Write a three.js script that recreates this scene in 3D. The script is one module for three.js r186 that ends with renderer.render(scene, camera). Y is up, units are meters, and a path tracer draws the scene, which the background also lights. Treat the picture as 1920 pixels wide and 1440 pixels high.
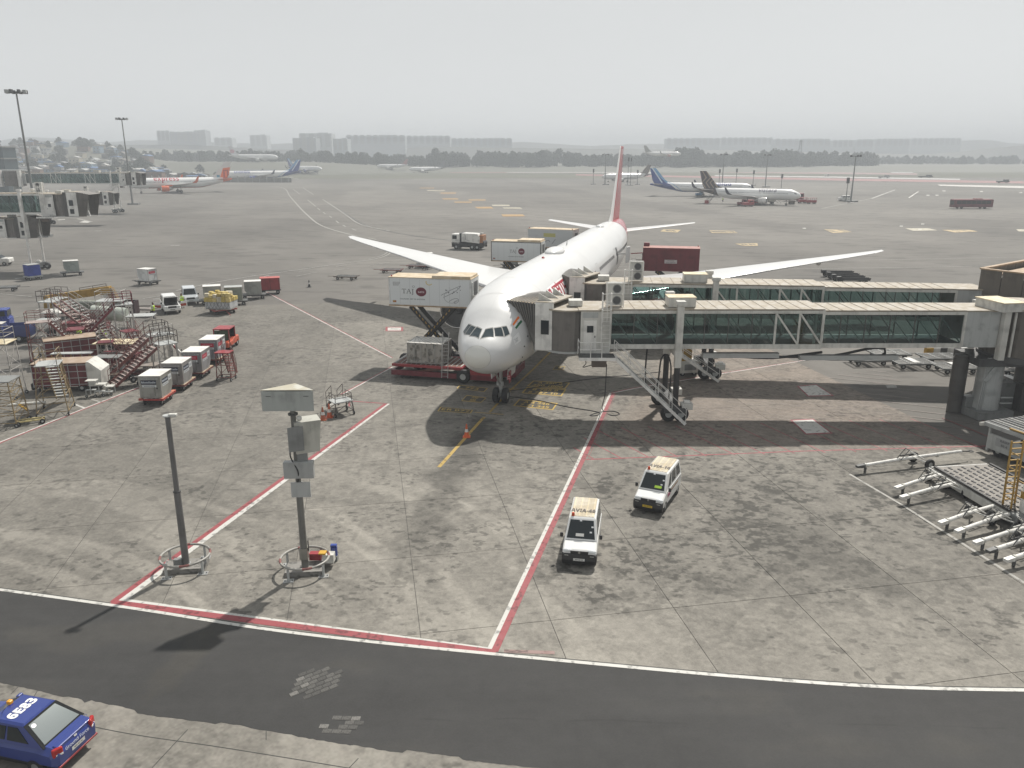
import * as THREE from 'three';
import { mergeGeometries } from 'three/addons/utils/BufferGeometryUtils.js';
import { RoundedBoxGeometry } from 'three/addons/geometries/RoundedBoxGeometry.js';

// ---------- camera, sky, sun, exposure ----------
const EYE = 17.2, PITCH = 16.05 * Math.PI / 180, FOCAL = 1485;
const scene = new THREE.Scene();
const camera = new THREE.PerspectiveCamera(2 * Math.atan(720 / FOCAL) * 180 / Math.PI, 4 / 3, 0.5, 9000);
camera.position.set(0, EYE, 0); camera.rotation.x = -PITCH;
const renderer = new THREE.WebGLRenderer();
renderer.setSize(1024, 768);
renderer.toneMapping = THREE.LinearToneMapping; renderer.toneMappingExposure = 1.5;
renderer.shadowMap.enabled = true; renderer.shadowMap.type = THREE.PCFSoftShadowMap;
const V = (x, y, z) => new THREE.Vector3(x, y, z);
const SUN = V(0.36, 1.0, -0.68).normalize();
const sunLight = new THREE.DirectionalLight(new THREE.Color(1, 0.955, 0.885), 3.4);
sunLight.position.copy(SUN).multiplyScalar(300); sunLight.castShadow = true; sunLight.shadow.radius = 2.6;
sunLight.shadow.mapSize.set(4096, 4096);
Object.assign(sunLight.shadow.camera, { left: -200, right: 200, top: 250, bottom: -80, near: 1, far: 900 });
scene.add(sunLight); scene.add(sunLight.target);
{ // hazy white sky: brighter towards the sun and towards the horizon
  const W = 512, Hh = 256, d = new Float32Array(W * Hh * 4), v = V(0, 0, 0);
  for (let j = 0; j < Hh; j++) for (let i = 0; i < W; i++) {
    const lat = ((j + 0.5) / Hh - 0.5) * Math.PI, lon = ((i + 0.5) / W - 0.5) * 2 * Math.PI;
    v.set(Math.cos(lat) * Math.cos(lon), Math.sin(lat), Math.cos(lat) * Math.sin(lon));
    const y = Math.max(0, v.y), c = Math.max(0, v.dot(SUN));
    const h = Math.exp(-y * 2.2);
    let L = 0.225 + 0.33 * h + 0.15 * Math.pow(c, 3) + 0.35 * Math.pow(c, 24); L *= 1 + 0.10 * (fbm(v.x * 2.2 + 7, v.z * 2.2 + v.y * 9, 71, 4) - 0.5) * (1 - 0.4 * h);
    const warm = h * 0.55 + 0.3 * Math.pow(c, 4);
    const k = (j * W + i) * 4;
    d[k] = L * (0.955 + 0.055 * warm); d[k + 1] = L * (0.995 + 0.012 * warm); d[k + 2] = L * (1.03 - 0.055 * warm); d[k + 3] = 1;
  }
  const t = new THREE.DataTexture(d, W, Hh, THREE.RGBAFormat, THREE.FloatType);
  t.mapping = THREE.EquirectangularReflectionMapping; t.magFilter = t.minFilter = THREE.LinearFilter; t.needsUpdate = true;
  scene.background = t; scene.environment = t;
}
scene.fog = new THREE.FogExp2(new THREE.Color(0.90, 0.95, 1.0), 0.0007);

// ---------- helpers ----------
const pxX = (px, z, y = 0) => (px - 960) / FOCAL * (-z * Math.cos(PITCH) - (y - EYE) * Math.sin(PITCH)); // x that shows at column px
function G(px, py, y = 0) { // a point of the photograph (1920 x 1440) on the level y
  const X = px - 960, Y = py - 720, c = Math.cos(PITCH), s = Math.sin(PITCH);
  const ry = -Y * c - FOCAL * s, t = (y - EYE) / ry;
  return V(X * t, y, -(FOCAL * c - Y * s) * t);
}
let seed = 1234567;
const rnd = (a = 0, b = 1) => { seed = (seed * 1664525 + 1013904223) >>> 0; return a + (b - a) * (seed / 4294967296); };
const pick = (a) => a[Math.floor(rnd(0, a.length * 0.99999))];
const lerp = (a, b, t) => a + (b - a) * t, clamp = (x, a = 0, b = 1) => Math.min(b, Math.max(a, x));
const sst = (a, b, x) => { const t = clamp((x - a) / (b - a)); return t * t * (3 - 2 * t); };
function hash(x, y, s) { let h = (x * 374761393 + y * 668265263 + s * 974711) | 0; h = Math.imul(h ^ (h >>> 13), 1274126177); return ((h ^ (h >>> 16)) >>> 0) / 4294967296; }
function vnoise(x, y, s, per = 0) {
  let xi = Math.floor(x), yi = Math.floor(y); const fx = x - xi, fy = y - yi;
  const u = fx * fx * (3 - 2 * fx), w = fy * fy * (3 - 2 * fy); let x1 = xi + 1, y1 = yi + 1;
  if (per) { xi = ((xi % per) + per) % per; yi = ((yi % per) + per) % per; x1 = ((x1 % per) + per) % per; y1 = ((y1 % per) + per) % per; }
  const a = hash(xi, yi, s), b = hash(x1, yi, s), c = hash(xi, y1, s), d = hash(x1, y1, s);
  return a + (b - a) * u + (c - a) * w + (a - b - c + d) * u * w;
}
function fbm(x, y, s, oct = 4, per = 0) { let v = 0, a = 0.5, n = 0; for (let o = 0; o < oct; o++) { v += a * vnoise(x, y, s + o * 17, per); n += a; a *= 0.5; x *= 2; y *= 2; per *= 2; } return v / n; }
const s8 = (l) => { l = clamp(l); return Math.round(255 * (l <= 0.0031308 ? 12.92 * l : 1.055 * Math.pow(l, 1 / 2.4) - 0.055)); };
function dataTex(n, m, fn, colour = true, repeat = 1) { // fn(i, j) gives linear [r, g, b]
  const d = new Uint8Array(n * m * 4);
  for (let j = 0; j < m; j++) for (let i = 0; i < n; i++) { const c = fn(i, j), k = (j * n + i) * 4; if (colour) { d[k] = s8(c[0]); d[k + 1] = s8(c[1]); d[k + 2] = s8(c[2]); } else { d[k] = d[k + 1] = d[k + 2] = Math.round(255 * clamp(c)); } d[k + 3] = 255; }
  const t = new THREE.DataTexture(d, n, m); t.magFilter = THREE.LinearFilter; t.minFilter = THREE.LinearMipmapLinearFilter; t.generateMipmaps = true;
  t.wrapS = t.wrapT = THREE.RepeatWrapping; t.repeat.set(repeat, repeat); if (colour) t.colorSpace = THREE.SRGBColorSpace; t.anisotropy = 8; t.needsUpdate = true; return t;
}
// surface textures, tiled in metres
const T = {
  grime: dataTex(256, 256, (i, j) => { const a = fbm(i / 32, j / 32, 3, 4, 8), b = fbm(i / 8, j / 64, 9, 3, 4), s = hash(i, j, 5); const g = 1 - 0.26 * sst(0.45, 0.8, a) - 0.12 * sst(0.5, 0.8, b) - 0.05 * s; return [g, g * 0.985, g * 0.96]; }, true, 0.22),
  dusty: dataTex(256, 256, (i, j) => { const a = fbm(i / 32, j / 32, 23, 4, 8), s = hash(i, j, 6), k = sst(0.35, 0.7, a); const g = 0.95 - 0.16 * k - 0.08 * s; return [g, g * (1 - 0.06 * k), g * (1 - 0.17 * k)]; }, true, 0.3),
  worn: dataTex(256, 256, (i, j) => { const a = fbm(i / 16, j / 16, 41, 5, 16), s = hash(i, j, 7), g = 0.92 - 0.45 * sst(0.52, 0.78, a) - 0.12 * s; return [g, g, g]; }, true, 0.35),
  rough: dataTex(256, 256, (i, j) => 0.55 + 0.45 * fbm(i / 16, j / 16, 51, 4, 16), false, 0.3),
  bump: dataTex(256, 256, (i, j) => 0.6 * fbm(i / 8, j / 8, 61, 4, 32) + 0.4 * hash(i, j, 8), false, 0.5),
};
const mats = new Map();
function M(r, g, b, o = {}) { // painted or plain material; linear colour
  const key = [r, g, b, JSON.stringify(o)].join();
  if (mats.has(key)) return mats.get(key);
  const m = new THREE.MeshStandardMaterial({ color: new THREE.Color().setRGB(r, g, b), roughness: o.r ?? 0.5, metalness: o.m ?? 0 });
  if (o.t !== 'none') m.map = T[o.t ?? 'grime'];
  if (!o.nr) m.roughnessMap = T.rough;
  mats.set(key, m); return m;
}
const P = {
  white: M(0.76, 0.76, 0.74, { r: 0.45 }), offwhite: M(0.6, 0.6, 0.57, { r: 0.55 }), cream: M(0.72, 0.64, 0.46, { r: 0.7, t: 'dusty' }),
  lgrey: M(0.42, 0.44, 0.44, { r: 0.55 }), grey: M(0.22, 0.23, 0.23, { r: 0.6 }), dgrey: M(0.075, 0.078, 0.08, { r: 0.65 }), steel: M(0.42, 0.42, 0.42, { r: 0.42, m: 0.75 }),
  galv: M(0.46, 0.47, 0.47, { r: 0.5, m: 0.5 }), black: M(0.022, 0.022, 0.023, { r: 0.6, t: 'none' }), tyre: M(0.018, 0.018, 0.019, { r: 0.85, t: 'none' }),
  red: M(0.30, 0.03, 0.038, { r: 0.5 }), dred: M(0.16, 0.02, 0.03, { r: 0.55 }), rust: M(0.17, 0.07, 0.045, { r: 0.85, t: 'worn' }), brown: M(0.115, 0.09, 0.07, { r: 0.7 }),
  yellow: M(0.56, 0.33, 0.03, { r: 0.6 }), ochre: M(0.36, 0.22, 0.04, { r: 0.7 }), blue: M(0.035, 0.065, 0.30, { r: 0.35 }), orange: M(0.72, 0.13, 0.03, { r: 0.5 }),
  hivis: M(0.55, 0.85, 0.03, { r: 0.8 }), skin: M(0.20, 0.105, 0.065, { r: 0.6, t: 'none' }), navy: M(0.015, 0.02, 0.05, { r: 0.85 }), hair: M(0.008, 0.007, 0.007, { r: 0.8, t: 'none' }),
  alu: M(0.50, 0.50, 0.48, { r: 0.42, m: 0.65 }), conc: M(0.26, 0.25, 0.23, { r: 0.9, t: 'worn' }), tan: M(0.42, 0.31, 0.21, { r: 0.85, t: 'dusty' }), lamp: M(0.7, 0.72, 0.72, { r: 0.15, t: 'none', nr: 1 }),
  rubber: M(0.02, 0.02, 0.02, { r: 0.7, t: 'none' }), tail: M(0.35, 0.015, 0.015, { r: 0.2, t: 'none', nr: 1 }),
};
const darkGlass = new THREE.MeshPhysicalMaterial({ color: new THREE.Color(0.018, 0.024, 0.027), roughness: 0.06, metalness: 0, specularIntensity: 1 });
const clearGlass = (r, g, b) => new THREE.MeshPhysicalMaterial({ color: new THREE.Color(r, g, b), roughness: 0.03, transmission: 1, thickness: 0, ior: 1.5 });

function boxUV(g) { // texture coordinates in metres from the position, by the way a face points
  const p = g.attributes.position, n = g.attributes.normal, uv = new Float32Array(p.count * 2);
  for (let i = 0; i < p.count; i += 3) {
    let ax = 0, ay = 0, az = 0;
    for (let k = i; k < i + 3; k++) { ax += Math.abs(n.getX(k)); ay += Math.abs(n.getY(k)); az += Math.abs(n.getZ(k)); }
    for (let k = i; k < i + 3; k++) {
      const x = p.getX(k), y = p.getY(k), z = p.getZ(k);
      if (ay >= ax && ay >= az) { uv[2 * k] = x; uv[2 * k + 1] = z; } else if (ax >= az) { uv[2 * k] = z; uv[2 * k + 1] = y; } else { uv[2 * k] = x; uv[2 * k + 1] = y; }
    }
  }
  g.setAttribute('uv', new THREE.BufferAttribute(uv, 2)); return g;
}
const q0 = new THREE.Quaternion(), e0 = new THREE.Euler(), m0 = new THREE.Matrix4(), UP = V(0, 1, 0), ONE = V(1, 1, 1);
class MB {
  constructor() { this.g = []; }
  add(g, x = 0, y = 0, z = 0, ry = 0, rx = 0, rz = 0) {
    g = g.index ? g.toNonIndexed() : g;
    for (const k of Object.keys(g.attributes)) if (k !== 'position' && k !== 'normal') g.deleteAttribute(k);
    e0.set(rx, ry, rz, 'YXZ'); m0.compose(V(x, y, z), q0.setFromEuler(e0), ONE); g.applyMatrix4(m0); this.g.push(g); return this;
  }
  box(w, h, d, x = 0, y = 0, z = 0, ry = 0, rx = 0, rz = 0) { return this.add(new THREE.BoxGeometry(w, h, d), x, y, z, ry, rx, rz); }
  rbox(w, h, d, r, x = 0, y = 0, z = 0, ry = 0, rx = 0, rz = 0) { return this.add(new RoundedBoxGeometry(w, h, d, 2, r), x, y, z, ry, rx, rz); }
  cyl(r0, r1, h, x = 0, y = 0, z = 0, seg = 14, ry = 0, rx = 0, rz = 0) { return this.add(new THREE.CylinderGeometry(r1, r0, h, seg), x, y, z, ry, rx, rz); }
  sph(r, x, y, z, a = 10, b = 8) { return this.add(new THREE.SphereGeometry(r, a, b), x, y, z); }
  tor(R, r, x, y, z, rx = Math.PI / 2, seg = 28) { return this.add(new THREE.TorusGeometry(R, r, 8, seg), x, y, z, 0, rx, 0); }
  _along(g, a, b) { const d = b.clone().sub(a), l = d.length(); q0.setFromUnitVectors(UP, d.normalize()); m0.compose(a.clone().add(b).multiplyScalar(0.5), q0, ONE); g = g.index ? g.toNonIndexed() : g; for (const k of Object.keys(g.attributes)) if (k !== 'position' && k !== 'normal') g.deleteAttribute(k); g.applyMatrix4(m0); this.g.push(g); return this; }
  bar(a, b, r, r1 = r, seg = 7) { return this._along(new THREE.CylinderGeometry(r1, r, a.distanceTo(b), seg), a, b); }
  sq(a, b, w, d = w) { return this._along(new THREE.BoxGeometry(w, a.distanceTo(b), d), a, b); }
  beam(a, b, h, w) { // level or sloping beam that keeps its own up
    const d = b.clone().sub(a), l = d.length(); const g = new THREE.BoxGeometry(l, h, w);
    const yaw = Math.atan2(-d.z, d.x), pit = Math.asin(clamp(d.y / l, -1, 1)); const c = a.clone().add(b).multiplyScalar(0.5);
    e0.set(0, yaw, pit, 'YXZ'); m0.compose(c, q0.setFromEuler(e0), ONE); const h2 = g.toNonIndexed(); h2.deleteAttribute('uv'); h2.applyMatrix4(m0); this.g.push(h2); return this;
  }
  path(pts, r, seg = 6, n = 0) { const c = new THREE.CatmullRomCurve3(pts); return this.add(new THREE.TubeGeometry(c, n || pts.length * 6, r, seg), 0, 0, 0); }
  lathe(pts, x = 0, y = 0, z = 0, seg = 20, ry = 0, rx = 0, rz = 0) { return this.add(new THREE.LatheGeometry(pts.map(p => new THREE.Vector2(p[0], p[1])), seg), x, y, z, ry, rx, rz); }
  ext(pts, depth, x = 0, y = 0, z = 0, ry = 0, rx = 0, rz = 0, bevel = 0) { // outline in x, y pushed along z, centred
    const s = new THREE.Shape(pts.map(p => new THREE.Vector2(p[0], p[1])));
    const g = new THREE.ExtrudeGeometry(s, { depth: depth - 2 * bevel, bevelEnabled: bevel > 0, bevelSize: bevel, bevelThickness: bevel, bevelSegments: 1, bevelOffset: -bevel });
    g.translate(0, 0, -depth / 2 + bevel); return this.add(g, x, y, z, ry, rx, rz);
  }
  geo() { return this.g.length === 1 ? this.g[0] : mergeGeometries(this.g); }
  build(name, mat, parent, label) { const m = new THREE.Mesh(boxUV(this.geo()), mat); m.name = name; m.castShadow = m.receiveShadow = true; if (label) m.userData.label = label; if (parent) parent.add(m); return m; }
}
const mb = () => new MB();
const names = new Map();
function numbered(n) { const k = names.get(n) ?? 0; names.set(n, k + 1); return k ? n + '_' + String(k).padStart(3, '0') : n; }
function tag(o, label, category, group) { o.userData.label = label; o.userData.category = category; if (group) o.userData.group = group; return o; }
function thing(name, label, category, pos, turn = 0, group) { const o = new THREE.Group(); o.name = numbered(name); scene.add(o); if (pos) o.position.copy(pos); o.rotation.y = turn; return tag(o, label, category, group); }
function copy(src, name, label, pos, turn, group) { const c = src.clone(); c.name = numbered(name); c.userData = { ...src.userData, label }; if (group) c.userData.group = group; c.position.copy(pos); c.rotation.y = turn; scene.add(c); return c; }
function struct(o, name, parent) { o.name = parent ? name : numbered(name); o.castShadow = o.receiveShadow = true; if (!parent) { o.userData.kind = 'structure'; scene.add(o); } else parent.add(o); return o; }
const heading = (a, b) => Math.atan2(-(b.z - a.z), b.x - a.x); // turns local +x to run from a to b
// print: a flat picture drawn on a canvas, laid on a face (local x right, y up, facing +z)
const prints = new Map();
function printMat(key, w, h, draw, o = {}) {
  if (prints.has(key)) return prints.get(key);
  const c = document.createElement('canvas'); c.width = w; c.height = h; const x = c.getContext('2d'); draw(x, w, h);
  const t = new THREE.CanvasTexture(c); t.colorSpace = THREE.SRGBColorSpace; t.anisotropy = 8;
  const m = new THREE.MeshStandardMaterial({ map: t, roughness: o.r ?? 0.5, metalness: 0 });
  if (o.alpha) { m.transparent = true; m.alphaTest = 0.5; }
  prints.set(key, m); return m;
}
function print(parent, name, w, h, mat, x, y, z, ry = 0, rx = 0, label) { const m = new THREE.Mesh(new THREE.PlaneGeometry(w, h), mat); m.name = name; m.position.set(x, y, z); m.rotation.set(rx, ry, 0, 'YXZ'); m.receiveShadow = true; if (label) m.userData.label = label; parent.add(m); return m; }
const css = (r, g, b) => `rgb(${s8(r)},${s8(g)},${s8(b)})`;
// ---------- ground ----------
const GRID = 10.3 * Math.PI / 180, GD = V(-Math.sin(GRID), 0, -Math.cos(GRID)), GR = V(Math.cos(GRID), 0, -Math.sin(GRID)), GO = V(1.45, 0, -27.02);
function flat(pts, y) { // polygon laid flat on the level y, texture coordinates in metres
  const s = new THREE.Shape(pts.map(p => new THREE.Vector2(p.x, -p.z))), g = new THREE.ShapeGeometry(s).toNonIndexed();
  g.rotateX(-Math.PI / 2); g.translate(0, y, 0); return boxUV(g);
}
function ribbon(pts, w, y, offset = 0) { // stripe of width w along points
  const out = []; const L = [], R = [];
  for (let i = 0; i < pts.length; i++) {
    const a = pts[Math.max(0, i - 1)], b = pts[Math.min(pts.length - 1, i + 1)]; const d = V(b.x - a.x, 0, b.z - a.z).normalize(), n = V(-d.z, 0, d.x);
    let k = 1; if (i > 0 && i < pts.length - 1) { const d1 = V(pts[i].x - a.x, 0, pts[i].z - a.z).normalize(); k = 1 / Math.max(0.35, d.dot(d1)); }
    L.push(pts[i].clone().addScaledVector(n, (offset - w / 2) * k)); R.push(pts[i].clone().addScaledVector(n, (offset + w / 2) * k));
  }
  for (let i = 0; i + 1 < pts.length; i++) for (const p of [L[i], R[i], R[i + 1], L[i], R[i + 1], L[i + 1]]) out.push(p.x, y, p.z);
  const g = new THREE.BufferGeometry(); g.setAttribute('position', new THREE.Float32BufferAttribute(out, 3));
  const nn = new Float32Array(out.length); for (let i = 1; i < nn.length; i += 3) nn[i] = 1; g.setAttribute('normal', new THREE.BufferAttribute(nn, 3)); return boxUV(g);
}
const smooth = (pts, n = 8) => new THREE.CatmullRomCurve3(pts).getPoints((pts.length - 1) * n);
const GP = (...a) => a.map(p => G(p[0], p[1]));

const tConcFar = dataTex(1024, 1024, (i, j) => {
  const a = fbm(i / 128, j / 128, 101, 4, 8), b = fbm(i / 16, j / 16, 111, 4, 64), s = hash(i, j, 12), d = sst(0.56, 0.75, fbm(i / 64, j / 24, 131, 4, 16));
  const k = 0.80 + 0.22 * a + 0.16 * (b - 0.5) + 0.07 * (s - 0.5) - 0.24 * d; return [0.176 * k, 0.165 * k, 0.148 * k];
}, true, 1 / 64);
// near apron: one picture of the concrete's stains and scuffs, 90 x 90 m
const ZA = [-24, -62, 48], ZB = [-45, -100, 90]; // closer and wider picture: corner x, z and side in metres
const concPicture = ([NX0, NZ0, NS], NP) => {
  const stains = []; seed = 77;
  for (let i = 0; i < 420; i++) { const van = i < 210; stains.push([van ? rnd(1, 20) : rnd(-30, 26), van ? rnd(-46, -27) : rnd(-66, -24), rnd(0.08, van ? 0.5 : 0.34), rnd(0.25, 0.75), rnd(0, 6.28)]); }
  const cell = new Map(); for (const s of stains) { for (let a = -1; a <= 1; a++) for (let b = -1; b <= 1; b++) { const k = (Math.floor(s[0]) + a) + ',' + (Math.floor(s[1]) + b); if (!cell.has(k)) cell.set(k, []); cell.get(k).push(s); } }
  const oil = GP([905, 795], [880, 835], [840, 900], [800, 985], [770, 1060]), oil2 = GP([1480, 1010], [1560, 1040], [1640, 1090]);
  const tracks = [[[1010, 1075], [1000, 1000], [960, 930], [900, 880]], [[1180, 1110], [1230, 1010], [1330, 930], [1480, 880]], [[760, 1150], [800, 1020], [900, 930], [1060, 880]], [[300, 1010], [420, 900], [560, 820], [700, 700]], [[560, 1130], [640, 1000], [700, 880], [720, 780]], [[1400, 1190], [1500, 1090], [1640, 1020]], [[420, 830], [480, 720], [560, 620], [620, 560]], [[1300, 880], [1400, 900], [1560, 930], [1700, 1010]]].map(t => smooth(GP(...t), 5));
  const near = (pts, x, z) => { let m = 1e9, tt = 0; for (let i = 0; i + 1 < pts.length; i++) { const a = pts[i], b = pts[i + 1], dx = b.x - a.x, dz = b.z - a.z, t = clamp(((x - a.x) * dx + (z - a.z) * dz) / (dx * dx + dz * dz)), d = Math.hypot(x - a.x - dx * t, z - a.z - dz * t); if (d < m) { m = d; tt = (i + t) / (pts.length - 1); } } return [m, tt]; };
  return dataTex(NP, NP, (i, j) => {
    const x = NX0 + (i + 0.5) / NP * NS, z = NZ0 + (j + 0.5) / NP * NS;
    const big = fbm(x / 9, z / 9, 201, 3), mid = fbm(x / 1.6, z / 2.6, 211, 4), fine = fbm(x * 2.2, z * 2.2, 221, 3), sp = hash(i, j, 31);
    const u = x * GR.x + z * GR.z, v = x * GD.x + z * GD.z; // along and across the slabs
    let k = 0.93 + 0.34 * (big - 0.5) + 0.40 * (mid - 0.5) + 0.34 * (fine - 0.5) + 0.30 * (fbm(x * 7, z * 7, 225, 2) - 0.5) + 0.28 * (sp - 0.5) + 0.10 * sst(-30, -26, z);
    const gr = vnoise(x * 15, z * 15, 227); k += 0.16 * (gr - 0.5); const spk = fbm(x * 3.1, z * 4.2, 229, 3); k *= 1 - 0.42 * sst(0.60, 0.70, spk) * sst(0.40, 0.62, fbm(x / 3.3, z / 2.4, 233, 2)) ; k += 0.14 * sst(0.62, 0.72, fbm(x * 2.3 + 40, z * 3.4, 237, 3));
    const brush = fbm(u * 1.1, v * 7, 231, 3); k += 0.10 * (brush - 0.5);
    // scuffed, lighter bands where the brushes of a sweeper turned
    const arc = fbm(Math.hypot(x + 30, z + 12) * 1.1, Math.atan2(z + 12, x + 30) * 3, 241, 3); if (z > -46) k += 0.34 * sst(0.5, 0.75, arc) * sst(-46, -36, z) * sst(8, 0, x);
    // mottled dark stains in front of the stand on the right and left
    const zone = sst(0, 4, x) * sst(-48, -40, z) * sst(-24, -29, z) * 0.75 + 0.28; const blot = 0.62 * fbm(x / 0.3, z / 0.26, 251, 4) + 0.38 * fbm(x / 1.7, z / 1.4, 255, 3); k -= 0.44 * zone * sst(0.5, 0.68, blot) * (0.5 + 0.9 * sst(0.35, 0.65, big)); k *= 1 - 0.14 * sst(1, 6, x) * sst(-27.5, -30, z) * sst(-46, -40, z) * (0.6 + 0.8 * big);
    const list = cell.get(Math.floor(x) + ',' + Math.floor(z));
    if (list) for (const s of list) { const dx = x - s[0], dz = z - s[1], c = Math.cos(s[4]), sn = Math.sin(s[4]); const d = Math.hypot((dx * c + dz * sn) / 1.7, -dx * sn + dz * c) / s[2] + 0.9 * (fbm(x * 5, z * 5, 261, 2) - 0.5); if (d < 1) k *= 1 - 0.34 * s[3] * sst(1, 0.75, d); }
    const o = near(oil, x, z); if (o[0] < 3.2) k *= 1 - 0.66 * sst(1.7, 0.2, o[0] + 2.0 * (fbm(x * 1.3, z * 1.3, 271, 4) - 0.5)) * (1 - 0.55 * o[1]) * (0.7 + 0.5 * spk);
    const o2 = near(oil2, x, z); if (o2[0] < 3) k *= 1 - 0.22 * sst(2, 0.3, o2[0] + 1.8 * (mid - 0.5));
    { const e = sst(0, 14, Math.min(x - ZB[0], ZB[0] + ZB[2] - x, z - ZB[1])); k = lerp(0.86 + 0.2 * (mid - 0.5), k, e); }
    for (const t of tracks) { const o3 = near(t, x, z)[0]; if (o3 < 1.3) { const w = 0.5 * (sst(0.16, 0.05, Math.abs(o3 - 0.72)) ) * sst(0.38, 0.6, fbm(x * 0.8, z * 0.8, 291, 3)); k *= 1 - 0.30 * w; } }
    k = clamp(k, 0.3, 1.5);
    // brownish residue of old paint in the hatched area under the bridges
    const q = sst(5, 9, x + (z + 50) * 0.35) * sst(-44, -47.5, z) * (0.55 + 0.6 * fbm(x / 3, z / 1.2, 281, 3)), lane = sst(-10, -20, x) * 0.14;
    k *= 1 - lane;
    return [0.204 * k * (1 + 0.02 * q), 0.191 * k * (1 - 0.08 * q), 0.166 * k * (1 - 0.12 * q)];
  });
};
const tConcA = concPicture(ZA, 2048), tConcNear = concPicture(ZB, 1280); for (const t of [tConcA, tConcNear]) t.wrapS = t.wrapT = THREE.ClampToEdgeWrapping;
const nearUV = (g, [NX0, NZ0, NS] = ZB) => { const p = g.attributes.position, uv = new Float32Array(p.count * 2); for (let i = 0; i < p.count; i++) { uv[2 * i] = (p.getX(i) - NX0) / NS; uv[2 * i + 1] = (p.getZ(i) - NZ0) / NS; } g.setAttribute('uv', new THREE.BufferAttribute(uv, 2)); return g; };
const mNearA = new THREE.MeshStandardMaterial({ map: tConcA, roughness: 0.88, vertexColors: true }), mNear = new THREE.MeshStandardMaterial({ map: tConcNear, roughness: 0.88, vertexColors: true });
const mFar = new THREE.MeshStandardMaterial({ map: tConcFar, roughness: 0.9, vertexColors: true });
{ // the whole airfield as one sheet; its tone changes from lane to lane and patch to patch
  const nx = 150, nz = 150, pos = [], col = [], idx = [], uv = [];
  const xs = (i) => { const t = i / nx * 2 - 1; return Math.sign(t) * (220 * Math.abs(t) + 2100 * Math.pow(Math.abs(t), 4)); };
  const zs = (j) => { const t = j / nz; return 60 - (340 * t + 2500 * Math.pow(t, 4)); };
  for (let j = 0; j <= nz; j++) for (let i = 0; i <= nx; i++) {
    const x = xs(i), z = zs(j); pos.push(x, -0.03, z); uv.push(x, z);
    const u = (x - GO.x) * GR.x + (z - GO.z) * GR.z, v = (x - GO.x) * GD.x + (z - GO.z) * GD.z;
    let k = 0.82 + 0.26 * hash(Math.floor(u / 15), 3, 5) * 0.6 + 0.2 * (hash(Math.floor(u / 15), Math.floor(v / 30), 9) - 0.5) + 0.5 * (fbm(x / 60, z / 45, 301, 4) - 0.5) + 0.3 * (fbm(x / 160, z / 22, 303, 3) - 0.5);
    const grass = sst(-640, -690, z + 0.05 * x + 60 * (fbm(x / 120, z / 90, 311, 3) - 0.5)); // dry verge beyond the taxiways
    const c = [k, k, k]; const gcol = [0.62, 0.66, 0.46]; for (let q = 0; q < 3; q++) c[q] = lerp(c[q], gcol[q] * (0.7 + 0.5 * fbm(x / 80, z / 50, 321, 3)), grass * 0.9); col.push(...c);
  }
  for (let j = 0; j < nz; j++) for (let i = 0; i < nx; i++) { const a = j * (nx + 1) + i, b = a + 1, c = a + nx + 1, d = c + 1; idx.push(a, b, c, b, d, c); }
  const g = new THREE.BufferGeometry(); g.setAttribute('position', new THREE.Float32BufferAttribute(pos, 3)); g.setAttribute('color', new THREE.Float32BufferAttribute(col, 3)); g.setAttribute('uv', new THREE.Float32BufferAttribute(uv, 2)); g.setIndex(idx); g.computeVertexNormals();
  struct(new THREE.Mesh(g, mFar), 'ground');
}
{ // near apron: concrete slabs, each its own piece, on a bed of dark joint filler
  const ap = new THREE.Group(); struct(ap, 'apron');
  const corners = [[-9, -2.7], [6, -2.7], [6, 15], [-9, 15]];
  const bedPts = [];
  seed = 99; const sw = 5, sl = 6, gap = 0.024;
  for (let i = -9; i <= 5; i++) for (let j = -2; j <= 13; j++) {
    const c = GO.clone().addScaledVector(GR, (i + 0.5) * sw).addScaledVector(GD, (j + 0.5) * sl - 0.2);
    if (c.x < -41 || c.x > 41 || c.z < -96 || c.z > -17) continue;
    const q = [[-1, -1], [1, -1], [1, 1], [-1, 1]].map(([p, r]) => c.clone().addScaledVector(GR, p * sw / 2).addScaledVector(GD, r * sl / 2)); for (const n of [0, 1, 2, 0, 2, 3]) bedPts.push(q[n].x, -0.017, q[n].z);
    const n = 1, g = new THREE.BoxGeometry(sw - gap, 0.015, sl - gap, 1, 1, 1).toNonIndexed(); g.rotateY(GRID); g.translate(c.x, -0.0075 + rnd(-0.0012, 0), c.z);
    const k = rnd(0.93, 1.05) * (1 - 0.10 * sst(-5, -16, c.x)), cl = new Float32Array(g.attributes.position.count * 3).fill(k); g.setAttribute('color', new THREE.BufferAttribute(cl, 3)); const inA = c.x > ZA[0] + 4.2 && c.x < ZA[0] + ZA[2] - 4.2 && c.z > ZA[1] + 4.2 && c.z < ZA[1] + ZA[2] - 4.2; nearUV(g, inA ? ZA : ZB);
    struct(new THREE.Mesh(g, inA ? mNearA : mNear), 'concrete_slab', ap);
  }
  const bg = new THREE.BufferGeometry(); bg.setAttribute('position', new THREE.Float32BufferAttribute(bedPts, 3)); bg.computeVertexNormals(); struct(new THREE.Mesh(boxUV(bg), M(0.06, 0.056, 0.05, { r: 0.95, t: 'none' })), 'joint_filler', ap);
}
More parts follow.
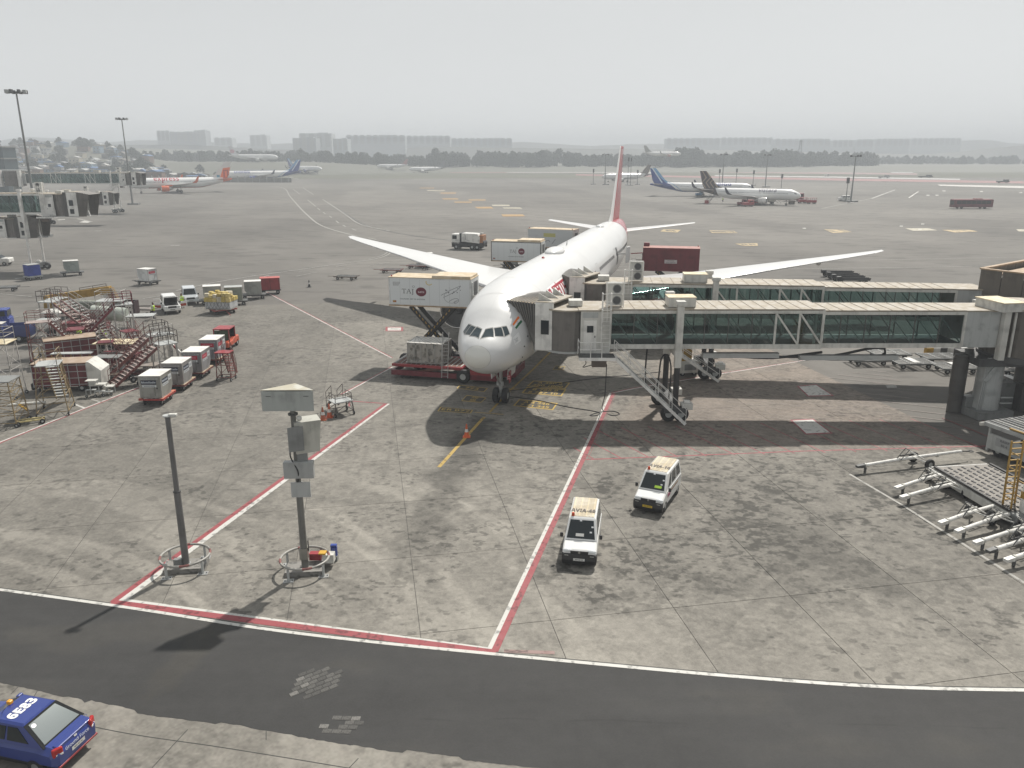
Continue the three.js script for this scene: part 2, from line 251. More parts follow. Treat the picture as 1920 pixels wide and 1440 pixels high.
// perimeter road, its ragged near edge and the pavement in front
const roadTop = smooth(GP([-400, 1052], [-200, 1079], [0, 1105], [250, 1140], [500, 1179], [700, 1203], [930, 1226], [1160, 1248], [1360, 1266], [1640, 1286], [1920, 1293], [2300, 1292]), 6);
const roadLow0 = smooth(GP([-300, 1232], [0, 1281], [250, 1334], [430, 1360], [560, 1380], [700, 1402], [860, 1422], [1020, 1440], [1300, 1468], [2300, 1520]), 10);
seed = 4242; const roadLow = []; { let off = 0; for (let i = 0; i + 1 < roadLow0.length; i++) { const a = roadLow0[i], b = roadLow0[i + 1]; const n = Math.max(1, Math.round(a.distanceTo(b) / 0.16)); for (let k = 0; k < n; k++) { if (rnd() < 0.16) off = rnd(-0.11, 0.11); const p = a.clone().lerp(b, k / n); p.z += off + rnd(-0.018, 0.018); roadLow.push(p); } } }
const tRoad = dataTex(1536, 768, (i, j) => {
  const x = -26 + i / 1536 * 56, z = -33 + j / 768 * 22, f = fbm(x * 3, z * 3, 401, 4), big = fbm(x / 4, z / 2, 411, 4), s = hash(i, j, 41), al = fbm(x * 0.35 + z * 0.05, z * 3.2, 421, 3);
  let k = 0.92 + 0.26 * (f - 0.5) + 0.42 * (big - 0.5) + 0.22 * (s - 0.5) + 0.2 * (al - 0.5);
  const seam = Math.abs(z - (-21.2 + 0.01 * x) - 0.5 * (fbm(x / 3, 1, 431, 2) - 0.5)); if (x > -3) k *= 1 - 0.25 * sst(0.07, 0.0, seam) * sst(0.35, 0.6, fbm(x * 0.8, 3, 441, 2));
  let dustAndReflection = 0; for (const [cx, cz, w, l] of [[-11.6, -24.4, 0.75, 2.4]]) { const d = Math.hypot((x - cx + 0.2 * (z - cz)) / w, (z - cz) / l); dustAndReflection = Math.max(dustAndReflection, 0.42 * sst(1.15, 0.55, d + 0.8 * (f - 0.5))); }  // one pale streak: a window-glass reflection painted into the asphalt colour
  dustAndReflection += 0.25 * sst(0.58, 0.75, big);
  return [lerp(0.033, 0.057, dustAndReflection) * k, lerp(0.0325, 0.052, dustAndReflection) * k, lerp(0.0315, 0.042, dustAndReflection) * k];
});
tRoad.wrapS = tRoad.wrapT = THREE.ClampToEdgeWrapping;
{
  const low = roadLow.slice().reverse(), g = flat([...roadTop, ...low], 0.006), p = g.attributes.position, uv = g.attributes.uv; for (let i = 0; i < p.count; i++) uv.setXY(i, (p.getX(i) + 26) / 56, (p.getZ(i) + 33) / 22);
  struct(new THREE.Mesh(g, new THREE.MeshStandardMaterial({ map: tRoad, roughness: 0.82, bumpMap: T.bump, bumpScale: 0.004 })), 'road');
  const pg = nearUV(flat([V(-40, 0, -27), V(40, 0, -27), V(40, 0, -6), V(-40, 0, -6)], 0.002)); pg.setAttribute('color', new THREE.BufferAttribute(new Float32Array(pg.attributes.position.count * 3).fill(0.84), 3));
  const pave = new THREE.Group(); struct(pave, 'pavement');
  const pts = [...roadLow0.map(p => V(p.x, 0, p.z - 0.25)), V(40, 0, -6), V(-40, 0, -6)];
  const g2 = nearUV(flat(pts, 0.002)); g2.setAttribute('color', new THREE.BufferAttribute(new Float32Array(g2.attributes.position.count * 3).fill(0.86), 3));
  struct(new THREE.Mesh(g2, mNear), 'concrete_sheet', pave);
  const jm = M(0.03, 0.03, 0.028, { r: 0.9, t: 'none' });
  const mid = roadLow0.map(p => V(p.x, 0, p.z + 0.95)); struct(new THREE.Mesh(ribbon(mid, 0.03, 0.006), jm), 'joint', pave);
  for (const [a, b] of [[[352, 1368], [285, 1440]], [[672, 1422], [650, 1445]], [[499, 1371], [499, 1388]], [[20, 1302], [34, 1288]], [[60, 1312], [70, 1296]]]) struct(new THREE.Mesh(ribbon(GP(a, b), 0.025, 0.007), jm), 'joint', pave);
}
{ // two patches of laid blocks in the road
  const bm = [0.07, 0.085, 0.06, 0.095, 0.17].map((k) => M(k, k * 0.96, k * 0.88, { r: 0.9, t: 'worn' })); seed = 31;
  const bg = new THREE.BoxGeometry(0.28, 0.03, 0.19);
  for (const [cx, cy, nu, nv, turn, holes] of [[588, 1279, 6, 7, 0.62, 1], [636, 1359, 4, 4, -0.05, 0]]) {
    const g = new THREE.Group(); g.name = 'block_patch'; struct(g, 'block_patch'); const c = G(cx, cy); g.position.set(c.x, 0, c.z); g.rotation.y = turn;
    for (let i = 0; i < nu; i++) for (let j = 0; j < nv; j++) { if (holes && Math.abs((i - 2.5) / 3.4) + Math.abs((j - 3.5) / 4.6) > 1.05) continue; if (!holes && rnd() < 0.12) continue; const b = new THREE.Mesh(bg, rnd() < 0.1 ? bm[4] : pick(bm.slice(0, 4))); b.position.set((i - (nu - 1) / 2 + (j % 2) * 0.5) * 0.305, rnd(-0.004, 0.001), (j - (nv - 1) / 2) * 0.205); b.rotation.y = rnd(-0.04, 0.04); struct(b, 'paving_block', g); }
  }
}
// ---------- painted markings ----------
const pRed = M(0.31, 0.062, 0.07, { r: 0.8, t: 'worn' }), pWhite = M(0.6, 0.59, 0.55, { r: 0.8, t: 'worn' }), pYel = M(0.46, 0.31, 0.07, { r: 0.8, t: 'worn' }), pPink = M(0.26, 0.215, 0.19, { r: 0.85, t: 'worn' }), pBlack = M(0.035, 0.034, 0.03, { r: 0.85, t: 'worn' }), pOld = M(0.36, 0.35, 0.32, { r: 0.85, t: 'worn' });
let markY = 0.004;
function line(name, m, pts, w, off = 0, y = 0.006) { return struct(new THREE.Mesh(ribbon(pts, w, y, off), m), name); }
// stand boundary: white inside, red outside
{
  const A = G(222, 1126), B = G(922, 1217.5), C = G(1147, 737), D = G(727, 757), E = G(657, 752);
  line('white_line', pWhite, [C, B, A, D], 0.17, 0.085, 0.0085); line('red_line', pRed, [C, B.clone().lerp(C, -0.006)], 0.27, -0.135, 0.0085); line('red_line', pRed, [A.clone().lerp(D, -0.006), D], 0.27, -0.135, 0.0085); line('red_line', pRed, [B.clone().lerp(A, -0.012), A.clone().lerp(B, -0.012)], 0.34, -0.17, 0.0105); 
  line('red_line', pRed, [D, E], 0.14); line('red_line', pRed, GP([655, 750], [655, 762]), 0.12);
  line('white_line', pWhite, [C, G(1190, 728), G(1356, 700)], 0.15, 0.05); line('red_line', pRed, [C, G(1190, 728), G(1356, 700), G(1560, 668)], 0.12, -0.1); line('white_line', pWhite, GP([1356, 700], [1530, 672]), 0.12, 0.05);
  line('red_line', pRed, GP([1092, 862], [1250, 856], [1500, 846], [1900, 835]), 0.13, 0, 0.007);
}
line('white_line', pWhite, smooth(GP([500, 548], [600, 600], [735, 671]), 2), 0.13, 0.07); line('red_line', pRed, smooth(GP([500, 548], [600, 600], [735, 671]), 2), 0.11, -0.06);
line('white_line', pWhite, GP([735, 688], [640, 740]), 0.12, -0.06); line('red_line', pRed, GP([735, 688], [640, 740]), 0.12, 0.07);
line('white_line', pWhite, GP([-30, 845], [0, 829], [160, 765], [262, 725]), 0.13, 0); line('red_line', pRed, GP([-30, 845], [0, 829], [160, 765], [262, 725]), 0.12, 0.14);
line('white_line', pWhite, GP([138, 757], [158, 765]), 0.16); line('white_line', pOld, GP([172, 749], [190, 754]), 0.16);
// edge line of the road
line('white_line', pWhite, roadTop, 0.17, 0.03, 0.012); line('road_joint', M(0.05, 0.05, 0.045, { r: 0.95, t: 'none' }), roadTop, 0.05, -0.09, 0.010);
line('red_line', M(0.30, 0.2, 0.18, { r: 0.9, t: 'worn' }), GP([945, 1221], [1040, 1224]), 0.2, 0, 0.007);
// hatching of the equipment area
for (let i = 0; i < 17; i++) { const x = 1104 + i * 46 + i * i * 0.4; const a = G(1094 + Math.max(0, (x - 1200)) * 1.0, 862 - Math.max(0, x - 1200) * 0.034), top = 800 - i * 1.5; const p1 = G(x + 10 + i * 5, 861 - i * 1.5), p0 = G(x - 88 + i * 2 , 806 - i * 1.6); const edge = 1148 - (p0 ? 0 : 0); const pe = V(0, 0, 0); const t0 = i < 2 ? 0.62 - 0.3 * i : 0.0; line('hatch_line', pRed, [p0.clone().lerp(p1, t0), p1], 0.085, 0, 0.0055); }
for (let i = 0; i < 26; i++) { // paler hatching further in
  const s = i / 25, a = G(lerp(1180, 1390, s) + (i > 12 ? (i - 12) * 18 : 0), lerp(800, 694, s)), b = a.clone().add(V(8.2, 0, lerp(4.4, 3.6, s))); if (b.z > -45.6) b.lerp(a, (b.z + 45.6) / (b.z - a.z)); if (b.x > 31) b.lerp(a, (b.x - 31) / (b.x - a.x)); line('hatch_line', pPink, [a, b], 0.075, 0, 0.005); }
for (let i = 0; i < 14; i++) { const a = G(1500 + i * 17, 790 - i * 9), b = a.clone().add(V(9, 0, 3.9)); if (b.x > 31) b.lerp(a, (b.x - 31) / (b.x - a.x)); line('hatch_line', pPink, [a, b], 0.075, 0, 0.0052); }
for (const [c, s] of [[[1527, 734], 0], [[1515, 799], 1]]) {
  const q = s ? [[1486, 789], [1524, 787], [1556, 811], [1512, 813]] : [[1498, 725], [1530, 722], [1559, 741], [1516, 742]];
  const k = q.map(p => G(...p)), ce = k.reduce((a, b) => a.clone().add(b)).multiplyScalar(0.25);
  struct(new THREE.Mesh(flat(k.map(p => p.clone().sub(ce).multiplyScalar(1.16).add(ce)), 0.0075), pRed), 'red_border'); struct(new THREE.Mesh(flat(k, 0.0105), pWhite), 'white_panel');
}
struct(new THREE.Mesh(flat(GP([1660, 722], [1680, 722], [1682, 727], [1664, 728]), 0.008), pOld), 'white_panel');
line('white_line', pOld, GP([1593, 889], [1690, 946], [1800, 1016], [1960, 1118]), 0.15);
line('hatch_line', pRed, GP([1092, 862], [1148, 737]), 0.02, 0.3);
// stand centre line, stop bars and designation boxes
line('yellow_line', pYel, GP([823, 876], [905, 785]), 0.22, 0, 0.007); line('yellow_line', pYel, GP([894, 797], [910, 783]), 0.05);
line('yellow_line', pYel, GP([897, 793], [908, 782]), 0.18); line('yellow_line', pYel, GP([918, 773], [934, 756]), 0.16);
line('yellow_line', pYel, GP([936, 754], [958, 731], [1000, 692], [1024, 668], [1060, 634]), 0.17);
line('yellow_line', pYel, GP([890, 773], [944, 777]), 0.12); line('yellow_line', pYel, GP([945, 729], [976, 730]), 0.14); line('white_line', pOld, GP([974, 715], [992, 718]), 0.1); line('white_line', pOld, GP([976, 684], [1040, 690]), 0.08);
function stencil(q, key, rows) { // painted panel: yellow rim, black field, yellow characters
  const k = q.map(p => G(...p)); const m = printMat(key, 256, 128, (c, w, h) => { c.fillStyle = css(0.46, 0.32, 0.075); c.fillRect(0, 0, w, h); c.fillStyle = css(0.075, 0.07, 0.06); c.fillRect(9, 11, w - 18, h - 22); c.fillStyle = css(0.44, 0.31, 0.08); c.textAlign = 'center'; c.textBaseline = 'middle'; rows.forEach((r, i) => { c.font = `bold ${rows.length > 1 ? 50 : 78}px sans-serif`; c.fillText(r, w / 2, h * (i + 0.5) / rows.length * 0.86 + h * 0.07, w - 30); }); for (let i = 0; i < 260; i++) { c.fillStyle = `rgba(150,140,125,${hash(i, 1, 3) * 0.35})`; c.fillRect(hash(i, 2, 3) * w, hash(i, 3, 3) * h, 1 + hash(i, 4, 3) * 9, 1 + hash(i, 5, 3) * 3); } }, { r: 0.85 });
  const g = new THREE.BufferGeometry(); const y = 0.009; const v = (i) => [k[i].x, y, k[i].z]; // order: top left, top right, bottom right, bottom left
  g.setAttribute('position', new THREE.Float32BufferAttribute([...v(0), ...v(3), ...v(2), ...v(0), ...v(2), ...v(1)], 3)); g.setAttribute('uv', new THREE.Float32BufferAttribute([0, 1, 0, 0, 1, 0, 0, 1, 1, 0, 1, 1], 2)); g.computeVertexNormals(); struct(new THREE.Mesh(g, m), 'stand_marking');
}
stencil([[1000, 714], [1069, 718], [1060, 729], [988, 724]], 'st1', ['A 350 9', '350 1000']); stencil([[988, 726], [1062, 730], [1053, 743], [978, 737]], 'st2', ['B 788 9', '8 787 10']);
stencil([[973, 749], [1046, 756], [1037, 769], [962, 761]], 'st3', ['A 4 346', '7 71 345']); stencil([[875, 741], [912, 746], [902, 755], [865, 752]], 'st4', ['330', '300']);
stencil([[826, 763], [887, 769], [883, 775], [820, 771]], 'st5', ['ER 077']); stencil([[1042, 686], [1060, 687], [1056, 694], [1036, 693]], 'st6', ['10']); stencil([[862, 722], [915, 728], [908, 735], [856, 728]], 'st7', ['773']);
{ const q = GP([723, 613], [756, 613], [756, 621], [723, 621]); struct(new THREE.Mesh(flat(q, 0.008), pRed), 'red_border'); struct(new THREE.Mesh(flat(GP([727, 614.3], [752, 614.3], [752, 619.8], [727, 619.8]), 0.011), pWhite), 'white_panel'); line('stand_marking', pOld, GP([732, 617], [747, 617]), 0.25, 0, 0.014); }
// service roads and taxi lines further away
const far = (pts, w, m = pOld, n = 6) => line('white_line', m, smooth(GP(...pts), n), w, 0, 0.01);
far([[440, 349], [500, 349], [525, 351], [545, 370], [575, 402], [605, 424], [650, 438], [668, 442]], 0.5); far([[736, 463], [736, 469], [722, 480], [690, 488], [620, 497], [560, 506], [500, 514], [400, 530], [330, 545]], 0.28);
far([[731, 463], [731, 468], [716, 479], [690, 485.5]], 0.2); far([[605, 374], [625, 387], [650, 404], [680, 422], [730, 433]], 0.42); far([[568, 352], [588, 365]], 0.4, pOld, 1); far([[577, 375], [592, 387]], 0.4, pOld, 1);
for (const [x, y, x2, y2] of [[550, 355, 562, 364], [595, 390, 600, 394], [606, 398, 610, 401], [618, 405, 622, 408], [630, 414, 635, 418], [643, 422, 648, 425], [660, 429, 668, 432], [690, 446, 705, 449]]) line('white_line', pOld, GP([x, y], [x2, y2]), 0.4, 0, 0.01);
line('tar_line', M(0.06, 0.06, 0.055, { t: 'none' }), smooth(GP([609, 376], [655, 405], [690, 424], [730, 434], [790, 444], [850, 451]), 4), 0.3, 0, 0.009);
for (const [a, b, c, d] of [[690, 498, 730, 492], [625, 507, 655, 503], [762, 483, 770, 479], [560, 510, 594, 511], [555, 518, 583, 513], [470, 517, 480, 516], [490, 520, 505, 516], [200, 566, 230, 560], [10, 597, 55, 591], [0, 551, 60, 556], [268, 560, 311, 553], [375, 544, 405, 539], [742, 487, 790, 486], [630, 500, 650, 497]]) line('white_line', pOld, GP([a, b], [c, d]), 0.22, 0, 0.008);
for (const [a, b, c, d] of [[525, 374, 545, 374], [720, 342, 735, 342], [745, 342, 762, 342], [535, 331, 560, 336], [145, 410, 172, 416], [88, 408, 110, 409], [320, 460, 337, 460], [178, 433, 190, 433]]) line('white_line', pOld, GP([a, b], [c, d]), 0.9, 0, 0.012);
struct(new THREE.Mesh(flat(GP([148, 417], [158, 414], [171, 415], [165, 418]), 0.012), pWhite), 'white_panel'); struct(new THREE.Mesh(flat(GP([106, 412], [122, 411], [122, 412], [110, 413]), 0.012), pWhite), 'white_panel');
far([[1000, 508], [1660, 502], [1920, 497]], 0.18, pOld, 2); far([[1500, 490], [1920, 482]], 0.15, pOld, 2);
line('white_line', pWhite, GP([1635, 372], [1678, 356]), 0.6, 0, 0.012); line('white_line', pWhite, GP([1704, 371], [1722, 359]), 0.6, 0, 0.012); line('white_line', pOld, GP([1540, 391], [1600, 379], [1635, 372]), 0.5, 0, 0.012); line('white_line', pOld, GP([1640, 379], [1670, 379]), 0.8, 0, 0.012); line('white_line', pOld, GP([1545, 391], [1570, 391]), 0.7, 0, 0.012);
const pSign = M(0.46, 0.34, 0.16, { r: 0.8, t: 'worn' }), pSign2 = M(0.46, 0.42, 0.32, { r: 0.8, t: 'worn' }), pOrange = M(0.42, 0.25, 0.08, { r: 0.8, t: 'worn' });
const signs = [[[1244, 430], [1277, 431], [1270, 436], [1238, 434], 1, ' B1A '], [[1330, 432], [1376, 433], [1383, 437], [1335, 437], 1, 'ABUB1A'], [[1545, 430], [1582, 431], [1597, 435], [1562, 437], 1, 'K B'], [[1697, 428], [1740, 428], [1758, 432], [1712, 433], 2], [[1766, 431], [1818, 431], [1834, 434], [1790, 436], 1, 'B'], [[1378, 457], [1420, 456], [1421, 461], [1394, 461], 1, 'KC'], [[820, 357], [833, 356], [835, 358], [822, 358], 2], [[788, 352], [815, 352], [813, 353.3], [786, 353], 0], [[800, 356], [832, 357], [830, 358.5], [802, 358], 2], [[826, 361], [856, 361], [854, 363], [826, 363], 0], [[828, 372], [858, 372], [860, 374], [832, 374], 0], [[852, 378], [885, 378], [884, 380], [852, 380], 0], [[878, 374], [910, 374], [911, 376], [880, 376], 0], [[922, 384], [955, 384], [956, 386.5], [924, 386.5], 2], [[890, 388], [920, 387.5], [926, 391], [896, 391], 0], [[942, 389], [975, 389], [980, 391.5], [945, 391], 2], [[940, 402], [980, 402], [985, 405.5], [943, 406], 0], [[1905, 430], [1990, 430], [1992, 434], [1910, 434], 2]];
for (const s of signs) { const k = s.slice(0, 4).map(p => G(...p)); struct(new THREE.Mesh(flat(k, 0.012), [pOrange, pSign, pSign2][s[4]]), 'taxi_marking'); if (s[5]) { const a = k[3].clone().lerp(k[0], 0.5), b = k[2].clone().lerp(k[1], 0.5); const n = s[5].length; for (let i = 0; i < n; i++) if (s[5][i] !== ' ') { const c = a.clone().lerp(b, (i + 0.7) / (n + 0.4)), w = a.distanceTo(b) / (n + 0.4) * 0.25, h = 1.0 * k[0].distanceTo(k[3]) * 0.26; const L = [[-w, -h], [-w, h]], R = [[w, -h], [w, h]]; for (const q of (s[5][i] === '1' ? [[[0, -h], [0, h]]] : [L, R, [[-w, 0], [w, 0]], [[-w, h], [w, h]]])) line('taxi_letter', pBlack, q.map(p => V(c.x + p[0], 0, c.z - p[1])), 0.34, 0, 0.016); } } }
// coloured pavement strips beyond the apron
const strip = (name, m, q, y = 0.02) => struct(new THREE.Mesh(flat(GP(...q), y), m), name);
strip('red_strip', M(0.30, 0.12, 0.115, { r: 0.9, t: 'worn' }), [[838, 320], [960, 316.5], [1120, 319], [1120, 324], [960, 324], [845, 324]]); strip('white_strip', M(0.5, 0.48, 0.46, { r: 0.9, t: 'worn' }), [[950, 322.2], [1100, 321.5], [1235, 323.5], [1235, 325.3], [1100, 323.8], [950, 323.8]], 0.03);
strip('red_strip', M(0.30, 0.12, 0.115, { r: 0.9, t: 'worn' }), [[1080, 326.5], [1300, 330], [1560, 334.5], [1920, 340], [1920, 344], [1560, 338.5], [1300, 333], [1080, 329]]); strip('white_strip', M(0.5, 0.49, 0.47, { r: 0.9, t: 'worn' }), [[1340, 330], [1560, 333], [1800, 337.5], [1800, 335.2], [1560, 331], [1340, 328.4]], 0.03);
strip('red_strip', M(0.27, 0.15, 0.14, { r: 0.9, t: 'worn' }), [[1300, 320], [1500, 322], [1720, 325], [1720, 328], [1500, 325.5], [1300, 323]]); strip('white_strip', M(0.58, 0.56, 0.54, { r: 0.9, t: 'worn' }), [[1334, 318], [1422, 317.4], [1424, 319.2], [1340, 320]], 0.03); strip('white_strip', M(0.58, 0.56, 0.52, { r: 0.9, t: 'worn' }), [[1758, 346], [1920, 349], [1920, 353], [1762, 348.6]], 0.03);
strip('white_strip', M(0.5, 0.49, 0.47, { r: 0.9, t: 'worn' }), [[1670, 323], [1712, 323], [1712, 324.2], [1672, 324.2]], 0.03);
for (const [x, y] of [[1770, 358], [1840, 359], [1914, 361], [1740, 366], [1757, 366], [1730, 420], [1690, 424], [1725, 430], [1508, 428]]) struct(new THREE.Mesh(flat(GP([x - 3, y - 0.6], [x + 3, y - 0.6], [x + 3, y + 0.7], [x - 3, y + 0.7]), 0.014), pWhite), 'white_panel');
// ---------- airliners ----------
function spline(tab, x) { // smooth curve through [x, y] stations
  let i = 0; while (i < tab.length - 2 && x > tab[i + 1][0]) i++;
  const p = (k) => tab[clamp(k, 0, tab.length - 1)], [x0, y0] = p(i), [x1, y1] = p(i + 1), h = x1 - x0, t = clamp((x - x0) / h);
  const sl = (a, b) => (b[0] === a[0] ? 0 : (b[1] - a[1]) / (b[0] - a[0])), d = sl(p(i), p(i + 1)), dm = i > 0 ? sl(p(i - 1), p(i)) : d, dp = i + 2 < tab.length ? sl(p(i + 1), p(i + 2)) : d;
  const hm = (a, b) => (a * b <= 0 ? 0 : 2 * a * b / (a + b)), m0 = i > 0 ? hm(dm, d) : d, m1 = i + 2 < tab.length ? hm(d, dp) : d, t2 = t * t, t3 = t2 * t;
  return (2 * t3 - 3 * t2 + 1) * y0 + (t3 - 2 * t2 + t) * h * m0 + (-2 * t3 + 3 * t2) * y1 + (t3 - t2) * h * m1;
}
// local frame of an aeroplane: x aft from the nose, y up from the ground, z to port is -z (starboard +z)
// looking along -x (forward) ... aft is +x, up is +y, so starboard is -z x ... kept by sideSign below
function body(tab) { // tab: top, bottom, half, mid
  const at = (x, a, off = 0) => { // a: angle from the top, growing to port
    const top = spline(tab.top, x), bot = spline(tab.bot, x), w = spline(tab.half, x), mid = tab.mid ? spline(tab.mid, x) : (top + bot) / 2;
    const s = Math.sin(a), c = Math.cos(a); return V(x, mid + (c > 0 ? (top - mid) : (mid - bot)) * c, w * s);
  };
  const nrm = (x, a) => { const e = 0.02, p = at(x, a), dx = at(x + e, a).sub(p), da = at(x, a + e).sub(p); return da.cross(dx).normalize(); };
  return { at, nrm, on: (x, a, off) => at(x, a).addScaledVector(nrm(x, a), off) };
}
function skin(B, xs, n, a0 = 0, a1 = 2 * Math.PI, off = 0, uvf) { // surface over stations xs and n steps of angle
  const pos = [], uv = [], nor = [], idx = [];
  xs.forEach((x, i) => { for (let k = 0; k <= n; k++) { const a = lerp(a0, a1, k / n), p = off ? B.on(x, a, off) : B.at(x, a); pos.push(p.x, p.y, p.z); const q = B.nrm(x, a); nor.push(q.x, q.y, q.z); const w = uvf ? uvf(x, a) : [x, a * 3]; uv.push(w[0], w[1]); } });
  for (let i = 0; i + 1 < xs.length; i++) for (let k = 0; k < n; k++) { const a = i * (n + 1) + k, b = a + n + 1; idx.push(a, a + 1, b, a + 1, b + 1, b); }
  const g = new THREE.BufferGeometry(); g.setAttribute('position', new THREE.Float32BufferAttribute(pos, 3)); g.setAttribute('normal', new THREE.Float32BufferAttribute(nor, 3)); g.setAttribute('uv', new THREE.Float32BufferAttribute(uv, 2)); g.setIndex(idx); return g;
}
function mesh(g, m, name, parent, label) { const o = new THREE.Mesh(g, m); o.name = name; if (label) o.userData.label = label; parent.add(o); return o; }
// a lifting surface: sections [x of leading edge, chord, y, z, thickness] joined; a fin has its sections stacked upwards
function foil(sections, fin = false, uvf) {
  const prof = []; const N = 9; for (let i = 0; i <= N; i++) { const t = (1 - Math.cos(Math.PI * i / N)) / 2; prof.push([t, 2.6 * (0.2969 * Math.sqrt(t) - 0.126 * t - 0.3516 * t * t + 0.2843 * t ** 3 - 0.1036 * t ** 4)]); }
  const ring = [...prof.map(([t, h]) => [t, h]), ...prof.slice(1, -1).reverse().map(([t, h]) => [t, -h * 0.75])], n = ring.length, pos = [], uv = [], idx = [];
  for (const [x, c, y, z, th] of sections) for (let k = 0; k <= n; k++) { const [t, h] = ring[k % n]; const px = x + t * c, d = h * th; pos.push(px, fin ? y : y + d, fin ? z + d : z); const w = uvf ? uvf(px, y, z) : [px, fin ? y : z]; uv.push(w[0], w[1]); }
  for (let i = 0; i + 1 < sections.length; i++) for (let k = 0; k < n; k++) { const a = i * (n + 1) + k, b = a + n + 1; idx.push(a, a + 1, b, a + 1, b + 1, b); }
  const last = (sections.length - 1) * (n + 1); for (let k = 1; k < n - 1; k++) idx.push(last, last + k, last + k + 1);
  const g = new THREE.BufferGeometry(); g.setAttribute('position', new THREE.Float32BufferAttribute(pos, 3)); g.setAttribute('uv', new THREE.Float32BufferAttribute(uv, 2)); g.setIndex(idx); g.computeVertexNormals();
  return g;
}
const range = (a, b, n) => Array.from({ length: n + 1 }, (_, i) => a + (b - a) * i / n);
const planeWhite = new THREE.MeshPhysicalMaterial({ color: new THREE.Color(0.69, 0.69, 0.68), roughness: 0.38, clearcoat: 0.5, clearcoatRoughness: 0.12, map: T.grime });
planeWhite.map = dataTex(256, 256, (i, j) => { const a = fbm(i / 32, j / 32, 501, 4, 8), g = 0.985 - 0.04 * sst(0.3, 0.9, a); const seam = (i % 128 < 1 || j % 64 < 1) ? 0.955 : 1; return [g * seam, g * seam, g * seam]; }, true, 0.06);
const planeRed = new THREE.MeshPhysicalMaterial({ color: new THREE.Color(0.42, 0.025, 0.04), roughness: 0.35, clearcoat: 0.6, clearcoatRoughness: 0.1, roughnessMap: T.rough });
const wingGrey = M(0.62, 0.63, 0.63, { r: 0.4 }), lipMetal = M(0.62, 0.62, 0.62, { r: 0.25, m: 0.85 });

function wheelGeo(r, w) { return new MB().lathe([[r * 0.45, -w / 2], [r * 0.86, -w / 2], [r, -w / 3], [r, w / 3], [r * 0.86, w / 2], [r * 0.45, w / 2]], 0, 0, 0, 18, 0, Math.PI / 2).geo(); }
function wheel(parent, r, w, x, y, z, name = 'wheel', tm = P.tyre, hm = P.lgrey) { // axle along z
  const t = mb().add(wheelGeo(r, w).clone(), 0, 0, 0).build(name, tm, parent); t.position.set(x, y, z);
  mb().cyl(r * 0.47, r * 0.47, w * 0.86, 0, 0, 0, 12, 0, Math.PI / 2).build('hub', hm, t); return t;
}
function nacelle(parent, x, y, z, R, L, cowl, m2, half) { // engine with lip, cowl, fan, spinner, core and pylon
  const e = new THREE.Group(); e.name = 'engine'; e.position.set(x, y, z); parent.add(e);
  const rz = -Math.PI / 2; // lathe axis (y) turned so that +y runs aft
  const ln = (pts) => mb().lathe(pts, 0, 0, 0, 30, 0, 0, rz);
  ln([[R * 0.94, 0.16 * R], [R * 0.985, 0.45 * R], [R, R], [R * 0.98, L * 0.45], [R * 0.86, L * 0.72], [R * 0.8, L * 0.74], [R * 0.78, L * 0.7]]).build('cowl', cowl, e);
  ln([[R * 0.80, R * 0.55], [R * 0.78, 0.25 * R], [R * 0.82, 0.03], [R * 0.87, 0], [R * 0.92, 0.05 * R], [R * 0.94, 0.16 * R]]).build('intake_lip', lipMetal, e);
  ln([[0.02, R * 0.62], [R * 0.8, R * 0.6], [R * 0.8, R * 0.5]]).build('fan', P.dgrey, e);
  ln([[0, R * 0.2], [R * 0.12, R * 0.33], [R * 0.22, R * 0.6]]).build('spinner', P.dgrey, e);
  ln([[R * 0.5, L * 0.6], [R * 0.46, L * 0.85], [R * 0.3, L], [R * 0.12, L * 1.1], [0, L * 1.16]]).build('core', P.galv, e);
  mb().ext([[R * 0.9, R * 0.8], [L * 0.5, R * 1.22], [L * 1.15, R * 1.25], [L * 1.15, R * 0.95], [L * 0.7, R * 0.6]], R * 0.28).build('pylon', cowl, e);
  if (m2) { const B = (o) => { const pos = []; return o; }; const g = new THREE.LatheGeometry([[R * 0.953, 0.17 * R], [R * 0.993, 0.45 * R], [R * 1.008, R], [R * 0.99, L * 0.44]].map(p => new THREE.Vector2(p[0], p[1])), 20, half[0], half[1]); mb().add(g, 0, 0, 0, 0, 0, rz).build('cowl_panel', m2, e); }
  return e;
}

// ----- the wide-body at the stand -----
const bigTab = {
  top: [[0, 4.74], [0.06, 5.02], [0.25, 5.36], [0.6, 5.7], [1, 5.96], [1.5, 6.17], [2, 6.43], [2.5, 6.74], [3, 7.1], [3.6, 7.5], [4.3, 7.82], [5.2, 8.12], [6.5, 8.4], [8, 8.6], [10, 8.74], [12, 8.8], [60, 8.8], [66, 8.7], [70, 8.5], [73.86, 8.1]],
  bot: [[0, 4.74], [0.06, 4.44], [0.25, 4.1], [0.6, 3.78], [1, 3.55], [1.6, 3.31], [2.4, 3.1], [3.5, 2.92], [5, 2.77], [7, 2.65], [9, 2.6], [50, 2.6], [53, 2.75], [57, 3.35], [61, 4.3], [65, 5.4], [69, 6.45], [73.86, 7.5]],
  half: [[0, 0.0], [0.06, 0.34], [0.25, 0.73], [0.6, 1.1], [1, 1.38], [1.5, 1.64], [2, 1.86], [2.6, 2.08], [3.4, 2.34], [4.3, 2.58], [5.5, 2.82], [7, 2.98], [9, 3.09], [11, 3.1], [50, 3.1], [56, 2.85], [61, 2.4], [65, 1.9], [69, 1.2], [72, 0.6], [73.86, 0.22]],
  mid: [[0, 4.74], [1, 4.76], [2.5, 4.88], [4, 5.1], [6, 5.4], [9, 5.65], [12, 5.7], [50, 5.7], [57, 6.1], [65, 7.0], [73.86, 7.8]],
};
